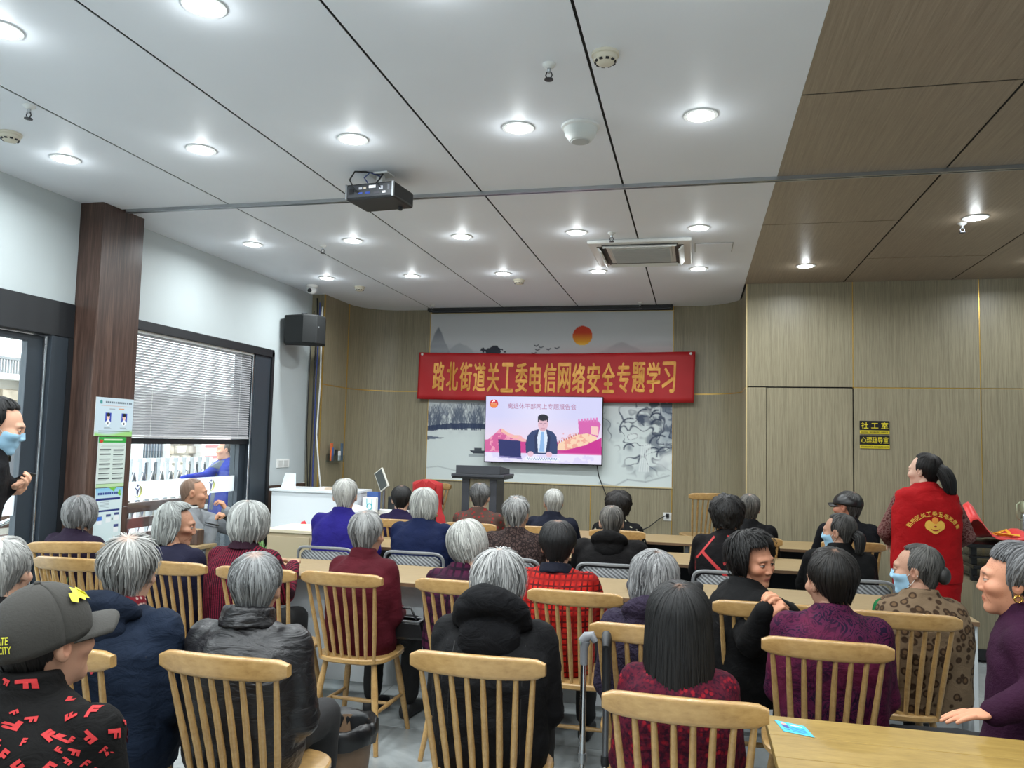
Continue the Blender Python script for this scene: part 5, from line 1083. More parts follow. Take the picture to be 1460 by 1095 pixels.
HS = dict(   # hair styles
    bob=dict(vol=.021, back=-.075, side=-.075, front=62, open=60, inw=.1, curlin=.5, sidev=.25, scalp=.016, n=620),
    longbob=dict(vol=.024, back=-.125, side=-.115, front=60, open=58, inw=.05, curlin=.3, sidev=.2, scalp=.02, n=640),
    crop=dict(vol=.018, back=-.082, side=-.022, front=60, open=74, inw=.4, taper=.85, scalp=.02, n=600, ragged=.05),
    short=dict(vol=.012, back=-.075, side=-.008, front=56, open=76, inw=.3, taper=.8, scalp=.016, n=460, w=.0036),
    buzz=dict(vol=.0025, back=-.07, side=0.0, front=54, open=78, inw=.3, taper=.5, n=60, w=.002, scalp=.03),
    straight=dict(vol=.02, back=-.205, side=-.2, front=58, open=58, inw=-.06, curlin=.0, sidev=.3, scalp=.014, n=760, w=.004, wob=.25, ragged=.06),
    perm=dict(vol=.03, back=-.075, side=-.06, front=62, open=64, inw=.2, curl=.0085, taper=.5, n=620, w=.0045, sidev=.1, ragged=.08),
    tied=dict(vol=.01, back=-.085, side=-.02, front=52, open=74, inw=.4, taper=.6, n=520, w=.0036),
    wispy=dict(vol=.024, back=-.085, side=-.06, front=66, open=64, inw=.15, curlin=.3, n=700, ragged=.1, fly=.006, scalp=.018),
    bowl=dict(vol=.028, back=-.09, side=-.06, front=80, open=62, inw=.25, curlin=.4, sidev=.2, n=800, w=.004, curl=.0025, ragged=.12, fly=.006),
)
def orient(p, fwd, up):
    f = Vector(fwd).normalized(); u = Vector(up); x = f.cross(u).normalized(); u = x.cross(f).normalized()
    return Matrix(((x.x, f.x, u.x, p[0]), (x.y, f.y, u.y, p[1]), (x.z, f.z, u.z, p[2]), (0, 0, 0, 1)))
def tmesh(v, M): v = np.asarray(v); m = np.array(M); return v @ m[:3, :3].T + m[:3, 3]
def npmesh(name, v, f, cols=None):
    me = bpy.data.meshes.new(name); me.from_pydata(np.asarray(v).tolist(), [], [tuple(int(i) for i in q) for q in f]); me.update()
    if cols is not None:
        at_ = me.attributes.new('Col', 'FLOAT_COLOR', 'POINT'); c4 = np.ones((len(v), 4), np.float32); c4[:, :3] = cols; at_.data.foreach_set('color', c4.ravel())
    me.shade_smooth(); return me
def drop_in(name, me, mt, parent):
    me.materials.clear(); me.materials.append(mt)
    o = bpy.data.objects.new(name, me); COL.objects.link(o); o.parent = parent; return o

def person(label, head, yaw=0, hyaw=None, pitch=-4, roll=0, hair='bob', hcol=((70, 70, 70), (180, 180, 178)), tone=(186, 140, 112), top=None, collar=True, legs=None, shoe=None,
           W=1.0, bulk=.012, sw=.145, lean=.02, hs=.97, arms='lap', armsW=None, hood=None, fine='c', age=1, stand=False, top_name='jacket', seed=None, wrinkle=.012, ground=0.0, hx=0.0, hz=None, collar_mat=None, hstyle=None, collar_h=.03, vox=.0125, lip=None, brow=(50, 46, 44), male=False):
    seed = seed if seed is not None else int(abs(head[0] * 1000 + head[1] * 77)) % 9999
    rz = math.radians(yaw); hyaw = yaw if hyaw is None else hyaw
    ztop = head[2]; lift = dict(HS[hair], **(hstyle or {}))['vol'] * .75 if hair else .0
    zc = ztop - lift * hs - .113 * hs - ground
    ox = head[0] - (math.cos(rz) * hx - math.sin(rz) * lean); oy = head[1] - (math.sin(rz) * hx + math.cos(rz) * lean)
    LW = Matrix.Translation((ox, oy, ground)) @ Matrix.Rotation(rz, 4, 'Z'); WL = LW.inverted()
    loc = lambda w: WL @ Vector(w)
    hc = Vector((hx, lean, zc))
    HM = Matrix.Translation(hc) @ Matrix.Rotation(math.radians(hyaw - yaw), 4, 'Z') @ Matrix.Rotation(math.radians(pitch), 4, 'X') @ Matrix.Rotation(math.radians(roll), 4, 'Y') @ Matrix.Scale(hs, 4)
    nb = Vector((hx * .8, lean - .045, zc - .108 * hs)); zb = (.46 if not stand else (.48 * (ztop - ground)))
    shz = zc - .18 * hs; ysh = lean * .86 - .035; H = nb.z - zb
    def yc(t): return (lean - .045) * t ** 1.3 - .03 * math.sin(math.pi * min(1, t * 1.05)) * (0 if stand else 1)
    T_ = [(0, .165, .135), (.12, .18, .142), (.38, .172, .128), (.6, .18, .126), (.76, .178, .118), (.87, .15, .1), (.95, .095, .078), (1.0, .062, .062)]
    def torso(k, b, t0=0.0):
        rg = []
        for t, w, d in T_:
            if t < t0: continue
            w = (w * W + b) * k; d = (d * W + b) * k; z = zb + H * t; x0 = hx * .8 * t
            rg.append([(x0 + w * math.copysign(abs(math.cos(a)) ** .8, math.cos(a)), yc(t) + d * math.copysign(abs(math.sin(a)) ** .85, math.sin(a)), z) for a in np.linspace(0, 2 * math.pi, 28, endpoint=False)])
        return rg
    # arms: shoulder, elbow, wrist for each side
    AR = {}
    for s in (-1, 1):
        sh = Vector((hx * .6 + s * sw * W, ysh, shz))
        if stand or arms == 'down': el = sh + Vector((s * .05, -.02, -.27)); wr = el + Vector((-s * .02, .1, -.22))
        elif arms == 'table': el = sh + Vector((s * .04, .1, -.2)); wr = Vector((s * .08, .38, .80)); el.z = max(el.z, .7)
        else: el = sh + Vector((s * .03, .02, -.24)); wr = Vector((s * .09, .25, .61))
        pose = 'far'; hd = None; up = Vector((0, 0, 1))
        if armsW and s in armsW:
            q = armsW[s]
            el = loc(q[0]); wr = loc(q[1])
            if len(q) > 2: pose = q[2]
            if len(q) > 3: hd = WL.to_3x3() @ Vector(q[3])
            if len(q) > 4: up = WL.to_3x3() @ Vector(q[4])
        AR[s] = (sh, el, wr, pose, hd if hd is not None else (wr - el), up)
    # ---- body (skin): head and neck, trunk and limbs, hands in one mesh
    hv, hf = HEADS[fine]; V = [tmesh(hv, HM)]; Fs = [hf.tolist()]; Cc = [skin_cols(hv, tone, male, brow, lip, age)]; off = len(hv)
    mb = MB(); mb.rings(torso(.86, -.004)); mb.caps_(nb - Vector((0, 0, .05)), hc - Vector((0, .02, .03)), .046, .044)
    hipz = zb + .07
    if stand: LG = {s: [Vector((s * .09, 0, hipz)), Vector((s * .1, .01, .47)), Vector((s * .1, -.02, .085))] for s in (-1, 1)}
    else: LG = {s: [Vector((s * .085, .02, hipz)), Vector((s * .115, .40, .5)), Vector((s * .115, .37, .085))] for s in (-1, 1)}
    for s in (-1, 1):
        sh, el, wr = AR[s][:3]; mb.caps_(sh, el, .042, .036, 8); mb.caps_(el, wr, .034, .026, 8); a, b, c = LG[s]; mb.caps_(a, b, .07, .05, 8); mb.caps_(b, c, .046, .034, 8)
    me = remesh(mb, .024, 2); v = np.array([p.co[:] for p in me.vertices]); V.append(v); Fs.append([tuple(i + off for i in p.vertices) for p in me.polygons]); Cc.append(np.tile(np.array(S(*tone)[:3]), (len(v), 1))); off += len(v); bpy.data.meshes.remove(me)
    for s in (-1, 1):
        sh, el, wr, pose, hd, up = AR[s]; v, f = HAND[pose]; v = v * np.array([s * 1.0, 1, 1]); v = tmesh(v * .98, orient(wr, hd, up))
        V.append(v); Fs.append([tuple(i + off for i in q) for q in f]); Cc.append(np.tile(np.array(S(tone[0] + 4, tone[1] + 2, tone[2])[:3]), (len(v), 1))); off += len(v)
    me = npmesh('person', np.vstack(V), [q for F in Fs for q in F], np.vstack(Cc)); me.materials.append(M_skin)
    o = bpy.data.objects.new('person', me); COL.objects.link(o); o.matrix_world = LW; tag(o, label, 'person')
    R_ = dict(o=o, HM=HM, LW=LW, WL=WL, AR=AR, hc=hc, shz=shz, nb=nb, zb=zb)
    # ---- hair
    if hair:
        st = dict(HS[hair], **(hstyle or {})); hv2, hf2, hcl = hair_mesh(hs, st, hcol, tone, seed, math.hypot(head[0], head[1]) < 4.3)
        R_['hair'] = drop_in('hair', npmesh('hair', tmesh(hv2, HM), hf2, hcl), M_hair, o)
    # ---- upper garment
    b = bulk
    mb = MB(); rg = torso(1.0, b)
    if not stand: rg.insert(0, [(p[0] * 1.0, p[1], p[2] - .03) for p in rg[0]])
    else: rg.insert(0, [(p[0] * 1.02, p[1] * 1.0, p[2] - .13) for p in rg[0]])
    mb.rings(rg)
    for s in (-1, 1):
        sh, el, wr = AR[s][:3]; d = (wr - el).normalized()
        mb.ell(sh + Vector((-s * .02, 0, -.012)), (.06 * W + b * .6, .062 * W + b * .7, .058 + b * .6), 14, 10); mb.ell((sh.x * .52, ysh + .0, shz + .028), (.085 * W, .06 * W + b * .6, .042 + b * .4), 14, 10, Matrix.Rotation(s * .42, 3, 'Y'))
        mb.caps_(sh, el, .051 * W + b, .046 + b * .9, 14); mb.caps_(el, wr - d * .0, .049 + b * .9, .036 + b * .6, 14)
    if collar and not collar_mat: mb.tube([nb + Vector((.0, -.004, -.016)), nb + Vector((0, .004, collar_h))], [.073 + b * .5, .064 + b * .35], 22)
    me = remesh(mb, vox, 5, wrinkle, .07); R_['top'] = drop_in(top_name, me, top, o)
    R_['bvh'] = BVHTree.FromPolygons([p.co.copy() for p in me.vertices], [tuple(p.vertices) for p in me.polygons])
    if collar_mat:
        mb = MB(); mb.tube([nb + Vector((0, -.006, -.022)), nb + Vector((0, .0, .005)), nb + Vector((0, .006, collar_h))], [.085 + b * .5, .075 + b * .4, .068 + b * .35], 24)
        drop_in('collar', remesh(mb, .009, 3, .006, .05), collar_mat, o)
    if hood:
        mb = MB(); c0 = nb + Vector((0, -.075 - b, -.03)); up_ = hood.get('up', 0)
        n = 16; rg = []
        for i in range(n + 1):
            a = math.pi * i / n; x = math.cos(a) * (.088 + .012 * up_ + b * .5); y = -.085 * math.sin(a) - .012; z = -.01 + .055 * up_ * math.sin(a) + .045 * math.sin(a)
            rr = .026 + .02 * math.sin(a) + .008 * up_
            rg.append((c0.x + x, c0.y + .075 + y, c0.z + .03 + z, rr))
        mb.tube([r[:3] for r in rg], [r[3] for r in rg], 14); mb.ell(c0 + Vector((0, -.005, -.02)), (.105 + .01 * up_, .05 + .012 * up_, .07 + .02 * up_), 20, 12)
        drop_in('hood', remesh(mb, .011, 5, .016, .06), hood['mat'], o)
    # ---- trousers and shoes
    legs = legs or M_trk
    mb = MB(); mb.ell((0, .0, hipz + .0), (.165 * W, .14 * W, .105), 18, 12)
    for s in (-1, 1):
        a, bb_, c = LG[s]; mb.caps_(a, bb_, .088, .07, 14); mb.caps_(bb_, c + Vector((0, 0, .03)), .068, .056, 14)
    drop_in('trousers', remesh(mb, .024, 3, .012, .07), legs, o)
    for s in (-1, 1):
        c = LG[s][2]; rg = []
        for y, w, h, z in ((-.075, .022, .03, .03), (-.06, .034, .075, 0), (-.01, .037, .095, 0), (.05, .042, .07, 0), (.11, .046, .055, 0), (.155, .038, .045, 0), (.175, .018, .028, .004)):
            rg.append([(c.x + w * math.copysign(abs(math.cos(a)) ** .7, math.cos(a)), c.y + y + .01, z + h * (.5 + .5 * math.copysign(abs(math.sin(a)) ** .7, math.sin(a)))) for a in np.linspace(0, 2 * math.pi, 16, endpoint=False)])
        sh_ = MB().rings(rg).build('shoe', shoe or M_shoe, o, 50)
    return R_
M_trk = mat('black_trousers', S(17, 17, 19), .8, bmp=.3, bscale=30); M_shoe = mat('black_shoe', S(24, 24, 26), .5)

def cloth(name, kind, c1, c2=None, c3=None, scale=20, rough=.8, bmp=.35, bscale=14, sheen=0.0, wrinkdir=(1, 1, 1.6)):
    m, N, L, P = newmat(name); nt = m.node_tree; P.inputs['Roughness'].default_value = rough; P.inputs['Sheen Weight'].default_value = sheen
    dim = lambda q: tuple(x * .62 for x in S(*q)[:3]) + (1,); a = dim(c1); b = dim(c2 or c1); c = dim(c3 or c1); v = coords(nt); P.inputs['Specular IOR Level'].default_value = .14 if rough > .5 else .45; out = None
    if kind == 'plain':
        out = ramp(nt, noise(nt, v, 7, 4), [(.3, tuple(x * .8 for x in a[:3]) + (1,)), (.7, tuple(min(1, x * 1.15) for x in a[:3]) + (1,))])
    elif kind == 'plaid':
        fs = []
        for d in ('X', 'Z'):
            w = N.new('ShaderNodeTexWave'); w.bands_direction = d; w.inputs['Scale'].default_value = scale / 6.283; L.new(v, w.inputs['Vector']); fs.append(ramp(nt, w.outputs['Fac'], [(.72, (0, 0, 0, 1)), (.86, (1, 1, 1, 1))]))
            w = N.new('ShaderNodeTexWave'); w.bands_direction = d; w.inputs['Scale'].default_value = scale / 6.283 / 3; L.new(v, w.inputs['Vector']); fs.append(ramp(nt, w.outputs['Fac'], [(.6, (0, 0, 0, 1)), (.9, (1, 1, 1, 1))]))
        out = mixc(nt, fs[0], a, b); out = mixc(nt, fs[2], out, b); m2 = N.new('ShaderNodeMath'); m2.operation = 'MULTIPLY'; m2.inputs[1].default_value = .6; L.new(fs[1], m2.inputs[0]); out = mixc(nt, m2.outputs[0], out, c); m3 = N.new('ShaderNodeMath'); m3.operation = 'MULTIPLY'; m3.inputs[1].default_value = .6; L.new(fs[3], m3.inputs[0]); out = mixc(nt, m3.outputs[0], out, c)
    elif kind == 'stripe':
        w = N.new('ShaderNodeTexWave'); w.bands_direction = 'X'; w.inputs['Scale'].default_value = scale / 6.283; w.inputs['Distortion'].default_value = 1; w.inputs['Detail Scale'].default_value = .6; L.new(v, w.inputs['Vector'])
        w2 = N.new('ShaderNodeTexWave'); w2.bands_direction = 'Z'; w2.inputs['Scale'].default_value = scale / 6.283 * 1.6; L.new(v, w2.inputs['Vector'])
        out = mixc(nt, ramp(nt, w.outputs['Fac'], [(.45, (0, 0, 0, 1)), (.6, (1, 1, 1, 1))]), a, b); out = mixc(nt, ramp(nt, w2.outputs['Fac'], [(.8, (0, 0, 0, 1)), (.95, (.5, .5, .5, 1))]), out, b)
    elif kind in ('spots', 'rings', 'dots'):
        vo = N.new('ShaderNodeTexVoronoi'); vo.inputs['Scale'].default_value = scale; L.new(v, vo.inputs['Vector']); d = vo.outputs['Distance']
        if kind == 'rings': out = ramp(nt, d, [(.0, c), (.22, c), (.3, b), (.42, b), (.5, a)])
        elif kind == 'dots': out = ramp(nt, d, [(.16, b), (.24, a)])
        else: out = ramp(nt, d, [(.3, b), (.36, a)])
    elif kind == 'lace':
        vo = N.new('ShaderNodeTexVoronoi'); vo.feature = 'DISTANCE_TO_EDGE'; vo.inputs['Scale'].default_value = scale; L.new(v, vo.inputs['Vector']); n1 = noise(nt, v, scale * 1.4, 2)
        out = mixc(nt, ramp(nt, vo.outputs['Distance'], [(.05, (1, 1, 1, 1)), (.14, (0, 0, 0, 1))]), a, b); out = mixc(nt, ramp(nt, n1, [(.5, (0, 0, 0, 1)), (.6, (.8, .8, .8, 1))]), out, b)
    elif kind == 'brocade':
        n1 = noise(nt, v, scale, 2, .5, 2.5); mu_ = N.new('ShaderNodeMath'); mu_.operation = 'SINE'; mm = N.new('ShaderNodeMath'); mm.operation = 'MULTIPLY'; mm.inputs[1].default_value = 42; L.new(n1, mm.inputs[0]); L.new(mm.outputs[0], mu_.inputs[0])
        out = ramp(nt, mu_.outputs[0], [(.1, a), (.6, b)]); out = mixc(nt, ramp(nt, noise(nt, v, scale * .4, 2), [(.45, (0, 0, 0, 1)), (.65, (.7, .7, .7, 1))]), out, c)
    elif kind == 'flowers':
        vo = N.new('ShaderNodeTexVoronoi'); vo.inputs['Scale'].default_value = scale; L.new(v, vo.inputs['Vector']); vf = N.new('ShaderNodeTexVoronoi'); vf.inputs['Scale'].default_value = scale * 5; L.new(v, vf.inputs['Vector'])
        fl_ = ramp(nt, vo.outputs['Distance'], [(.25, (1, 1, 1, 1)), (.5, (0, 0, 0, 1))]); sp_ = ramp(nt, vf.outputs['Distance'], [(.3, (1, 1, 1, 1)), (.5, (0, 0, 0, 1))]); wv_ = N.new('ShaderNodeTexWave'); wv_.wave_type = 'RINGS'; wv_.inputs['Scale'].default_value = scale * .8; wv_.inputs['Distortion'].default_value = 6; L.new(v, wv_.inputs['Vector'])
        bs_ = mixc(nt, ramp(nt, noise(nt, v, 90, 2), [(.45, (0, 0, 0, 1)), (.6, (1, 1, 1, 1))]), a, b); out = mixc(nt, mixc(nt, fl_, (0, 0, 0, 1), sp_), bs_, c); L.new(wv_.outputs['Fac'], bs_.node.inputs[0]) if False else None
    L.new(out, P.inputs['Base Color'])
    h = noise(nt, coords(nt, wrinkdir), bscale, 4, .55, .8); L.new(bump(nt, h, bmp, .02), P.inputs['Normal'])
    return m
def decal(name, R_, polys, O, Uv, Vv, mt, off=.003, parent=None, cuts=1, bvh=None):
    """flat print draped on a garment: polys in (u,v), O/U/V in the wearer's space"""
    O = Vector(O); Uv = Vector(Uv); Vv = Vector(Vv); n = Uv.cross(Vv).normalized(); v, f = polys
    b = bmesh.new(); bv_ = [b.verts.new((p[0], p[1], 0)) for p in v]
    for q in f:
        try: b.faces.new([bv_[i] for i in q])
        except ValueError: pass
    bmesh.ops.triangulate(b, faces=b.faces)
    if cuts: bmesh.ops.subdivide_edges(b, edges=b.edges, cuts=cuts, use_grid_fill=True)
    vs = []; b.verts.index_update()
    for q in b.verts:
        p = O + Uv * q.co.x + Vv * q.co.y + n * .3; h = (bvh or R_['bvh']).ray_cast(p, -n, 1.0); vs.append((h[0] + n * off) if h[0] is not None else None)
    fs = [[q.index for q in fc.verts] for fc in b.faces]; b.free()
    fs = [q for q in fs if all(vs[i] is not None for i in q)]; vs = [tuple(p) if p is not None else (0, 0, 0) for p in vs]
    used = sorted({i for q in fs for i in q}); mp = {i: k for k, i in enumerate(used)}
    mb = MB(); mb.add([vs[i] for i in used], [tuple(mp[i] for i in q) for q in fs])
    return mb.build(name, mt, parent or R_['o'], 180)
def local_mesh(R_, mb, name, mt, smooth=60):       # shape given in head space
    mb.v = [tuple(p) for p in tmesh(np.array(mb.v), R_['HM'])]; return mb.build(name, mt, R_['o'], smooth)
def face_mask(R_, col=(150, 190, 214)):
    hv, hf = HEADS['f']; x, y, z = hv.T
    keep = (y > .014 + .25 * np.abs(z + .05)) & (z < -.012 + .014 * np.exp(-(x / .02) ** 2)) & (z > -.112); fi = [q for q in hf.tolist() if all(keep[i] for i in q)]
    used = sorted({i for q in fi for i in q}); mp = {i: k for k, i in enumerate(used)}; c = np.array([0, .02, -.05]); v = hv[used]; d = v - c; d /= np.linalg.norm(d, axis=1)[:, None]
    v = v + d * .006; v[:, 1] = np.maximum(v[:, 1], .1 - 28 * v[:, 0] ** 2 - 14 * (v[:, 2] + .04) ** 2)
    mb = MB(); mb.add(v, [tuple(mp[i] for i in q) for q in fi]); m_ = mat('surgical_mask', S(*col), .75); k = local_mesh(R_, mb, 'face_mask', m_, 180)
    for s in (-1, 1): mb = MB().tube([(s * .066, .026, -.024), (s * .074, .006, -.004), (s * .08, -.02, .01), (s * .084, -.026, -.012), (s * .074, -.002, -.045), (s * .06, .03, -.08)], .0013, 5); mb.v = [tuple(p) for p in tmesh(np.array(mb.v), R_['HM'])]; mb.build('ear_loop', M_plw, k)
    return k

wp = lambda px, py, y: tuple((lambda d: np.array([0, 0, CAMH]) + d * (y / d[1]))(RW @ _c(px, py)))     # room point on a sight line at depth y
hp = wp

GREY = ((60, 60, 60), (168, 168, 166)); WHITE = ((100, 100, 100), (184, 184, 182)); DGREY = ((30, 30, 31), (120, 120, 120)); BLACK = ((8, 7, 7), (28, 26, 25)); PEP = ((26, 25, 25), (96, 94, 92)); LGREY = ((110, 112, 110), (206, 208, 204))
T1 = (184, 146, 124); T2 = (168, 128, 106); T3 = (202, 164, 144)
# ---- nearest rows
p = person('man in dark cap and black jacket printed with red letters', hp(72, 843, 1.58), 0, -14, 8, hair='short', hcol=BLACK, hstyle=dict(vol=.004, fly=0.0), tone=(178, 134, 110), top=cloth('black_print_jacket', 'plain', (20, 19, 19), bmp=.4), W=1.08, bulk=.016, sw=.155, fine='f', age=0, hs=1.0, collar_h=.06, male=True)
PCAP = p
M_cap = mat('washed_black_cap', S(48, 46, 42), .85, bmp=.3, bscale=160)
def dome(R_, rad, zc, low, mt, name='cap', seams=6, ribs=True):
    hc_ = np.array([0, -.013, .03]); mb = MB(); na, nt_ = 48, 14; g_ = []
    for i in range(na):
        a = 2 * math.pi * i / na; row = []
        for j in range(nt_):
            th = (j / (nt_ - 1)) * math.radians(low + 10 * (math.sin(a) < 0) * abs(math.sin(a))); r = 1 - (.012 * max(0, math.cos(a * seams) - .93) / .07 if ribs else 0)
            row.append((hc_[0] + rad[0] * r * math.sin(th) * math.cos(a), hc_[1] + rad[1] * r * math.sin(th) * math.sin(a), hc_[2] + rad[2] * r * math.cos(th)))
        g_.append(row)
    g_.append(g_[0]); mb.sheet(g_); verts = [Vector(q) for q in mb.v]; fs = list(mb.f); k = local_mesh(R_, mb, name, mt, 50); md = k.modifiers.new('t', 'SOLIDIFY'); md.thickness = .004
    bvh = BVHTree.FromPolygons([Vector(q) for q in mb.v], fs); return k, bvh
cap, cbv = dome(p, (.092, .114, .112), 0, 100, M_cap)
def bill(R_, w, l, y0, z0, droop, mt, parent):
    g_ = []
    for j in range(8):
        v = j / 7; row = []
        for i in range(15):
            u = -1 + i / 7; x = u * w * (1 - .12 * v * v); yy = y0 - .06 * u * u * (1 - v) + l * v * (1 - .45 * abs(u) ** 2.5) - .02 * u * u; row.append((x, yy, z0 - droop * v - .026 * u * u))
        g_.append(row)
    mb = MB().sheet(g_); mb.v = [tuple(q) for q in tmesh(np.array(mb.v), R_['HM'])]; o = mb.build('bill', mt, parent, 180); md = o.modifiers.new('t', 'SOLIDIFY'); md.thickness = .005
bill(p, .088, .085, .088, .034, .012, M_cap, cap)
mb = MB().ell((0, -.013, .143), (.008, .008, .005), 10, 6); mb.v = [tuple(q) for q in tmesh(np.array(mb.v), p['HM'])]; mb.build('button', M_cap, cap, 180)
HMr = p['HM'].to_3x3(); M_capy = mat('cap_yellow', S(206, 200, 50), .6)
def cap_decal(body, z0, h, a_mid, w, name):     # lettering wrapped around the cap side
    v, f = fit_text(body, 0, 1, 0, 1, .015); mb = MB(); c = np.array([0, -.013, .03])
    vs = []
    for x, y in v:
        a = a_mid + (.5 - x) * -w; z = z0 + h * y; s_ = math.sqrt(max(.05, 1 - ((z - .03) / .114) ** 2)); vs.append((c[0] + .1 * s_ * math.cos(a), c[1] + .122 * s_ * math.sin(a), z))
    mb.add(vs, f); mb.v = [tuple(q) for q in tmesh(np.array(mb.v), p['HM'])]; return mb.build(name, M_capy, cap)
for body, z0, w in (('THE', .062, .22), ('EMPIRE STATE', .042, .8), ('NEW YORKCITY', .022, .86)): cap_decal(body, z0, .017, -1.4 + (.86 - w) * -.5, w, 'lettering')
mb = MB(); vs = []
for u, v_ in ((0, .55), (.1, .85), (.25, .8), (.4, 1), (.55, .85), (.7, .9), (.8, .6), (.95, .5), (1.05, .2), (.9, .1), (.8, .25), (.6, .4), (.45, .35), (.3, .55), (.15, .4)):
    a = .3 + u * .95; z = .07 + .055 * v_; s_ = math.sqrt(1 - ((z - .03) / .118) ** 2); vs.append((.1 * s_ * math.cos(a), -.013 + .122 * s_ * math.sin(a), z))
mb.add(vs, [tuple(range(len(vs)))]); mb.v = [tuple(q) for q in tmesh(np.array(mb.v), p['HM'])]; mb.build('yellow_patch', M_capy, cap)
M_redp = mat('red_print', S(170, 34, 36), .8); rr_ = random.Random(3); vF, fF = text_polys('F', 1.0, .05); vF = (vF - vF.mean(0))
placed = []
for k in range(900):
    sc_ = rr_.choice((.02, .026, .034, .042)); an = rr_.uniform(-2.6, 2.6); c_, s_ = math.cos(an) * sc_, math.sin(an) * sc_
    if k % 4: u_, w_ = rr_.uniform(-.24, .24), rr_.uniform(-.3, .12); key = (u_, w_)
    else: u_, w_ = rr_.uniform(-.12, .12), rr_.uniform(-.3, .05); key = (u_ + 5, w_)
    if any(math.hypot(key[0] - a, key[1] - b) < .55 * (sc_ + d) for a, b, d in placed) or len(placed) > 130: continue
    placed.append((key[0], key[1], sc_)); z0_ = p['shz']
    if k % 4: decal('printed_letter', p, (vF, fF), Vector((u_, -.05, z0_)) + Vector((0, .4, .917)) * w_, Vector((c_, s_ * .4, s_ * .917)), Vector((-s_, c_ * .4, c_ * .917)), M_redp)
    else: decal('printed_letter', p, (vF, fF), (0, u_, z0_ + w_), (0, c_, s_), (0, -s_, c_), M_redp)
p = person('grey-haired person in dark blue denim jacket with red patterned collar', hp(190, 767, 2.45), 0, 18, -6, hair='crop', hcol=((78, 76, 72), (176, 176, 172)), hstyle=dict(scalp=.05, vol=.024, side=-.03, fly=.006), tone=T1, top=cloth('denim_blue', 'plain', (30, 42, 62), bmp=.5), W=1.08, bulk=.022, sw=.15, collar_mat=cloth('red_floral_collar', 'spots', (130, 34, 44), (200, 170, 160), scale=60), collar_h=.04, hood=dict(mat=cloth('denim_hood', 'plain', (28, 38, 56), bmp=.5), up=0))
for z in (.84,): decal('yoke_seam', p, (np.array([(-.19, 0), (.19, 0), (.19, .006), (-.19, .006)]), [(0, 1, 2, 3)]), (0, 0, z), (1, 0, 0), (0, 0, 1), mat('seam_navy', S(18, 26, 40), .8), .002, None, 4)
for k in range(7): vv = np.array([(math.cos(a) * (1 + .3 * math.sin(3 * a)), math.sin(a)) for a in np.linspace(0, 6.2, 9)]); decal('embroidery', p, (vv, [tuple(range(9))]), (-.12 + .045 * (k % 4) + .01 * k, 0, .8 - .03 * (k // 4)), (.006 + .003 * (k % 3), 0, 0), (0, 0, .005), mat('embroidery_%d' % (k % 3), S(*[(170, 50, 60), (80, 120, 60), (190, 90, 80)][k % 3]), .8), .003)
p = person('short grey-haired person in glossy black padded jacket', hp(368, 790, 2.52), 4, 18, -6, hair='crop', hcol=((44, 44, 45), (150, 152, 152)), hstyle=dict(scalp=.04, side=-.018, back=-.082), tone=T2, top=cloth('black_padded', 'plain', (30, 29, 32), rough=.38, bmp=.6, bscale=11, sheen=0, wrinkdir=(.6, 1, 2.2)), W=1.0, bulk=.024, sw=.155, collar_h=.052, vox=.011, wrinkle=.016)
for z in (.735, .75, .765): decal('quilt_seam', p, (np.array([(-.2, 0), (.2, 0), (.2, .003), (-.2, .003)]), [(0, 1, 2, 3)]), (0, 0, z), (1, 0, 0), (0, 0, 1), M_black, .0015, None, 5)
mb = MB(); c_ = p['nb'] + Vector((0, -.004, .012)); drop_in('stand_collar', remesh(mb.tube([c_ + Vector((0, -.004, -.02)), c_ + Vector((0, 0, .012)), c_ + Vector((0, .006, .045))], [.098, .091, .083], 24), .009, 3, .012, .03), p['top'].data.materials[0], p['o'])
p = person('white-haired person in black coat with its hood down, hunched', hp(712, 788, 2.86), 2, 10, -20, hair='wispy', hcol=WHITE, hstyle=dict(vol=.022, back=-.06), tone=T1, top=cloth('black_coat', 'plain', (24, 24, 26), bmp=.45), W=1.04, bulk=.026, sw=.15, lean=.06, hood=dict(mat=cloth('black_hood', 'plain', (22, 22, 25), bmp=.6), up=1.0), vox=.0115, wrinkle=.016)
for x in (-.15, -.12, .13): decal('coat_seam', p, (np.array([(0, -.24), (.003, -.24), (.003, .1), (0, .1)]), [(0, 1, 2, 3)]), (x, 0, .78), (1, 0, 0), (0, 0, 1), M_black, .0015, None, 5)
p = person('woman with long straight black hair in burgundy flowered jacket', hp(968, 832, 2.54), 0, 3, -4, hair='straight', hcol=((6, 6, 7), (28, 27, 27)), tone=T2, top=cloth('burgundy_flowers', 'flowers', (92, 18, 40), (52, 12, 34), (158, 26, 42), scale=13, bmp=.3), W=.96, bulk=.012, sw=.128, collar_h=.03, vox=.011)
p = person('dark-haired man in purple brocade jacket', hp(1182, 783, 3.34), 0, 24, -4, roll=-4, hair='short', hcol=((10, 9, 9), (40, 36, 33)), hstyle=dict(vol=.02, side=-.02), tone=T2, top=cloth('purple_brocade', 'brocade', (86, 26, 62), (34, 14, 44), (120, 34, 66), scale=11), W=1.05, bulk=.016, sw=.15, fine='f', hs=1.0, collar_h=.035, male=True)
p = person('woman with hair bun, blue mask and leopard-spot vest over green sleeves', hp(1305, 777, 3.97), 5, 64, -2, hair='tied', hcol=((26, 26, 26), (110, 108, 104)), tone=T2, top=cloth('green_sweater', 'plain', (20, 110, 60)), W=1.0, bulk=.004, sw=.145, fine='f', collar=False)
PV = p; face_mask(p)
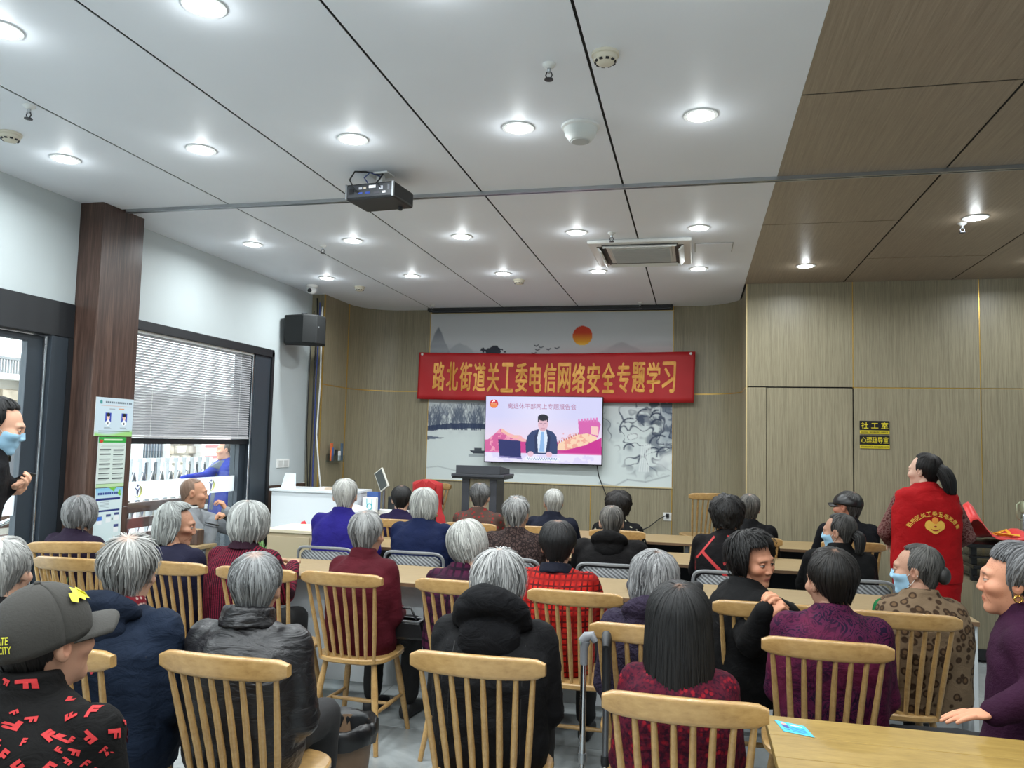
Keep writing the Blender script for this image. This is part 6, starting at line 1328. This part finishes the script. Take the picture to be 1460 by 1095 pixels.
def vest(p, mt, b, W, name='vest', t0=0.0, sw=.145):
    mb = MB(); nb = p['nb']; zb = p['zb']; H = nb.z - zb; src = p
    rg = []
    for t, w, d in ((-.04, .18, .15), (.12, .186, .15), (.38, .178, .138), (.6, .186, .136), (.76, .186, .128), (.87, .165, .112), (.96, .105, .085), (1.0, .08, .074)):
        w = w * W + b; d = d * W + b; rg.append([(w * math.copysign(abs(math.cos(a)) ** .8, math.cos(a)) + nb.x * max(t, 0), (nb.y) * max(t, 0) ** 1.3 - .03 * math.sin(math.pi * max(0, min(1, t))) * p.get('hunch', 1) + d * math.copysign(abs(math.sin(a)) ** .85, math.sin(a)), zb + H * t) for a in np.linspace(0, 2 * math.pi, 28, endpoint=False)])
    mb.rings(rg)
    for s in (-1, 1): mb.ell((s * sw * W * .82, nb.y * .9 - .005, p['shz'] + .008), (.08, .08 + b, .05 + b * .5), 14, 10, Matrix.Rotation(s * .35, 3, 'Y'))
    mb.tube([nb + Vector((0, -.006, -.016)), nb + Vector((0, .002, .03))], [.08 + b * .4, .07 + b * .4], 22)
    me = remesh(mb, .0115, 4, .012, .07); k = drop_in(name, me, mt, p['o']); bvh = BVHTree.FromPolygons([q.co.copy() for q in me.vertices], [tuple(q.vertices) for q in me.polygons]); return k, bvh
vest(p, cloth('leopard_vest', 'rings', (134, 112, 88), (70, 52, 38), (118, 92, 66), scale=26), .02, 1.02)
mb = MB().ell((0, -.118, -.012), (.036, .03, .042), 14, 10); local_mesh(p, mb, 'hair_bun', mat('dark_bun', S(34, 33, 32), .5, var=.4, vscale=60, stretch=(1, 1, .2)), 180)
p = person('woman with short grey hair and gold earring in plum sweater, seen from the side', hp(1442, 775, 3.02), 68, 74, 0, hair='crop', hcol=((36, 36, 38), (132, 132, 134)), hstyle=dict(vol=.024, side=-.045, back=-.1, front=70), tone=(190, 134, 106), top=cloth('plum_knit', 'plain', (58, 22, 50), bmp=.3, bscale=80), W=1.04, bulk=.012, sw=.15, fine='f', top_name='sweater', lean=.02, collar_h=.05, armsW={1: ((1.22, 3.24, .82), (1.12, 3.1, .62)), -1: ((1.06, 2.78, .86), (.9, 2.76, .785), 'flat', (-.9, -.15, -.1), (0, 0, 1))})
mb = MB(); th_ = np.linspace(0, 6.28, 22); mb.tube([(.078, -.012 + .011 * math.cos(a), -.047 + .011 * math.sin(a)) for a in th_], .0032, 6, False); local_mesh(p, mb, 'earring', mat('gold_earring', S(220, 180, 90), .2, 1)); mb = MB().tube([(-.078, -.012 + .011 * math.cos(a), -.047 + .011 * math.sin(a)) for a in th_], .0032, 6, False); local_mesh(p, mb, 'earring', mat('gold_earring', S(220, 180, 90), .2, 1))
p = person('white-haired person in black at the picture edge before the glazed door', hp(12, 768, 2.43), 0, 18, -4, hair='crop', hcol=((104, 104, 102), (186, 186, 182)), hstyle=dict(vol=.02, side=-.03), tone=T1, top=cloth('black_plain', 'plain', (26, 24, 25)), W=1.05, bulk=.014)
# ---- third row
p = person('grey-haired woman in dark purple top beside the column', hp(117, 708, 4.36), -4, 20, -6, hair='bob', hcol=((70, 70, 70), (150, 150, 150)), tone=T1, top=cloth('dark_purple', 'plain', (40, 28, 48)), W=1.08, bulk=.012)
p = person('old lady with silver bob looking sideways in navy cardigan', hp(255, 718, 4.0), -6, -58, -8, hair='longbob', hcol=((96, 98, 96), (186, 190, 186)), hstyle=dict(open=78, side=-.1, back=-.11, front=56), tone=(166, 122, 98), top=cloth('navy_cardigan', 'plain', (34, 34, 56)), W=1.08, bulk=.014, fine='g', top_name='cardigan', collar=False)
p = person('grey-haired woman in maroon jacket with dark stripes', hp(358, 717, 4.0), 0, 8, -10, hair='bob', hcol=((104, 106, 104), (196, 198, 194)), hstyle=dict(vol=.03, back=-.085), tone=T2, top=cloth('maroon_stripes', 'stripe', (132, 30, 56), (40, 12, 24), scale=140), W=1.06, bulk=.014, arms='table', collar_mat=cloth('dark_plum', 'plain', (50, 26, 40)))
p = person('short grey-haired woman in maroon wool coat looking aside', hp(526, 730, 4.03), -4, -4, -4, hair='short', hcol=((56, 56, 56), (168, 168, 166)), hstyle=dict(vol=.021, side=-.03, back=-.095), tone=T2, top=cloth('maroon_wool', 'plain', (88, 22, 34), bmp=.3), W=1.0, bulk=.014, sw=.138, top_name='coat', collar_h=.045, shoe=mat('sneaker_dark', S(40, 40, 42), .6))
p = person('woman with white bob bending forward in purple plaid jacket', hp(667, 745, 4.06), -4, 32, -22, roll=-12, hair='bob', hcol=((120, 120, 116), (204, 204, 198)), hstyle=dict(ragged=.1, vol=.026), tone=T1, top=cloth('purple_plaid', 'plaid', (82, 26, 58), (34, 14, 34), (52, 18, 42), scale=44), W=1.02, bulk=.014, lean=.05, arms='table')
p = person('black-haired woman in red plaid jacket with navy collar', hp(796, 745, 4.02), 0, 6, -14, hair='crop', hcol=((7, 7, 8), (28, 27, 28)), hstyle=dict(vol=.022, back=-.1, side=-.07, scalp=.03), tone=T2, top=cloth('red_plaid', 'plaid', (204, 36, 26), (90, 16, 18), (150, 24, 20), scale=75), W=1.04, bulk=.022, sw=.15, lean=.05, arms='table', collar_mat=cloth('navy_collar', 'plain', (26, 28, 42)))
p = person('woman with grey wavy bob in dark violet quilted jacket', hp(932, 787, 3.38), 0, 6, -8, roll=4, hair='longbob', hcol=((52, 52, 54), (164, 164, 164)), hstyle=dict(curl=.0025, back=-.095, side=-.09), tone=T2, top=cloth('violet_quilt', 'plain', (50, 42, 62), bmp=.9, bscale=34), W=1.02, bulk=.02, hood=dict(mat=cloth('violet_hood', 'plain', (52, 42, 62), bmp=.8, bscale=30), up=0))
p = person('woman with black bowl-cut hair in black coat turning round with clasped hands', hp(1075, 760, 3.9), -66, -134, -8, roll=6, hair='bowl', hcol=((7, 6, 7), (28, 26, 25)), hstyle=dict(front=72, open=66), tone=(188, 132, 104), lip=(150, 76, 70), top=cloth('black_wool', 'plain', (20, 20, 21)), W=1.06, bulk=.018, fine='x', age=0, top_name='coat',
           armsW={-1: ((.24, 3.6, .74), wp(1090, 872, 3.52), 'fist', (.85, .05, .5), (-.4, -.6, .6)), 1: ((.5, 3.86, .78), wp(1112, 868, 3.6), 'hold', (-.3, -.55, .75), (.7, .3, .5))})
# ---- window side and second row
p = person('bald man in grey varsity jacket by the window, seen in profile', hp(278, 683, 5.62), -60, -58, -4, hair='buzz', hcol=((150, 120, 100), (180, 150, 130)), tone=(184, 136, 108), top=cloth('grey_varsity', 'plain', (150, 154, 158)), W=1.05, bulk=.018, fine='f', male=True, hs=1.0, legs=mat('grey_trousers', S(96, 100, 98), .8),
           armsW={1: (wp(294, 774, 5.42), wp(303, 744, 5.45), 'fist', (.5, .2, .7), (-.6, -.5, .3)), -1: ((-3.55, 5.75, .8), (-3.62, 5.62, .97), 'hold', (-.2, -.2, .6), (.6, .3, 0))})
for k, (c_, r_) in enumerate(((.0, .094), (.012, .091), (.026, .087))):
    nb_ = p['nb']; MB().tube([nb_ + Vector((r_ * math.cos(a), r_ * math.sin(a) - .004, -.008 + c_)) for a in np.linspace(0, 6.2832, 30)], .0055, 6, False).build('collar_stripe', M_black if k != 1 else M_plw, p['o'], 60)
for s in (-1, 1):
    sh, el, wr = p['AR'][s][:3]; d = (wr - el).normalized()
    for k in range(2): MB().tube([wr - d * (.02 + .018 * k), wr - d * (.012 + .018 * k)], .053, 16).build('cuff_stripe', M_black if k == 0 else mat('cuff_grey', S(70, 72, 76), .8), p['o'], 60)
person('white-haired man in royal blue jacket', hp(493, 684, 5.42), 0, 20, -4, hair='short', hcol=((120, 120, 116), (206, 206, 200)), hstyle=dict(vol=.016), tone=T1, top=cloth('royal_blue', 'plain', (44, 36, 132)), W=1.05, bulk=.018, sw=.16, arms='table', hs=1.02, male=True, collar_h=.04)
person('dark-haired woman in dark purple top beside the cluttered desk', hp(573, 694, 6.62), 0, 16, -10, hair='crop', hcol=((10, 10, 11), (38, 37, 37)), tone=T1, top=cloth('dusky_purple', 'plain', (40, 30, 66)), arms='table')
person('woman with silver bob in navy blue suit', hp(606, 697, 5.42), 0, 8, -4, hair='bob', hcol=((120, 122, 120), (208, 210, 204)), hstyle=dict(back=-.1, open=70), tone=T1, top=cloth('navy_suit', 'plain', (24, 36, 74)), W=1.08, bulk=.014, sw=.155, arms='table')
person('grey-haired woman in brown jacket with red dots', hp(685, 690, 6.62), 0, 8, -6, hair='crop', hcol=DGREY, tone=T1, top=cloth('brown_red_dots', 'spots', (92, 70, 62), (150, 50, 48), scale=28), W=1.04, arms='table', sw=.155)
person('grey-haired woman in brown lace-pattern jacket', hp(738, 710, 5.42), 0, -4, -6, hair='crop', hcol=((62, 62, 62), (176, 176, 174)), hstyle=dict(ragged=.12, fly=.006), tone=T2, top=cloth('brown_lace', 'lace', (86, 68, 64), (40, 30, 30), scale=40), W=1.05, bulk=.016, sw=.16, arms='table')
person('white-haired man in navy padded jacket', hp(789, 698, 6.62), 0, 20, -2, hair='short', hcol=((120, 120, 116), (206, 206, 200)), tone=T2, top=cloth('navy_padded', 'plain', (28, 32, 48)), W=1.04, bulk=.02, arms='table', collar_h=.045, male=True)
person('short-haired man in black jacket with hood down', hp(872, 722, 5.42), 0, 6, -4, hair='short', hcol=((40, 38, 36), (120, 116, 110)), hstyle=dict(vol=.009), tone=T1, top=cloth('black_shell', 'plain', (22, 20, 21)), W=1.08, bulk=.026, sw=.165, arms='table', male=True, hood=dict(mat=cloth('black_shell_hood', 'plain', (20, 19, 20)), up=0))
person('curly-haired woman in black top with white dots', hp(882, 701, 6.62), 0, 4, -4, hair='perm', hcol=((9, 7, 7), (34, 28, 26)), hstyle=dict(vol=.034), tone=T1, top=cloth('black_dots', 'dots', (20, 20, 22), (206, 200, 176), scale=22), arms='table', sw=.15)
p = person('woman with curly dark hair in black jacket with red bands', hp(1038, 708, 5.42), -4, -18, -4, hair='perm', hcol=((9, 8, 8), (36, 33, 32)), hstyle=dict(vol=.034, back=-.08), tone=T2, top=cloth('black_red_bands', 'plain', (22, 20, 22)), W=1.08, sw=.15, arms='table')
M_band = mat('red_band', S(170, 34, 36), .7)
def strip(a, b, w): a = np.array(a); b = np.array(b); d = (b - a) / np.linalg.norm(b - a); n_ = np.array([-d[1], d[0]]) * w / 2; k = 8; v = [a + (b - a) * i / k + s * n_ for i in range(k + 1) for s in (-1, 1)]; return np.array(v), [(2 * i, 2 * i + 2, 2 * i + 3, 2 * i + 1) for i in range(k)]
for a, b, w in (((-.15, .9), (.09, .68), .02), ((-.02, .84), (.12, .88), .016), ((.12, .88), (.17, .85), .016), ((.03, .72), (-.05, .62), .018), ((-.19, .86), (-.08, 1.0), .012), ((.0, 1.01), (.14, .97), .01), ((-.2, .86), (-.2, .7), .008)): decal('red_stripe', p, strip(a, b, w), (0, 0, 0), (1, 0, 0), (0, 0, 1), M_band, .003, None, 0)
person('short-haired man in plain black suit by the stage chair', hp(1068, 705, 6.62), 0, 4, -2, hair='short', hcol=((40, 38, 36), (112, 108, 102)), tone=T3, top=cloth('black_suit', 'plain', (18, 18, 20)), arms='table', male=True, W=1.05)
p = person('man in black leather cap and black jacket', hp(1207, 701, 6.62), 10, 54, 0, hair='short', hcol=PEP, hstyle=dict(vol=.006), tone=(176, 122, 100), top=cloth('black_navy', 'plain', (20, 22, 28)), arms='table', male=True, W=1.05, hs=1.02, fine='f', sw=.16)
M_lc = mat('black_leather_cap', S(18, 18, 20), .35); lc, _ = dome(p, (.094, .114, .09), 0, 96, M_lc, 'leather_cap', 8); bill(p, .07, .06, .085, .036, .012, M_lc, lc)
mb = MB().box((0, .101, .052), (.02, .006, .006)); mb.v = [tuple(q) for q in tmesh(np.array(mb.v), p['HM'])]; mb.build('badge', M_silver, lc)
p = person('masked woman with dark tied-back hair in black', hp(1195, 733, 5.42), 0, 60, -4, hair='tied', hcol=((18, 17, 17), (84, 82, 80)), tone=T2, top=cloth('black_knit', 'plain', (18, 18, 19)), arms='table', W=1.05, bulk=.018, fine='f', collar_h=.045); face_mask(p, (216, 222, 226))
V_, F_, C_ = None, None, None
def ponytail(p, pts, r0, hcol, n=130, seed=1):
    rs = random.Random(seed); mb = MB(); pts = [Vector(q) for q in pts]; dk = S(*hcol[0]); lt = S(*hcol[1])
    def lerp_path(t): k = t * (len(pts) - 1); i = min(int(k), len(pts) - 2); return pts[i].lerp(pts[i + 1], k - i)
    mb.cc = dk; mb.tube([lerp_path(t) for t in np.linspace(0, 1, 12)], [r0 * (.55 + .55 * math.sin(math.pi * min(1, t * .9 + .15))) * (1 - t ** 6 * .7) for t in np.linspace(0, 1, 12)], 12)
    for k in range(n):
        a = rs.uniform(0, 6.28); r = r0 * rs.uniform(.7, 1.08); m_ = rs.random(); mb.cc = tuple(dk[i] * (1 - m_) + lt[i] * m_ for i in range(3))
        P_ = []
        for t in np.linspace(0, 1 - .1 * rs.random(), 7): c = lerp_path(t); w = r * (.6 + .5 * math.sin(math.pi * min(1, t * .9 + .15))); P_.append(c + Vector((math.cos(a) * w, math.sin(a) * w * .8, math.sin(a * 2) * w * .3)))
        mb.tube(P_, [.0015, .0026, .0026, .0026, .0024, .002, .0008], 4)
    mb.v = [tuple(q) for q in tmesh(np.array(mb.v), p['HM'])]; return mb.build('ponytail', M_hair, p['o'], 180)
ponytail(p, [(0, -.1, .0), (0, -.135, -.03), (-.01, -.135, -.09), (-.02, -.12, -.16)], .036, ((14, 13, 13), (60, 58, 56)))
# ---- standing volunteer
p = person('standing woman with ponytail in red volunteer vest with gold writing', hp(1316, 647, 5.82), 4, 50, 0, hair='tied', hcol=((8, 7, 7), (30, 24, 23)), hstyle=dict(vol=.014), tone=T3, top=cloth('maroon_lace_sleeve', 'lace', (104, 52, 52), (150, 110, 104), scale=46), W=1.0, bulk=.004, sw=.146, stand=True, fine='f', age=0, top_name='blouse', lean=.03, lip=(180, 90, 90),
           armsW={-1: ((1.26, 5.86, 1.03), (1.33, 6.05, .95), 'relax'), 1: ((1.76, 5.82, 1.03), (1.78, 6.05, .96), 'relax')})
p['hunch'] = 0
vst, vbv = vest(p, cloth('volunteer_red', 'plain', (196, 24, 30), bmp=.35), .022, 1.04, 'volunteer_vest')
mb = MB(); rg = [[(w * math.copysign(abs(math.cos(a)) ** .8, math.cos(a)), d * math.sin(a) + .0, z) for a in np.linspace(0, 2 * math.pi, 28, endpoint=False)] for z, w, d in ((p['zb'] + .06, .208, .168), (p['zb'] - .05, .208, .166), (p['zb'] - .16, .2, .16), (p['zb'] - .18, .19, .15))]; mb.rings(rg); drop_in('vest_skirt', remesh(mb, .012, 3, .012, .08), vst.data.materials[0], p['o'])
M_vg = mat('vest_gold', S(226, 176, 70), .55)
for k, chx in enumerate('路桥区关工委五老志愿者'):
    t = (k - 5) / 5; a = t * 1.08; cx_ = .165 * math.sin(a); cz_ = 1.035 + .145 * math.cos(a); v, f = fit_text(chx, -.5, .5, -.5, .5, .012); sz = .03; ca, sa = math.cos(-a) * sz, math.sin(-a) * sz
    decal('gold_character', p, (v, f), (cx_ * 1.0, 0, cz_), (ca, 0, sa), (-sa, 0, ca), M_vg, .004, vst, 0, vbv)
ringp = lambda cx_, cz_, rx, rz_, n=20, q=0: (np.array([(cx_ + rx * math.cos(a), cz_ + rz_ * math.sin(a) - q * abs(math.cos(a)) * .0) for a in np.linspace(0, 6.2832, n, endpoint=False)]), [tuple(range(n))])
lg = (np.array([(-.062, 1.105), (-.055, 1.085), (-.03, 1.068), (-.012, 1.055), (0, 1.05), (.012, 1.055), (.03, 1.068), (.055, 1.085), (.062, 1.105), (.055, 1.128), (.035, 1.14), (.015, 1.128), (-.015, 1.128), (-.035, 1.14), (-.055, 1.128)]), [tuple(range(15))])
decal('emblem', p, lg, (0, 0, 0), (1, 0, 0), (0, 0, 1), M_vg, .004, vst, 1, vbv); decal('emblem_disc', p, ringp(0, 1.138, .02, .022), (0, 0, 0), (1, 0, 0), (0, 0, 1), mat('vest_orange', S(226, 140, 50), .55), .006, vst, 1, vbv)
sm_v = [(-.03, 1.088), (-.015, 1.08), (0, 1.078), (.015, 1.08), (.03, 1.088), (.015, 1.073), (0, 1.07), (-.015, 1.073)]; decal('emblem_smile', p, (np.array(sm_v), [tuple(range(8))]), (0, 0, 0), (1, 0, 0), (0, 0, 1), mat('vest_mark', S(150, 30, 26), .6), .006, vst, 1, vbv); decal('emblem_nose', p, ringp(0, 1.1, .008, .006, 10), (0, 0, 0), (1, 0, 0), (0, 0, 1), mat('vest_mark', S(150, 30, 26), .6), .006, vst, 0, vbv)
ponytail(p, [(0, -.1, .03), (0, -.14, .0), (-.0, -.17, -.06), (.0, -.18, -.13), (.005, -.17, -.17)], .046, ((8, 7, 7), (30, 24, 23)), 200)
mb = MB()
for k in range(7): mb.ell((-.035 + .011 * k, -.112 + .004 * abs(k - 3), .035 + .006 * math.sin(k * 2.1)), (.006, .005, .006), 8, 6)
local_mesh(p, mb, 'hair_clip', mat('pearl_clip', S(214, 200, 180), .25, .4), 180)
# ---- standing man with phone
p = person('standing man in black with blue mask looking at his phone', hp(4, 570, 3.14), -48, -50, -16, hair='short', hcol=((8, 8, 9), (30, 29, 29)), hstyle=dict(vol=.022), tone=(206, 158, 132), top=cloth('black_shirt', 'plain', (22, 22, 25)), W=1.0, sw=.15, lean=.16, stand=True, fine='f', age=0, hs=1.02, male=True, armsW={-1: ((-3.6, 3.25, 1.12), wp(2, 702, 3.28), 'hold', (.75, .2, .12), (.2, -.5, -.8)), 1: ((-3.3, 3.0, 1.12), wp(14, 692, 3.22), 'hold', (.75, .25, .12), (-.3, .5, -.8))}); face_mask(p)
ph_ = empty('smartphone', wp(26, 684, 3.27)); tag(ph_, 'black smartphone held by the standing masked man', 'phone'); ph_.rotation_euler = (math.radians(-10), math.radians(-26), math.radians(20)); MB().bb(-.07, .075, -.036, .036, -.004, .004).build('body', M_plk, ph_, None, .003); MB().bb(-.066, .071, -.033, .033, .004, .0046).build('screen', mat('phone_screen', S(40, 44, 52), .15), ph_)
# ---- man outside
p = person('man in royal blue work coat standing outside the window', hp(322, 628, 8.15), 150, 122, 0, hair='short', hcol=((70, 66, 62), (120, 114, 108)), hstyle=dict(vol=.005), tone=(200, 150, 126), top=cloth('work_blue', 'plain', (50, 66, 170)), W=1.04, sw=.165, bulk=.018, stand=True, fine='f', male=True, top_name='work_coat', ground=-.1, legs=mat('grey_work_trousers', S(84, 92, 100), .8), armsW={1: ((-5.35, 7.85, 1.1), (-5.45, 7.6, 1.08), 'relax'), -1: ((-5.25, 8.4, 1.05), (-5.22, 8.38, .86), 'relax')})
decal('shirt_front', p, (np.array([(-.04, -.5), (.05, -.5), (.06, .06), (-.045, .06)]), [(0, 1, 2, 3)]), (0, 0, p['shz'] + .0), (-1, 0, 0), (0, 0, 1), mat('grey_shirt', S(84, 90, 100), .8), .004, None, 6)
